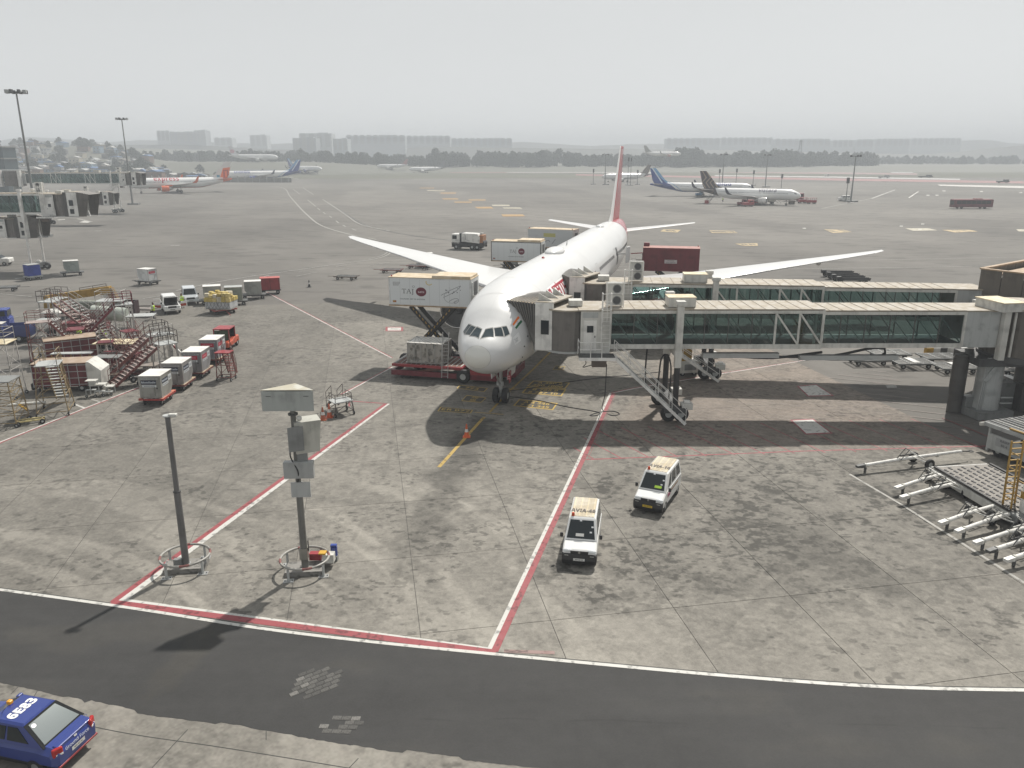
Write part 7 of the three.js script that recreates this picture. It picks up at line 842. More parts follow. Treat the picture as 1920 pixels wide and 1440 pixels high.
person('person in a yellow vest crouching among the stairs, left of two', V(-40.6, 0.6, -73), 2.6, 'crouch'); person('person in a yellow vest crouching among the stairs, right of two', V(-38.6, 0.6, -73.2), -2.2, 'crouch'); person('person in a yellow vest walking beside the dark container under the wing', G(800, 506), 2.6, 'walk'); person('person in a yellow vest standing by the container behind the wing', G(811, 503), -2, 'stand'); person('person in a yellow vest standing under the second catering truck box', G(996, 503), 2.4, 'stand'); person('small person walking on the apron behind the patterned-tail aircraft', G(1355, 379), 1.3, 'walk');
// ---------- parked cars and pick-up ----------
function suv(label, cat, pos, turn, m, o = {}) {
  const t = thing('parked_car', label, cat, pos, turn); const W = 1.78; mb().ext([[-2.15, 0.4], [-2.15, 1.05], [0.7, 1.05], [2.0, 0.98], [2.12, 0.85], [2.12, 0.42]], W, 0, 0, 0, 0, 0, 0, 0.08).build('body', m, t);
  const gh = greenhouse(t, { x0: -2.1, x1: o.bx ?? 0.75, y: 1.02, w: 1.66 }, { x0: -1.95, x1: o.rx ?? 0.35, y: 1.78, w: 1.4 }, m); gh.glass('front', 0.06, 0.94, 0.08, 0.92, 'windscreen', [0.02, 0.02]); gh.glass('back', 0.1, 0.9, 0.15, 0.9, 'rear_window'); for (const s of ['left', 'right']) for (const [a, b] of [[0.06, 0.32], [0.37, 0.62], [0.67, 0.93]]) { const q = s === 'left' ? [a, b] : [1 - b, 1 - a]; gh.glass(s, q[0], q[1], 0.15, 0.86, 'side_window'); }
  axle(t, [-1.35, 1.35], W, 0.36, 0.22); mb().rbox(0.2, 0.3, W + 0.02, 0.06, 2.1, 0.55, 0).build('bumper', o.bump ?? m, t); mb().box(0.05, 0.22, 0.9, 2.13, 0.83, 0).build('grille', P.black, t); for (const s of [-1, 1]) { mb().rbox(0.08, 0.2, 0.3, 0.04, 2.11, 0.85, s * 0.66).build('headlight', P.lamp, t); mb().rbox(0.12, 0.2, 0.18, 0.04, 0.7, 1.12, s * 0.98).build('mirror', P.black, t); } mb().box(0.02, 0.12, 0.5, 2.215, 0.56, 0).build('number_plate', P.lgrey, t);
  if (o.open) { const bn = mb().rbox(1.25, 0.05, 1.5, 0.02, 0, 0, 0).build('bonnet', m, t); bn.position.set(1.1, 1.45, 0); bn.rotation.z = 0.75; mb().box(1.15, 0.02, 1.4, 0.02, -0.04, 0).build('bonnet_lining', P.black, bn); mb().box(1.1, 0.04, 1.4, 1.4, 1.04, 0).build('engine_bay', P.black, t); for (const s of [-1, 1]) { const d = new THREE.Group(); d.name = 'open_door'; d.position.set(0.55, 0, s * 0.9); d.rotation.y = s * 1.15; t.add(d); mb().rbox(1.0, 0.65, 0.06, 0.02, -0.5, 0.8, 0).build('door_panel', m, d); for (const fs of [-1, 1]) mb().box(0.7, 0.3, 0.012, -0.5, 0.72, fs * 0.036).build('red_panel', M(0.4, 0.06, 0.03), d); mb().sq(V(-0.95, 1.1, 0), V(-0.75, 1.6, 0), 0.05).sq(V(-0.75, 1.6, 0), V(-0.2, 1.6, 0), 0.05).sq(V(-0.2, 1.6, 0), V(0, 1.1, 0), 0.05).build('door_frame', m, d); } }
  return t;
}
{ const f = G(330, 596), r = G(312, 572); suv('white jeep with its bonnet and doors open', 'jeep', f.clone().lerp(r, 0.5), heading(r, f), vanWhite, { open: 1, bx: 0.4, rx: 0.2 }); const f2 = G(362, 579), r2 = G(352, 556); suv('silver car parked next to the white jeep', 'car', f2.clone().lerp(r2, 0.5), heading(r2, f2), carPaint(0.55, 0.58, 0.6)); }
{ const t = thing('pickup_truck', 'dark blue pickup truck with an empty bed at the left edge', 'pickup', G(12, 640), Math.PI + 0.25); const m = carPaint(0.016, 0.032, 0.15); mb().ext([[-2.4, 0.5], [-2.4, 1.0], [0.7, 1.0], [2.2, 0.98], [2.4, 0.5]], 1.85, 0, 0, 0, 0, 0, 0, 0.06).build('body', m, t); const gh = greenhouse(t, { x0: -0.2, x1: 1.5, y: 0.98, w: 1.7 }, { x0: 0.0, x1: 0.8, y: 1.75, w: 1.45 }, m); gh.glass('front', 0.06, 0.94, 0.1, 0.9, 'windscreen'); gh.glass('left', 0.1, 0.9, 0.12, 0.88, 'side_window'); gh.glass('right', 0.1, 0.9, 0.12, 0.88, 'side_window'); mb().rbox(1.0, 0.04, 1.3, 0.01, 0.4, 1.83, 0).build('roof', P.offwhite, t); for (const s of [-1, 1]) mb().rbox(2.2, 0.75, 0.06, 0.02, -1.35, 1.25, s * 0.92).build('bed_side', m, t); mb().rbox(0.06, 0.75, 1.8, 0.02, -2.42, 1.25, 0).build('tailgate', m, t); mb().box(2.1, 0.05, 1.7, -1.35, 1.02, 0).build('bed_floor', P.grey, t); axle(t, [-1.4, 1.5], 1.85, 0.38, 0.24); }
// ---------- equipment yard on the left ----------
const wP = M(0.5, 0.48, 0.45, { r: 0.6, t: 'worn' }), gold = M(0.27, 0.20, 0.105, { r: 0.7, t: 'worn' }), rstP = M(0.19, 0.06, 0.05, { r: 0.75, t: 'worn' }), dk = M(0.10, 0.085, 0.075, { r: 0.75, t: 'worn' });
// maintenance steps: frame of posts and braces, platform with rails, flight on the +x side
function stepStand(label, pos, turn, o) {
  const t = thing(o.name ?? 'maintenance_steps', label, 'steps', pos, turn); const { h, w = 1.4, l = 1.6, m = wP, rail = 1.0 } = o; const P4 = [V(-l / 2, 0, w / 2), V(l / 2, 0, w / 2), V(l / 2, 0, -w / 2), V(-l / 2, 0, -w / 2)], sp = o.splay ?? 1.15;
  for (const p of P4) { mb().sq(V(p.x * sp, 0.25, p.z * sp), V(p.x, h, p.z), 0.06).build('leg', m, t); wheel(t, 0.14, 0.08, p.x * sp, 0.14, p.z * sp); }
  const lv = o.levels ?? 2; for (let k = 0; k < lv; k++) { const y0 = 0.3 + (h - 0.3) * k / lv, y1 = 0.3 + (h - 0.3) * (k + 1) / lv, q = (y) => lerp(sp, 1, (y - 0.25) / (h - 0.25)); for (let i = 0; i < 4; i++) { const a = P4[i], b = P4[(i + 1) % 4]; const A = (p, y) => V(p.x * q(y), y, p.z * q(y)); mb().sq(A(a, y0), A(b, y0), 0.045).build('cross_bar', m, t); if (!(i === 1 && o.stairs)) mb().sq(A(a, y0), A(b, y1), 0.035).build('brace', m, t); } }
  mb().rbox(l + 0.2, 0.07, w + 0.2, 0.02, 0, h, 0).build('platform', o.deck ?? P.lgrey, t);
  if (rail) { const R = P4.map(p => V(p.x, h, p.z)); handrail(t, o.stairs ? [R[1], R[0], R[3], R[2]] : [...R, R[0]], rail, 1.2, o.railM ?? m, 0.025); }
  if (o.stairs) stairs(t, V(l / 2, h, 0), V(l / 2 + o.stairs, 0.2, 0), w * 0.7, 1, Math.max(4, Math.round(h / 0.26)), o.step ?? P.lgrey, o.strM ?? m);
  return t;
}
const at = (x, y) => G(x, y);
stepStand('golden scaffold tower with stairs standing in front of the red trailer', at(106, 772), 1.9, { h: 3.5, w: 1.3, l: 1.5, m: gold, stairs: 2.0, levels: 3, splay: 1.5 });
stepStand('brown access scaffold with a flat top, cut by the left edge', at(10, 795), 0.1, { h: 3.1, w: 1.5, l: 2.0, m: gold, levels: 4, rail: 0, deck: P.grey });
stepStand('tall white access stand with cream platform at the left edge', at(14, 745), 0.15, { h: 4.2, w: 1.6, l: 1.7, m: wP, levels: 2, deck: P.cream });
stepStand('red step ladder with a solid red top standing by the container train', at(425, 712), 1.5, { h: 2.3, w: 1.0, l: 0.8, m: rstP, levels: 2, rail: 0, deck: P.red, stairs: 0.9, strM: rstP, step: rstP });
stepStand('small boarding steps with curved rails near the two orange cones', at(640, 776), 2.2, { h: 1.0, w: 1.2, l: 1.0, m: dk, levels: 1, rail: 0.55, deck: P.lgrey, stairs: 1.0, step: P.offwhite, strM: dk });
stepStand('tall white scaffold standing at the back of the yard, below the boom basket', at(222, 655), 0.1, { h: 4.6, w: 1.5, l: 2.2, m: wP, levels: 2, deck: P.lgrey, rail: 0.9, splay: 1.05 });
stepStand('white stand with grey platform, right of the back scaffold', at(272, 650), 0.2, { h: 3.0, w: 1.4, l: 2.2, m: wP, levels: 1, rail: 0, deck: P.lgrey, splay: 1.05 });
stepStand('rusty stairs climbing to a grey platform at the right of the yard', at(306, 690), 0.0, { h: 2.9, w: 1.3, l: 1.8, m: wP, levels: 1, rail: 0.8, deck: P.lgrey }).rotation.y = Math.PI + 0.9;
for (const [x, y, tn, st, lab, mm, hh] of [[285, 655, Math.PI + 0.75, 3.6, 'dark rusty stair flight leaning in the middle of the yard', rstP, 3.0], [300, 672, Math.PI + 0.8, 3.6, 'red-brown stair flight in front of the middle one', rstP, 2.9], [118, 600, 0.35 - 0.5, 4.6, 'red and white passenger stairs sloping down to the right', rstP, 3.9], [130, 584, -0.2, 5.4, 'longer white-railed passenger stairs behind the red ones', wP, 3.5], [226, 618, Math.PI + 0.5, 4.2, 'maroon stairs rising to the right beside the boom', P.dred, 4.3]]) { const t = thing('passenger_stairs', lab, 'stairs', at(x, y + 40), tn); stairs(t, V(0, hh, 0), V(st, 0.25, 0), 1.3, 1, 15, mm === wP ? P.lgrey : M(0.45, 0.36, 0.33, { r: 0.7, t: 'worn' }), mm); mb().rbox(1.5, 0.08, 1.5, 0.02, -0.75, hh, 0).build('platform', P.lgrey, t); handrail(t, [V(0, hh, 0.7), V(-1.5, hh, 0.7), V(-1.5, hh, -0.7), V(0, hh, -0.7)], 1.05, 0.8, mm === P.dred ? P.dred : dk, 0.03); for (const a of [-1.4, 0.1]) for (const z of [-0.65, 0.65]) mb().sq(V(a, 0.3, z), V(a, hh, z), 0.09).build('leg', wP, t); for (const z of [-0.65, 0.65]) mb().sq(V(-1.4, 0.5, z), V(st * 0.55, 0.4, z), 0.1).build('base_frame', wP, t); for (const a of [-1.2, st * 0.5]) for (const z of [-0.65, 0.65]) wheel(t, 0.24, 0.16, a, 0.24, z); }
seed = 917; for (const [x, y, h, lab] of [[100, 640, 3.2, 'rusty narrow stand behind the rear trailer, left'], [150, 645, 2.6, 'rusty stand with a pinkish top in the middle of the yard'], [180, 630, 2.6, 'tall thin maroon stand under the passenger stairs'], [205, 668, 2.4, 'grey frame stand beside the red open cart'], [248, 640, 2.2, 'low white frame stand near the boom basket'], [140, 615, 2.6, 'thin railing tower behind the passenger stairs'], [84, 655, 3.6, 'grey stand with rails at the left of the rear trailer'], [246, 668, 1.6, 'maroon low platform between the stair flights']]) stepStand(lab, at(x, y + 25), rnd(-0.8, 0.8), { h, w: rnd(0.9, 1.4), l: rnd(1, 1.8), m: pick([rstP, rstP, wP, dk]), levels: 2, rail: rnd() < 0.6 ? 0.9 : 0, deck: pick([P.lgrey, P.dred, M(0.45, 0.36, 0.33, { r: 0.7, t: 'worn' })]), stairs: rnd() < 0.5 ? h * 0.7 : 0, splay: 1.1, strM: rstP });
// caged baggage trailers
function trailer(label, a, b, o = {}) { const L = a.distanceTo(b), hd = heading(a, b), n = V(Math.sin(hd), 0, Math.cos(hd)), c = a.clone().lerp(b, 0.5).addScaledVector(n, -0.95), t = thing('baggage_trailer', label, 'trailer', c.setY(0), hd), H = 1.75; mb().rbox(L, H, 1.85, 0.03, 0, 0.45 + H / 2, 0).build('body', M(0.13, 0.016, 0.022, { r: 0.7 }), t); mb().rbox(L + 0.1, 0.07, 2.0, 0.02, 0, 0.5 + H, 0).build('roof', M(0.40, 0.31, 0.24, { r: 0.85, t: 'dusty' }), t);
  const nx = Math.round(L / 0.62); for (let i = 0; i <= nx; i++) mb().box(0.045, H, 0.04, -L / 2 + i * L / nx, 0.45 + H / 2, 0.945).build('cage_bar', P.lgrey, t); for (let k = 0; k < 4; k++) mb().box(L, 0.045, 0.04, 0, 0.6 + k * 0.5, 0.95).build('cage_rail', P.lgrey, t); for (const s of [-1, 1]) for (const z of [-0.8, 0.8]) wheel(t, 0.28, 0.18, s * L * 0.36, 0.28, z); mb().rbox(0.3, 0.5, 0.5, 0.05, -L / 2 - 0.2, 0.45, 0.4).build('coupling', P.black, t); if (o.end) mb().ext([[0, -0.0], [0.9, 0], [1.0, 1.2], [0.2, 1.9], [0, 1.9]], 1.9, L / 2 + 0.02, 0.4, 0).build('end_panel', P.offwhite, t); return t; }
trailer('dark red caged trailer with tan roof and white end, front of the yard', at(66, 738), at(168, 734), { end: 1 }); trailer('dark red caged trailer with tan roof, behind the front one', at(90, 690), at(188, 678));
{ const a = at(122, 700), t = thing('yellow_rack', 'yellow rack with a grey top shelf against the rear trailer', 'rack', a, 0.08); mb().rbox(3.2, 0.07, 0.7, 0.02, 0.9, 1.75, 0.2).build('top_shelf', P.lgrey, t); for (let i = 0; i < 5; i++) mb().box(0.08, 1.7, 0.08, -0.6 + i * 0.75, 0.85, 0.45).build('post', P.ochre, t); for (const y of [0.4, 1.0]) mb().box(3.2, 0.07, 0.06, 0.9, y, 0.45).build('rail', P.ochre, t); mb().sq(V(1.2, 0.1, 0.48), V(2.3, 1.6, 0.48), 0.06).build('brace', P.ochre, t); }
{ const t = thing('belt_tractor', 'red open cart with a cream roof on white posts in the yard', 'cart', at(228, 688), 0.03); mb().rbox(3.2, 0.8, 1.6, 0.05, 0, 0.85, 0).build('body', P.dred, t); mb().rbox(3.3, 0.09, 1.9, 0.03, -0.1, 2.2, 0).build('roof', P.cream, t); for (const x of [-1.4, 0.2, 1.4]) for (const s of [-1, 1]) mb().box(0.14, 1.0, 0.1, x, 1.7, s * 0.72).build('post', P.offwhite, t); mb().rbox(0.6, 0.5, 1.2, 0.08, 0.8, 1.4, 0).build('seat', M(0.5, 0.12, 0.08), t); axle(t, [-1.1, 1.1], 1.6, 0.3, 0.2); }
{ const t = thing('white_trolley_frame', 'white tube frame trolley with grey top in front of the red cart', 'trolley', at(207, 707), 0.05); for (const x of [-0.8, -0.2, 0.4, 0.9]) for (const s of [-0.5, 0.5]) mb().sq(V(x, 0.2, s), V(x, 1.7, s), 0.05).build('post', wP, t); for (const y of [0.3, 0.9]) for (const s of [-0.5, 0.5]) mb().box(1.8, 0.05, 0.05, 0.05, y, s).build('rail', wP, t); mb().rbox(2.0, 0.07, 1.2, 0.02, 0.05, 1.72, 0).build('top', P.grey, t); mb().bar(V(0.9, 0.25, 0), V(2.1, 0.2, 0.2), 0.05).build('tow_bar', rstP, t); for (const x of [-0.7, 0.8]) for (const z of [-0.45, 0.45]) wheel(t, 0.13, 0.08, x, 0.13, z, 'wheel', P.tyre, rstP); }
{ const t = thing('work_table', 'grey-topped low cart beside the nearest containers of the train', 'cart', at(262, 705), -0.1); mb().rbox(2.4, 0.08, 1.3, 0.02, 0.5, 1.0, 0).build('top', M(0.28, 0.25, 0.23, { r: 0.8, t: 'dusty' }), t); for (const x of [-0.5, 1.5]) for (const s of [-0.5, 0.5]) mb().box(0.08, 0.9, 0.08, x, 0.5, s).build('leg', rstP, t); mb().box(2.2, 0.1, 1.1, 0.5, 0.3, 0).build('frame', rstP, t); mb().cyl(0.3, 0.22, 1.7, -0.9, 0.5, 0.3, 14, 0, 0, 0.9).build('rolled_tarp', P.lgrey, t); for (const x of [-0.4, 1.4]) for (const z of [-0.5, 0.5]) wheel(t, 0.2, 0.12, x, 0.2, z); }
for (const [x, y, h, lab] of [[176, 742, 1.2, 'small white two-step stand, left of three by the trailer end'], [192, 740, 0.85, 'small white two-step stand, middle of three by the trailer end'], [206, 738, 0.6, 'small white two-step stand, right of three by the trailer end']]) { const t = thing('step_stool', lab, 'step stand', at(x, y), 0.1); mb().rbox(0.75, 0.06, 0.6, 0.015, 0, h, 0).build('top', P.offwhite, t); mb().rbox(0.7, 0.05, 0.3, 0.015, 0.05, h * 0.5, 0.45).build('lower_step', P.lgrey, t); for (const a of [-0.3, 0.3]) for (const s of [-0.25, 0.5]) mb().box(0.05, s > 0 ? h * 0.5 : h, 0.05, a, (s > 0 ? h * 0.5 : h) / 2 + 0.02, s).build('leg', P.lgrey, t); for (const a of [-0.3, 0.3]) wheel(t, 0.1, 0.06, a, 0.1, 0.5); }
{ const t = thing('flat_trolley', 'low dark trolley with a plank top beside the step stands', 'trolley', at(222, 712), 0.2); mb().rbox(2.0, 0.1, 0.9, 0.02, 0, 0.5, 0).build('top', P.brown, t); for (const x of [-0.8, 0.8]) for (const z of [-0.35, 0.35]) { mb().box(0.07, 0.4, 0.07, x, 0.3, z).build('leg', dk, t); wheel(t, 0.11, 0.07, x, 0.11, z); } const t2 = thing('flat_trolley', 'long low yellow-edged trolley on the ground in front of the golden scaffold', 'trolley', at(58, 795), 0.5); for (const z of [-0.25, 0.25]) mb().box(1.7, 0.08, 0.1, 0, 0.3, z).build('rail', M(0.6, 0.5, 0.22, { t: 'worn' }), t2); for (const x of [-0.7, 0.7]) { mb().box(0.1, 0.08, 0.6, x, 0.3, 0).build('cross_bar', gold, t2); for (const z of [-0.3, 0.3]) wheel(t2, 0.17, 0.1, x, 0.17, z); } const t3 = thing('tow_bar', 'short white tow bar with a yellow handle lying beside the golden scaffold', 'tow bar', at(52, 768), 0.25); mb().bar(V(-1.2, 0.4, 0), V(1.2, 0.45, 0), 0.12).build('tube', P.offwhite, t3); mb().sq(V(-0.4, 0.5, 0.3), V(0.2, 0.15, 0.6), 0.14).build('handle', P.yellow, t3); }
{ // boom lift and the white truck behind the stairs
  const t = thing('boom_lift', 'yellow boom lift with elbow arm and dark basket at the back of the yard', 'boom lift', at(165, 612), 0); const k = (x, y, dz = 0) => { const p = G(x, y, 0), z = t.position.z + dz; const d = G(x, y, 0).sub(camera.position), s = (z - camera.position.z) / d.z; return camera.position.clone().addScaledVector(d, s).sub(t.position); };
  mb().beam(k(86, 561), k(208, 543), 0.75, 0.6).build('boom', P.ochre, t); mb().beam(k(205, 541), k(228, 583), 0.7, 0.55).build('elbow', M(0.22, 0.15, 0.07, { r: 0.7 }), t); mb().sq(k(92, 556, 0.5), k(92, 578, 0.5), 0.7).build('boom_end', P.ochre, t); mb().bar(k(95, 566, 0.4), k(140, 590, 0.4), 0.12).build('ram', P.yellow, t); mb().bar(k(196, 552, 0.2), k(212, 585, 0.2), 0.2).build('hose_sleeve', P.offwhite, t); const bk = k(240, 570), bs = new THREE.Group(); bs.name = 'basket'; bs.position.copy(bk); t.add(bs); mb().box(1.7, 0.08, 1.1, 0, -1.0, 0).build('floor', P.black, bs); for (const s of [-1, 1]) { mb().box(1.7, 1.3, 0.06, 0, -0.3, s * 0.55).build('side', M(0.05, 0.03, 0.035), bs); mb().box(0.06, 1.3, 1.1, s * 0.85, -0.3, 0).build('end', M(0.05, 0.03, 0.035), bs); } for (const [a, c] of [[0.1, 0.1], [0.5, 0.1], [0.1, -0.35], [0.5, -0.35]]) mb().box(0.26, 0.3, 0.02, a, c - 0.15, 0.59).build('opening', P.offwhite, bs); mb().rbox(5.5, 1.0, 2.2, 0.08, -0.5, 1.3, 0).build('chassis', M(0.09, 0.1, 0.08), t); mb().rbox(2.2, 0.9, 1.6, 0.08, 0.2, 2.2, 0).build('turret', M(0.2, 0.22, 0.18), t); axle(t, [-2.2, 1.6], 2.2, 0.5, 0.35); handrail(t, [k(150, 549, 0.2), k(200, 541, 0.2)], 0.5, 1.6, dk, 0.03);
  const w = thing('parts_truck', 'white truck with a light green bonnet, half hidden behind the passenger stairs', 'truck', at(118, 632), 0.1); mb().rbox(1.9, 1.6, 2.1, 0.15, -0.4, 1.9, 0).build('cab', P.white, w); mb().rbox(0.06, 0.8, 1.8, 0.02, 0.56, 2.2, 0).build('windscreen', darkGlass, w); for (const s of [-1, 1]) mb().rbox(1.0, 0.7, 0.05, 0.02, -0.4, 2.2, s * 1.06).build('cab_window', darkGlass, w); mb().rbox(4.2, 0.9, 2.0, 0.05, 2.2, 1.1, 0).build('bed', P.dred, w); axle(w, [-0.6, 3.4], 2.0, 0.45, 0.3); mb().cyl(0.7, 0.7, 3.2, 4.8, 2.3, 0.2, 20, 0, 0, Math.PI / 2 - 0.1).build('tank', M(0.42, 0.46, 0.42), w);
  const h = thing('hand_crane', 'light grey ramp panel leaning between the passenger stairs', 'ramp', V(-35.2, 0, -71), 0.9); mb().rbox(2.4, 0.1, 0.9, 0.02, 0, 1.0, 0, 0, 0, 0.75).build('panel', M(0.42, 0.45, 0.46, { r: 0.5 }), h); mb().box(0.1, 1.8, 0.1, 0.85, 0.9, 0).build('prop', rstP, h);
  const b = thing('belt_loader', 'long red belt conveyor lying in the middle of the yard', 'conveyor', V(-38.5, 0, -70.4), 0.05); mb().rbox(6.5, 0.25, 1.1, 0.04, 0, 0.9, 0).build('belt', dk, b); for (const s of [-1, 1]) mb().box(6.6, 0.3, 0.08, 0, 0.9, s * 0.58).build('side_rail', P.dred, b); for (const x of [-2.4, 2.2]) for (const s of [-1, 1]) wheel(b, 0.3, 0.2, x, 0.3, s * 0.6); mb().box(5.5, 0.3, 0.8, 0, 0.5, 0).build('chassis', P.black, b);
  const d = thing('equipment_trailer', 'grey flat equipment trailer with folded frame at the right end of the boom', 'trailer', at(262, 592), -0.1); mb().rbox(3.6, 0.15, 1.3, 0.03, 0, 0.8, 0).build('bed', M(0.25, 0.22, 0.2, { r: 0.8, t: 'worn' }), d); mb().bar(V(-1.5, 1.1, 0.3), V(1.6, 1.2, 0.3), 0.07).build('folded_arm', dk, d); axle(d, [-1.2, 1.2], 1.2, 0.25, 0.15);
  const c = thing('striped_barrier', 'red and white folding barrier standing at the right end of the yard', 'barrier', at(322, 668), -0.6); for (let i = 0; i < 4; i++) mb().sq(V(i * 0.5, 1.3 - i * 0.28, 0), V(i * 0.5 + 0.5, 1.02 - i * 0.28, 0), 0.22, 0.06).build('board', i % 2 ? P.red : P.white, c); for (const x of [0.2, 1.6]) mb().box(0.06, 0.9, 0.06, x, 0.45, 0).build('leg', P.grey, c);
}
{ const t = thing('ground_power_unit', 'yellow and white power unit under the nearer bridge, behind its lift column', 'power unit', at(1286, 702), 0.2); mb().rbox(1.6, 1.0, 1.1, 0.06, 0, 0.75, 0).build('body', P.offwhite, t); mb().rbox(0.9, 1.2, 0.9, 0.06, -0.2, 1.8, 0).build('hood', P.ochre, t); mb().rbox(1.0, 0.5, 0.04, 0.02, 0.1, 0.75, 0.57).build('panel', P.grey, t); axle(t, [-0.5, 0.5], 1.0, 0.22, 0.14); }
// ---------- the other aircraft ----------
function jet(label, gear, aft, s, o) { // gear: ground point of the main wheels; aft: direction from nose to tail
  const L = o.L ?? 37.6, R = 2.0, cy = 3.75, xg = L * 0.48, t = thing('narrow_body_airliner', label, 'airliner', gear.clone().addScaledVector(aft, -xg * s), Math.atan2(-aft.z, aft.x), o.group); t.position.y = o.y ?? hillE(gear.x, -gear.z); t.scale.setScalar(s);
  const B = body({ top: [[0, cy - 0.35], [0.4, cy + 0.45], [1.5, cy + 1.1], [3, cy + 1.7], [5, cy + 1.95], [7, cy + R], [L * 0.82, cy + R], [L, cy + 1.5]], bot: [[0, cy - 0.35], [0.4, cy - 0.95], [1.5, cy - 1.5], [3.5, cy - 1.9], [6, cy - R], [L * 0.66, cy - R], [L * 0.8, cy - 1.0], [L, cy + 0.9]], half: [[0, 0.01], [0.4, 0.75], [1.5, 1.3], [3, 1.7], [5.5, 1.95], [L * 0.66, 1.97], [L * 0.85, 1.25], [L, 0.25]] });
  const c = document.createElement('canvas'); c.width = 1024; c.height = 256; const x = c.getContext('2d'); x.fillStyle = css(0.78, 0.78, 0.77); x.fillRect(0, 0, 1024, 256); const wy = 256 * 0.205; x.fillStyle = css(0.06, 0.06, 0.07); for (const y of [wy, 256 - wy - 4]) for (let i = 0; i < 62; i++) if (i !== 20 && i !== 40) x.fillRect(120 + i * 12.2, y, 5, 5); for (const y of [36, 208]) { x.fillRect(38, y, 20, 10); } if (o.paint) o.paint(x, 1024, 256);
  if (o.title) { x.fillStyle = o.tc; x.font = `bold ${o.ts ?? 34}px sans-serif`; x.fillText(o.title, o.tx ?? 150, wy - 6); x.save(); x.translate(512, 128); x.rotate(Math.PI); x.translate(-512, -128); x.fillText(o.title, 1024 - (o.tx ?? 150) - (o.ts ?? 34) * 0.6 * o.title.length, wy - 6); x.restore(); }
  const tx = new THREE.CanvasTexture(c); tx.colorSpace = THREE.SRGBColorSpace; tx.anisotropy = 8; const fm = new THREE.MeshPhysicalMaterial({ map: tx, roughness: 0.4, clearcoat: 0.4, clearcoatRoughness: 0.15 });
  mesh(skin(B, [0, 0.1, 0.4, 0.9, 1.5, 2.2, 3, 4, 5, 6, 7, ...range(9, L * 0.66, 6), ...range(L * 0.7, L, 8)], 28, 0, 2 * Math.PI, 0, (q, a) => [q / L, 1 - a / (2 * Math.PI)]), fm, 'fuselage', t);
  const f = document.createElement('canvas'); f.width = f.height = 128; const fx = f.getContext('2d'); o.fin(fx, 128); const ft = new THREE.CanvasTexture(f); ft.colorSpace = THREE.SRGBColorSpace; const k = L - 37.6;
  mesh(foil([[27.6 + k, 8.2, cy + 1.6, 0, 0.55], [31.0 + k, 5.6, cy + 3.0, 0, 0.5], [35.3 + k, 2.6, 11.8, 0, 0.25]], true, (px, y) => [(px - 27.6 - k) / 10.4, (y - cy - 1.4) / 7]), new THREE.MeshStandardMaterial({ map: ft, roughness: 0.4 }), 'fin', t);
  for (const d of [1, -1]) { const x0 = xg - 6.2; mesh(foil([[x0, 8.5, 2.7, 1.2 * d, 0.9], [x0 + 3, 5.4, 3.1, 6.4 * d, 0.6], [x0 + 8.4, 1.7, 4.1, 16.6 * d, 0.2]]), wingGrey, 'wing', t); mesh(foil([[x0 + 8.4, 1.6, 4.1, 16.6 * d, 0.12], [x0 + 9.3, 1.2, 4.7, 17.2 * d, 0.1], [x0 + 10.4, 0.6, 6.5, 17.5 * d, 0.06]]), o.winglet ?? P.white, 'winglet', t); mesh(foil([[31.3 + k, 4.4, cy + 1.1, 0.4 * d, 0.4], [34.6 + k, 1.5, cy + 1.7, 6.2 * d, 0.15]]), o.stab ?? P.white, 'stabilizer', t); nacelle(t, x0 - 1.3, 1.75, 5.75 * d, 1.15, 4.0, o.cowl ?? P.white); if (!o.y || o.y) { const g = new THREE.Group(); g.name = 'main_gear'; g.position.set(xg, 0, 3.8 * d); t.add(g); mb().bar(V(0, 0.6, 0), V(0, 2.6, 0), 0.13).build('strut', P.grey, g); for (const z of [-0.4, 0.4]) wheel(g, 0.57, 0.38, 0, 0.57, z); } }
  const n = new THREE.Group(); n.name = 'nose_gear'; n.position.set(5, 0, 0); t.add(n); mb().bar(V(0, 0.4, 0), V(0, 2.2, 0), 0.09).build('strut', P.grey, n); for (const z of [-0.22, 0.22]) wheel(n, 0.38, 0.22, 0, 0.38, z); return t;
}
const D2 = (x, z) => V(x, 0, z).normalize(), solid = (r, g, b) => (c, n) => { c.fillStyle = css(r, g, b); c.fillRect(0, 0, n, n); };
const swoosh = (c, n) => { c.fillStyle = css(0.02, 0.06, 0.28); c.fillRect(0, 0, n, n); c.fillStyle = css(0.16, 0.36, 0.6); c.beginPath(); c.moveTo(0, n); c.lineTo(n * 0.75, 0); c.lineTo(n, 0); c.lineTo(n * 0.25, n); c.fill(); c.strokeStyle = css(0.65, 0.72, 0.78); c.lineWidth = 8; for (const q of [0.15, 0.42]) { c.beginPath(); c.moveTo(n * q, n); c.lineTo(n * (q + 0.5), 0); c.stroke(); } };
const indigo = (x, w, h) => { x.fillStyle = css(0.02, 0.05, 0.24); x.beginPath(); x.moveTo(250, 128); x.quadraticCurveTo(600, 108, 760, 90); x.lineTo(880, 0); x.lineTo(1024, 0); x.lineTo(1024, h); x.lineTo(880, h); x.lineTo(760, 166); x.quadraticCurveTo(600, 148, 250, 128); x.fill(); x.strokeStyle = css(0.3, 0.45, 0.66); x.lineWidth = 7; x.beginPath(); x.moveTo(700, 100); x.lineTo(850, 0); x.moveTo(700, 156); x.lineTo(850, h); x.stroke(); };
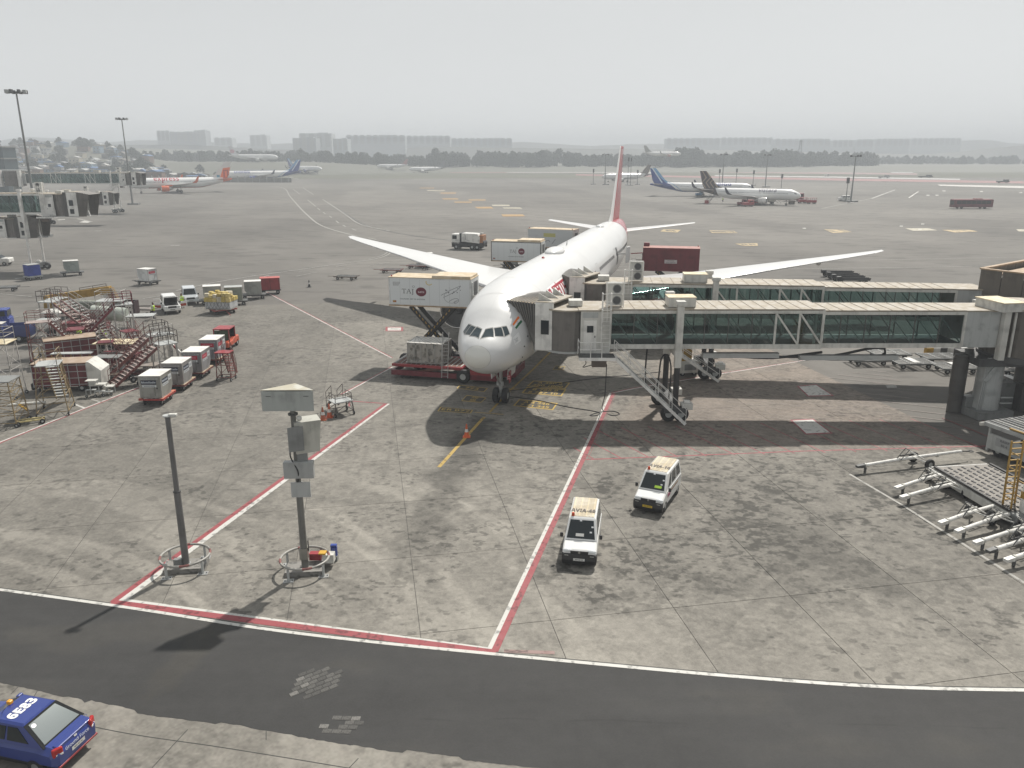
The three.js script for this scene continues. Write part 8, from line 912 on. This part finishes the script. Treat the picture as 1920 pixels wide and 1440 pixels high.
jet('orange and white airliner with express lettering beyond the far left bridges', G(337, 361), D2(0.83, -0.5), 1.24, { L: 39.5, title: 'express', tx: 250, ts: 66, tc: css(0.45, 0.03, 0.05), cowl: P.orange, winglet: P.orange, stab: P.orange, paint: (x, w, h) => { x.fillStyle = css(0.36, 0.03, 0.03); x.fillRect(200, 104, 600, 48); x.fillStyle = css(0.7, 0.14, 0.05); x.fillRect(930, 0, 94, h); }, fin: (c, n) => { c.fillStyle = css(0.7, 0.7, 0.68); c.fillRect(0, 0, n, n); c.fillStyle = css(0.75, 0.16, 0.04); c.beginPath(); c.moveTo(n * 0.5, n); c.lineTo(n * 0.66, n * 0.42); c.lineTo(n, n * 0.36); c.lineTo(n, n); c.fill(); c.strokeStyle = css(0.35, 0.05, 0.04); c.lineWidth = 7; c.strokeRect(n * 0.68, n * 0.55, n * 0.14, n * 0.4); c.fillStyle = css(0.06, 0.3, 0.45); c.fillRect(n * 0.4, n * 0.8, 14, 30); } });
jet('white and blue airliner facing left with IndiGo lettering, left of two together', G(490, 339.5), D2(0.88, -0.45), 1.25, { L: 44.5, title: 'IndiGo', tx: 150, ts: 62, tc: css(0.03, 0.05, 0.25), cowl: P.blue, winglet: M(0.03, 0.05, 0.12), stab: P.blue, paint: indigo, fin: swoosh }); jet('white and blue airliner facing right behind the left IndiGo-lettered one', G(573, 327), D2(-0.86, -0.5), 1.2, { cowl: M(0.05, 0.06, 0.25), winglet: P.navy, paint: indigo, fin: swoosh });
jet('long white airliner with blue swoosh tail at the right, behind the patterned one', G(1318, 368), D2(-0.95, -0.24), 1.02, { L: 44.5, title: 'IndiGo', tx: 200, ts: 62, tc: css(0.03, 0.05, 0.25), cowl: P.blue, winglet: P.navy, stab: P.white, paint: indigo, fin: swoosh });
const maze = (c, n) => { c.fillStyle = css(0.045, 0.03, 0.04); c.fillRect(0, 0, n, n); c.strokeStyle = css(0.4, 0.32, 0.2); c.lineWidth = 4; for (let i = 0; i < 6; i++) { c.beginPath(); c.moveTo(i * 20 - 10, n); c.lineTo(i * 20 + 14, n * 0.66); c.lineTo(i * 20 - 6, n * 0.4); c.lineTo(i * 20 + 18, 0); c.stroke(); } };
jet('white airliner with brown maze-patterned tail being serviced at the right', G(1406, 383), D2(-0.83, -0.5), 1.0, { title: 'vistara', tx: 180, ts: 54, tc: css(0.16, 0.14, 0.18), winglet: P.navy, stab: P.white, paint: (x, w, h) => { x.fillStyle = css(0.045, 0.03, 0.04); x.beginPath(); x.moveTo(800, 128); x.lineTo(860, 0); x.lineTo(1024, 0); x.lineTo(1024, h); x.lineTo(860, h); x.fill(); x.strokeStyle = css(0.35, 0.27, 0.17); x.lineWidth = 5; for (let i = 0; i < 9; i++) { x.beginPath(); x.arc(850 + i * 22, (i * 97) % 256, 26, i, i + 3); x.stroke(); } }, fin: maze });
jet('small distant white airliner with a reddish tail, facing left', V(pxX(735, -905, 5), 0, -905), D2(0.95, -0.3), 0.92, { fin: solid(0.3, 0.12, 0.12) }); jet('distant white airliner with a dark grey tail, just right of the red-tailed one', G(800, 324), D2(0.93, -0.35), 1.06, { fin: solid(0.09, 0.09, 0.1), paint: (x, w, h) => { x.fillStyle = css(0.1, 0.1, 0.11); x.beginPath(); x.moveTo(850, 128); x.lineTo(940, 0); x.lineTo(1024, 0); x.lineTo(1024, h); x.lineTo(940, h); x.fill(); } });
jet('white airliner with dark brown tail, seen behind the tall crimson fin', G(1172, 341), D2(0.95, -0.3), 0.98, { fin: maze, paint: (x, w, h) => { x.fillStyle = css(0.07, 0.05, 0.06); x.beginPath(); x.moveTo(850, 128); x.lineTo(940, 0); x.lineTo(1024, 0); x.lineTo(1024, h); x.lineTo(940, h); x.fill(); } });
{ const p = V(pxX(1243, -840, 17), 0, -840); jet('white airliner in the air just above the far tree line, about to land', p, D2(-0.99, -0.1), 1.0, { y: 15.8, fin: solid(0.2, 0.2, 0.17), winglet: P.dgrey, cowl: M(0.35, 0.1, 0.08) }); const q = V(pxX(478, -905, 12), 0, -905); jet('large white distant airliner with pinkish tail emblem, far left', q, D2(-0.97, -0.2), 1.42, { L: 41, fin: (c, n) => { c.fillStyle = css(0.62, 0.6, 0.62); c.fillRect(0, 0, n, n); c.fillStyle = css(0.5, 0.2, 0.25); c.beginPath(); c.arc(n * 0.7, n * 0.6, n * 0.2, 0, 7); c.fill(); } }); }
// ---------- light masts and posts ----------
function mast(label, px, py, depth, h, kind = 0) { const x = pxX(px, -depth, h), t = thing('light_mast', label, 'mast', V(x, 0, -depth)); const m = P.grey; if (kind === 2) { mb().cyl(0.22, 0.12, h, 0, h / 2, 0, 8).build('pole', m, t); mb().box(0.9, 2.2, 0.9, 0, h - 1.2, 0).build('head', P.dgrey, t); mb().box(3, 0.4, 3, 0, 0.2, 0).build('base', P.grey, t); return t; } mb().cyl(0.34, 0.16, h, 0, h / 2, 0, 10).build('pole', m, t); mb().tor(1.5, 0.12, 0, h - 0.3, 0, Math.PI / 2, 20).build('ring', P.dgrey, t); for (let i = 0; i < 8; i++) { const a = i * Math.PI / 4; mb().rbox(0.75, 0.75, 0.5, 0.06, Math.cos(a) * 1.8, h - 0.1, Math.sin(a) * 1.8, -a).build('floodlight', i % 3 ? P.dgrey : P.lgrey, t); } mb().box(4, 0.5, 2, 0.5, 0.25, 0).build('base', P.grey, t); return t; }
mast('tall floodlight mast rising behind the near left bridge', 30, 185, 178, 30.4); mast('floodlight mast rising above the hillside houses, left', 228, 230, 300, 30.2);
mast('floodlight mast at the right, beside the white van', 1605, 296, 318, 17.4); mast('floodlight mast behind the right airliners, left of two', 1358, 291, 470, 18.2); mast('floodlight mast behind the right airliners, right of two', 1440, 291, 470, 18); mast('floodlight mast left of the tall crimson fin', 1136, 291, 510, 18.2);
[[1591, 335, 322, 9.2], [1179, 297, 505, 16.5], [1184, 297, 500, 16.4], [1113, 318, 520, 9.5], [1196, 320, 515, 9], [1350, 318, 480, 10], [1382, 317, 500, 10], [1414, 319, 500, 9], [1467, 326, 440, 8]].forEach(([x, y, d, h], i) => mast(`slim dark signal post ${['beside the right floodlight mast', 'behind the crimson fin, left of a close pair', 'behind the crimson fin, right of a close pair', 'left of the crimson fin', 'right of the close pair', 'left of three behind the right airliners', 'middle of three behind the right airliners', 'right of three behind the right airliners', 'behind the nose of the patterned airliner'][i]}`, x, y, d, h, 2));
// ---------- far vehicles ----------
function bus(label, p, turn, m) { const t = thing('apron_bus', label, 'bus', p, turn); mb().rbox(13.5, 2.6, 2.9, 0.15, 0, 1.75, 0).build('body', m, t); for (const s of [-1, 1]) for (let i = 0; i < 7; i++) mb().box(1.55, 1.05, 0.04, -5.1 + i * 1.7, 2.15, s * 1.45).build('window', darkGlass, t); for (const s of [-1, 1]) mb().box(0.05, 1.3, 2.4, s * 6.74, 2.0, 0).build('windscreen', darkGlass, t); mb().rbox(12.8, 0.12, 2.6, 0.05, 0, 3.08, 0).build('roof', M(0.36, 0.12, 0.12), t); mb().rbox(2.5, 0.3, 1.6, 0.06, -2, 3.25, 0).build('roof_unit', M(0.3, 0.1, 0.1), t); axle(t, [-4, 4], 2.9, 0.5, 0.35, P.dgrey); return t; }
bus('dark red apron bus driving on the right', G(1820, 391), Math.PI + 0.03, M(0.13, 0.02, 0.03)); bus('red apron bus standing in front of the patterned airliner nose', G(1487, 377), 0.1, M(0.17, 0.02, 0.03)).scale.set(0.55, 1, 1);
function cart(label, p, turn, m, l = 3, cab = 0) { const t = thing('service_vehicle', label, 'vehicle', p, turn); mb().rbox(l, 0.9, 1.7, 0.06, 0, 0.9, 0).build('body', m, t); if (cab) { mb().rbox(l * 0.4, 1.0, 1.6, 0.08, l * 0.25, 1.75, 0).build('cab', cab, t); mb().box(0.05, 0.55, 1.3, l * 0.45 + 0.01, 1.85, 0).build('windscreen', darkGlass, t); for (const s of [-1, 1]) mb().box(l * 0.28, 0.5, 0.04, l * 0.25, 1.85, s * 0.8).build('cab_window', darkGlass, t); } else { mb().rbox(l, 0.1, 1.7, 0.03, 0, 2.1, 0).build('roof', m, t); for (const x of [-l / 2 + 0.1, 0, l / 2 - 0.1]) for (const s of [-1, 1]) mb().box(0.1, 0.8, 0.1, x, 1.7, s * 0.78).build('post', m, t); } axle(t, [-l * 0.32, l * 0.32], 1.7, 0.34, 0.22); return t; }
cart('red baggage cart in front of the bus, left of two', G(1504, 381), 0.1, P.red); cart('red baggage cart in front of the bus, right of two', G(1521, 382), 0.1, P.red, 3.4); cart('red tractor under the patterned airliner wing, nearest one', G(1402, 387), 0.2, P.red, 4, M(0.5, 0.1, 0.1)); cart('dark red tractor behind the nearest red one', G(1391, 386), 0.2, P.dred, 3.2, P.dred); cart('red service cart beside the green-white truck', G(1413, 383), 0, P.red, 3); cart('bright blue tractor under the rear of the swoosh-tail airliner', G(1311, 368), 0.1, M(0.05, 0.22, 0.45), 3.2, M(0.06, 0.2, 0.4)); cart('small crate trolley between the truck and the red carts', G(1484, 383), 0, P.brown, 1.9); cart('blue tractor beside the pickup on the far left', G(-2, 620), 0.3, P.blue, 2.6, P.blue); cart('white fuel tanker by the fence beyond the far left bridge', G(325, 336), 0, P.white, 8, P.white); cart('grey truck on the red strip at the far right', G(1657, 334), 0, P.grey, 9, P.grey); cart('dark lorry parked beyond the red strip, right of the grey truck', G(1735, 333), 0.1, P.dgrey, 12, P.dgrey); cart('dark digger lorry at the far right edge of the red strip', G(1880, 343), 0, P.dgrey, 8, P.dgrey); cart('small white vehicle with workers on the red strip', G(1550, 331), 0, P.offwhite, 4, P.offwhite);
{ const t = thing('catering_truck', 'green and white truck under the wing of the patterned airliner', 'truck', G(1437, 383), Math.PI - 0.2); mb().rbox(2, 2.4, 2.3, 0.1, 2.6, 1.6, 0).build('cab', P.white, t); mb().box(0.05, 0.9, 2, 3.61, 2.1, 0).build('windscreen', darkGlass, t); mb().rbox(4.6, 1.8, 2.4, 0.06, -0.8, 1.9, 0).build('body', P.offwhite, t); mb().cyl(0.9, 0.9, 3.6, -0.5, 2.6, 0, 14, 0, 0, Math.PI / 2).build('tank', P.white, t); axle(t, [-2, 2.4], 2.3, 0.5, 0.3); const b = thing('boarding_steps', 'white boarding steps at the front of the patterned airliner', 'steps', G(1447, 383), 0.5); stairs(b, V(0, 3.2, 0), V(4, 0.3, 0), 1.6, 1, 12, P.lgrey, P.offwhite); for (const z of [-0.7, 0.7]) mb().box(0.15, 3.2, 0.15, -0.1, 1.6, z).build('leg', P.grey, b); const c = thing('boarding_steps', 'dark boarding steps under the patterned tail', 'steps', G(1329, 383), 0.7); stairs(c, V(2.2, 3.4, 0), V(-1.5, 0.3, 0), 1.6, 1, 12, P.dgrey, P.dgrey); mb().box(0.2, 1.2, 1.7, -1.4, 0.9, 0).build('red_end', P.red, c); }
{ const t = thing('white_van', 'white van parked at the foot of the right floodlight mast', 'van', G(1582, 377), Math.PI); mb().rbox(4.6, 1.1, 1.8, 0.12, 0, 0.95, 0).build('body', P.white, t); const g = greenhouse(t, { x0: -2.2, x1: 1.3, y: 1.4, w: 1.7 }, { x0: -2.0, x1: 0.7, y: 2.1, w: 1.45 }, P.white); g.glass('front', 0.08, 0.92, 0.1, 0.9, 'windscreen'); for (const s of ['left', 'right']) for (const a of [0.06, 0.37, 0.67]) g.glass(s, a, a + 0.26, 0.15, 0.85, 'side_window'); axle(t, [-1.4, 1.4], 1.8, 0.36, 0.22); const w = thing('parked_car', 'white car at the left edge below the near left bridge', 'car', G(-2, 497), 0.1); mb().rbox(4.2, 0.8, 1.8, 0.2, 0, 0.8, 0).build('body', P.white, w); greenhouse(w, { x0: -1.8, x1: 1, y: 1.15, w: 1.6 }, { x0: -1.2, x1: 0.4, y: 1.6, w: 1.3 }, darkGlass); axle(w, [-1.3, 1.3], 1.8, 0.33, 0.2); }
// ---------- land beyond the airfield ----------
function hillE(x, D) { const u = x / D; return (1 - sst(-0.53, -0.40, u)) * (sst(540, 980, D) * 18 + 3 * (fbm(x / 90, D / 90, 601, 3) - 0.5) * sst(600, 800, D)) + (5.5 + 5.5 * (1 - sst(-0.27, -0.1, u))) * sst(lerp(900, 780, 1 - sst(-0.27, -0.05, u)), lerp(1000, 890, 1 - sst(-0.27, -0.05, u)), D); }
{ const pos = [], idx = [], nx = 150, nz = 40; for (let j = 0; j <= nz; j++) for (let i = 0; i <= nx; i++) { const D = 460 + 1180 * (j / nz), u = lerp(-0.95, 0.95, i / nx), x = u * D; pos.push(x, hillE(x, Math.min(D, 1100)) - 0.3, -D); } for (let j = 0; j < nz; j++) for (let i = 0; i < nx; i++) { const a = j * (nx + 1) + i, b = a + nx + 1; idx.push(a, a + 1, b, a + 1, b + 1, b); } let g = new THREE.BufferGeometry(); g.setAttribute('position', new THREE.Float32BufferAttribute(pos, 3)); g.setIndex(idx); g = g.toNonIndexed(); g.computeVertexNormals(); struct(new THREE.Mesh(boxUV(g), M(0.13, 0.13, 0.095, { r: 0.95, t: 'worn' })), 'hillside'); }
function ridge(name, D, pts, m, dep = 110) { const pos = [], idx = []; const n = 160; for (let i = 0; i <= n; i++) { const px = lerp(pts[0][0], pts[pts.length - 1][0], i / n), y = 286 - (286 - spline(pts, px)) * 0.72 + 2.2 * (fbm(px / 14, 1, 611, 4) - 0.5), e = EYE + (292.8 - y) * D / FOCAL, x = (px - 960) / FOCAL * D; for (const [f, d] of [[0, -dep], [0.55, -dep * 0.4], [1, 0], [0.4, dep]]) pos.push(x, Math.max(-2, e * f * (f < 1 && f > 0 ? 0.9 + 0.2 * fbm(px / 9, d, 621, 3) : 1)) - (f === 0 ? 3 : 0), -D - d); } for (let i = 0; i < n; i++) for (let j = 0; j < 3; j++) { const a = i * 4 + j, b = a + 4; idx.push(a, b, a + 1, a + 1, b, b + 1); } let g = new THREE.BufferGeometry(); g.setAttribute('position', new THREE.Float32BufferAttribute(pos, 3)); g.setIndex(idx); g = g.toNonIndexed(); g.computeVertexNormals(); struct(new THREE.Mesh(boxUV(g), m), name); }
ridge('hills', 2450, [[-120, 262], [40, 258], [90, 250], [150, 254], [230, 262], [300, 257], [420, 263], [520, 266], [640, 262], [760, 268], [980, 262], [1100, 270], [1230, 266], [1500, 270], [1700, 262], [1800, 257], [1880, 266], [2050, 262]], M(0.05, 0.06, 0.04, { r: 0.95, t: 'worn' })); ridge('hills', 1720, [[-120, 272], [60, 268], [100, 258], [130, 260], [180, 270], [260, 268], [340, 268], [430, 272], [560, 280], [700, 278], [860, 274], [1000, 276], [1300, 280], [1700, 290], [1880, 270], [2050, 262]], M(0.05, 0.055, 0.035, { r: 0.95, t: 'worn' }), 80);
// leafy clumps for crowns
const clumpGeo = (() => { seed = 5; const pos = []; for (let i = 0; i < 26; i++) { const a = rnd(0, 6.28), b = Math.acos(rnd(-1, 1)), r = Math.cbrt(rnd(0.15, 1)), c = V(Math.sin(b) * Math.cos(a) * r, Math.cos(b) * r * 0.8, Math.sin(b) * Math.sin(a) * r), u = V(rnd(-1, 1), rnd(-1, 1), rnd(-1, 1)).normalize(), w = V(rnd(-1, 1), rnd(-1, 1), rnd(-1, 1)).cross(u).normalize(), s = rnd(0.25, 0.5); for (const [p, q] of [[-1, -0.6], [1, -0.5], [0.2, 1]]) { const v = c.clone().addScaledVector(u, p * s).addScaledVector(w, q * s); pos.push(v.x, v.y, v.z); } } const g = new THREE.BufferGeometry(); g.setAttribute('position', new THREE.Float32BufferAttribute(pos, 3)); g.computeVertexNormals(); return boxUV(g); })();
const leafMat = new THREE.MeshStandardMaterial({ color: 0xffffff, roughness: 0.9 });
const leafCol = () => { const k = rnd(0.6, 1.3); return new THREE.Color().setRGB(0.042 * k, 0.056 * k, 0.028 * k); };
function woods(name, label, list) { const per = 34, im = new THREE.InstancedMesh(clumpGeo, leafMat, list.length * per), o = new THREE.Object3D(); let n = 0; for (const [x, y, z, h] of list) { const w = h * rnd(0.38, 0.6), c = leafCol(); for (let i = 0; i < per; i++) { const a = rnd(0, 6.28), q = Math.sqrt(rnd()), v = rnd(0.12, 1), k = Math.sin(Math.PI * Math.pow(v, 0.7)) * 0.9 + 0.12; o.position.set(x + Math.cos(a) * q * w * k, y + h * v * 0.88, z + Math.sin(a) * q * w * k); o.scale.setScalar(h * rnd(0.10, 0.2)); o.rotation.set(rnd(0, 6), rnd(0, 6), rnd(0, 6)); o.updateMatrix(); im.setMatrixAt(n, o.matrix); im.setColorAt(n, c.clone().multiplyScalar(rnd(0.8, 1.2))); n++; } } im.name = numbered(name); im.userData = { kind: 'stuff', label }; scene.add(im); }
{ seed = 21; const list = [], list2 = []; for (let i = 0; i < 330; i++) { const px = rnd(820, 1625), D = rnd(985, 1110) + (px > 1500 ? 40 : 0); const e = 10 + 12 * fbm(px / 55, 4, 631, 3) * (px > 1560 ? 0.7 : 1); list.push([(px - 960) / FOCAL * D, hillE((px - 960) / FOCAL * D, D) - 0.5, -D, e * rnd(0.75, 1.2)]); } for (let i = 0; i < 260; i++) { const px = rnd(330, 850), D = rnd(960, 1150), x = (px - 960) / FOCAL * D; list2.push([x, hillE(x, D) - 0.5, -D, rnd(8, 15)]); } for (let i = 0; i < 90; i++) { const px = rnd(-40, 330), D = rnd(640, 1080), x = (px - 960) / FOCAL * D; list2.push([x, hillE(x, D) - 0.5, -D, rnd(5, 11)]); }
  woods('tree_line', 'hazy dark green tree line along the right half of the horizon', list); woods('tree_line', 'hazy dark green trees on and around the hillside at the left', list2); const list3 = []; for (let i = 0; i < 140; i++) { const px = rnd(1600, 1960), D = rnd(1250, 1450); list3.push([(px - 960) / FOCAL * D, 5, -D, rnd(7, 14)]); } woods('tree_line', 'faint low trees at the far right beyond the red strip', list3); }
function tree(label, px, D, h) { const x = (px - 960) / FOCAL * D, t = thing('tree', label, 'tree', V(x, hillE(x, D) - 0.4, -D)); const tr = mb().bar(V(0, 0, 0), V(0.2, h * 0.55, 0), 0.4, 0.2, 8); for (let i = 0; i < 5; i++) { const a = i * 1.3; tr.bar(V(0.15, h * (0.35 + i * 0.04), 0), V(Math.cos(a) * h * 0.28, h * 0.7, Math.sin(a) * h * 0.28), 0.18, 0.06, 5); } tr.build('trunk', P.brown, t); const cr = []; for (let i = 0; i < 60; i++) { const g = clumpGeo.clone(), a = rnd(0, 6.28), v = rnd(0.25, 1), k = Math.sin(Math.PI * Math.pow(v, 0.8)) * 0.42 + 0.05, q = Math.sqrt(rnd()); g.rotateX(rnd(0, 6)); g.rotateY(rnd(0, 6)); const s = h * rnd(0.07, 0.15); g.scale(s, s, s); g.translate(Math.cos(a) * q * k * h, h * v * 0.92, Math.sin(a) * q * k * h); cr.push(g); } mesh(mergeGeometries(cr), M(0.04, 0.054, 0.027, { r: 0.9, t: 'worn' }), 'crown', t); return t; }
seed = 71; [[290, 720, 15, 'large dark tree at the right end of the hillside houses'], [305, 735, 11, 'dark tree close right of the large dark one'], [330, 780, 9, 'low tree right of the dark pair'], [20, 640, 14, 'bushy tree at the left edge above the bridges'], [95, 690, 10, 'tree among the houses below the floodlight mast'], [145, 780, 11, 'tree on the hillside above the houses, left'], [185, 900, 10, 'tree on the ridge above the houses, middle'], [195, 905, 9, 'smaller tree on the ridge next to the middle one'], [395, 800, 9, 'tree above the tail of the orange airliner'], [1440, 990, 17, 'taller tree standing out of the tree line right of the swoosh-tail airliner'], [1325, 1000, 16, 'taller tree standing out of the tree line left of the floodlight masts']].forEach(a => tree(a[3], a[0], a[1], a[2]));
// ---------- houses and far blocks ----------
{ seed = 303; const used = new Set(), cols = [['white', M(0.55, 0.56, 0.56, { r: 0.8 })], ['pale grey', M(0.36, 0.37, 0.37, { r: 0.8 })], ['brick-brown', M(0.20, 0.12, 0.09, { r: 0.85 })], ['pale blue', M(0.24, 0.34, 0.44, { r: 0.8 })], ['cream', M(0.46, 0.42, 0.33, { r: 0.8 })], ['dark grey', M(0.13, 0.13, 0.13, { r: 0.85 })]], roofs = [P.lgrey, P.grey, M(0.06, 0.14, 0.30, { r: 0.7 }), P.brown, M(0.5, 0.5, 0.48, { r: 0.7 }), P.dgrey];
  for (let i = 0; i < 190; i++) { const px = i < 165 ? rnd(30, 330) : rnd(300, 465), D = i < 165 ? 610 + 300 * Math.pow(rnd(), 1.3) : rnd(590, 660), x = (px - 960) / FOCAL * D, w = rnd(5, 11), d = rnd(5, 9), h = rnd(3, 7.5) * (px > 330 ? 0.7 : 1), [cn, cm] = pick(cols), t = thing('hillside_house', `small ${cn} house among the crowded houses on the left hillside`, 'house', V(x, hillE(x, D) - 0.6, -D), rnd(-0.5, 0.5), `${cn} houses on the hillside`);
    mb().box(w, h, d, 0, h / 2, 0).build('wall', cm, t); let rk, ft, n2 = 0; do { rk = Math.floor(rnd(0, 5.99)); ft = rnd() < 0.5; t.userData.label = `${h > 5.2 ? 'taller' : 'low'} ${cn} house with ${['light grey', 'grey', 'blue', 'brown', 'whitish', 'dark'][rk]} ${ft ? 'flat' : 'gabled'} roof, ${D < 690 ? 'lower' : D < 790 ? 'middle' : 'upper'} rows of the ${px < 130 ? 'left' : px < 230 ? 'middle' : 'right'} hillside`; } while (used.has(t.userData.label) && n2++ < 60); used.add(t.userData.label); const r = mb(); if (ft) r.box(w + 0.6, 0.3, d + 0.6, 0, h + 0.15, 0, 0, rnd(-0.12, 0.12)); else r.ext([[-w / 2 - 0.3, 0], [w / 2 + 0.3, 0], [0, rnd(1, 2)]], d + 0.5, 0, h, 0); r.build('roof', roofs[rk], t); const n = Math.max(1, Math.floor(w / 3)); for (let k = 0; k < n; k++) for (let f = 0; f < (h > 5 ? 2 : 1); f++) mb().box(1.2, 1.2, 0.12, -w / 2 + (k + 0.5) * w / n, 1.7 + f * 2.9, d / 2 + 0.03).build('window', P.dgrey, t); }
  const far = (lab, x0, x1, yt, D, m, fl) => { const w = (x1 - x0) / FOCAL * D, h = EYE + (292.8 - yt) * D / FOCAL, xc = ((x0 + x1) / 2 - 960) / FOCAL * D, t = thing('distant_building', lab, 'building', V(xc, 0, -D)); mb().box(w, h, 30, 0, h / 2, 0).build('wall', m, t); mb().box(w * 0.3, 1.6, 12, w * 0.2, h + 0.8, 0).build('roof_house', m, t); const n = Math.max(3, Math.round(w / 14)); for (let f = 1; f <= fl; f++) for (let k = 0; k < n; k++) mb().box(w / n * 0.62, h / fl * 0.42, 0.3, -w / 2 + (k + 0.5) * w / n, h - (f - 0.45) * Math.min(4.5, h / fl), 15.1).build('window', P.lgrey, t); };
  const A = M(0.38, 0.41, 0.44, { r: 0.8 }), B = M(0.55, 0.58, 0.6, { r: 0.8 }), C = M(0.48, 0.52, 0.55, { r: 0.8 });
  [[330, 352, 250, 1750, B, 4, 'pale block at the left end of the long hilltop building'], [353, 396, 252, 1750, A, 4, 'long grey hilltop building above the far left airliners'], [396, 416, 249, 1740, A, 5, 'taller dark end of the hilltop building'], [571, 612, 262, 1350, A, 4, 'dark grey block above the trees, left of the pale one'], [583, 640, 254, 1450, B, 5, 'pale wide block above the trees left of centre'], [642, 668, 263, 1400, C, 4, 'small grey block right of the pale wide one'], [665, 770, 258, 1700, C, 3, 'long low block stretching towards the centre'], [772, 850, 259, 1800, B, 3, 'pale low block left of the crimson fin'], [852, 960, 263, 1850, C, 3, 'faint long block near the centre'], [1235, 1330, 263, 2000, C, 3, 'faint wide block right of the landing airliner'], [1332, 1425, 262, 2050, B, 3, 'faint wide block above the swoosh-tail airliner'], [1428, 1526, 264, 2000, C, 3, 'faint wide block behind the lattice tower'], [1531, 1568, 266, 2000, B, 3, 'faint block between two gaps at the right'], [1573, 1603, 265, 2000, C, 3, 'narrow faint block right of the gaps'], [1608, 1668, 264, 2050, C, 3, 'faint block above the right floodlight mast'], [1672, 1760, 263, 2200, B, 3, 'very faint wide block at the far right'], [430, 462, 262, 1900, B, 3, 'faint pale block above the far white airliner'], [494, 524, 257, 1900, B, 5, 'faint pale tower block right of the white airliner tail']].forEach(a => far(a[6], a[0], a[1], a[2], a[3], a[4], a[5]));
  const tw = thing('lattice_tower', 'thin lattice tower standing above the tree line at the right', 'tower', V((1478 - 960) / FOCAL * 1100, 0, -1100)); mb().box(7, 22, 7, 0, 11, 0).build('base_block', P.grey, tw); for (const a of [-1, 1]) for (const b of [-1, 1]) mb().sq(V(a * 2, 20, b * 2), V(a * 0.6, 38, b * 0.6), 0.5).build('leg', P.grey, tw); for (let k = 0; k < 4; k++) mb().box(4 - k * 0.7, 0.4, 4 - k * 0.7, 0, 23 + k * 4.5, 0).build('brace_ring', P.grey, tw); mb().box(5, 0.5, 1, 0, 36, 0).build('antenna', P.dgrey, tw);
  const sh = thing('blue_shed', 'long low blue shed beneath the large white distant airliner', 'shed', V(pxX(487, -760, 8), 0, -760)); const e = hillE(sh.position.x, 760); sh.position.y = e; mb().box(26, 4.5, 8, 0, 2.2, 0).build('wall', M(0.05, 0.09, 0.2), sh); mb().box(27, 0.4, 9, 0, 4.7, 0).build('roof', M(0.1, 0.15, 0.25), sh);
  const fw = thing('perimeter_wall', 'pale perimeter wall with posts below the hillside houses', 'wall', V(-205, 0, -560)); mb().box(150, 3, 0.4, -20, 1.5, 0, -0.05).build('wall', M(0.26, 0.26, 0.25, { r: 0.9 }), fw); for (let i = 0; i < 30; i++) mb().box(0.4, 4.4, 0.5, -92 + i * 5, 2.2, -(-92 + i * 5 + 20) * 0.05 * -1).build('post', P.lgrey, fw);
}
scene.traverse((o) => { if (o.isMesh) { o.castShadow = true; o.receiveShadow = true; } });
renderer.render(scene, camera);
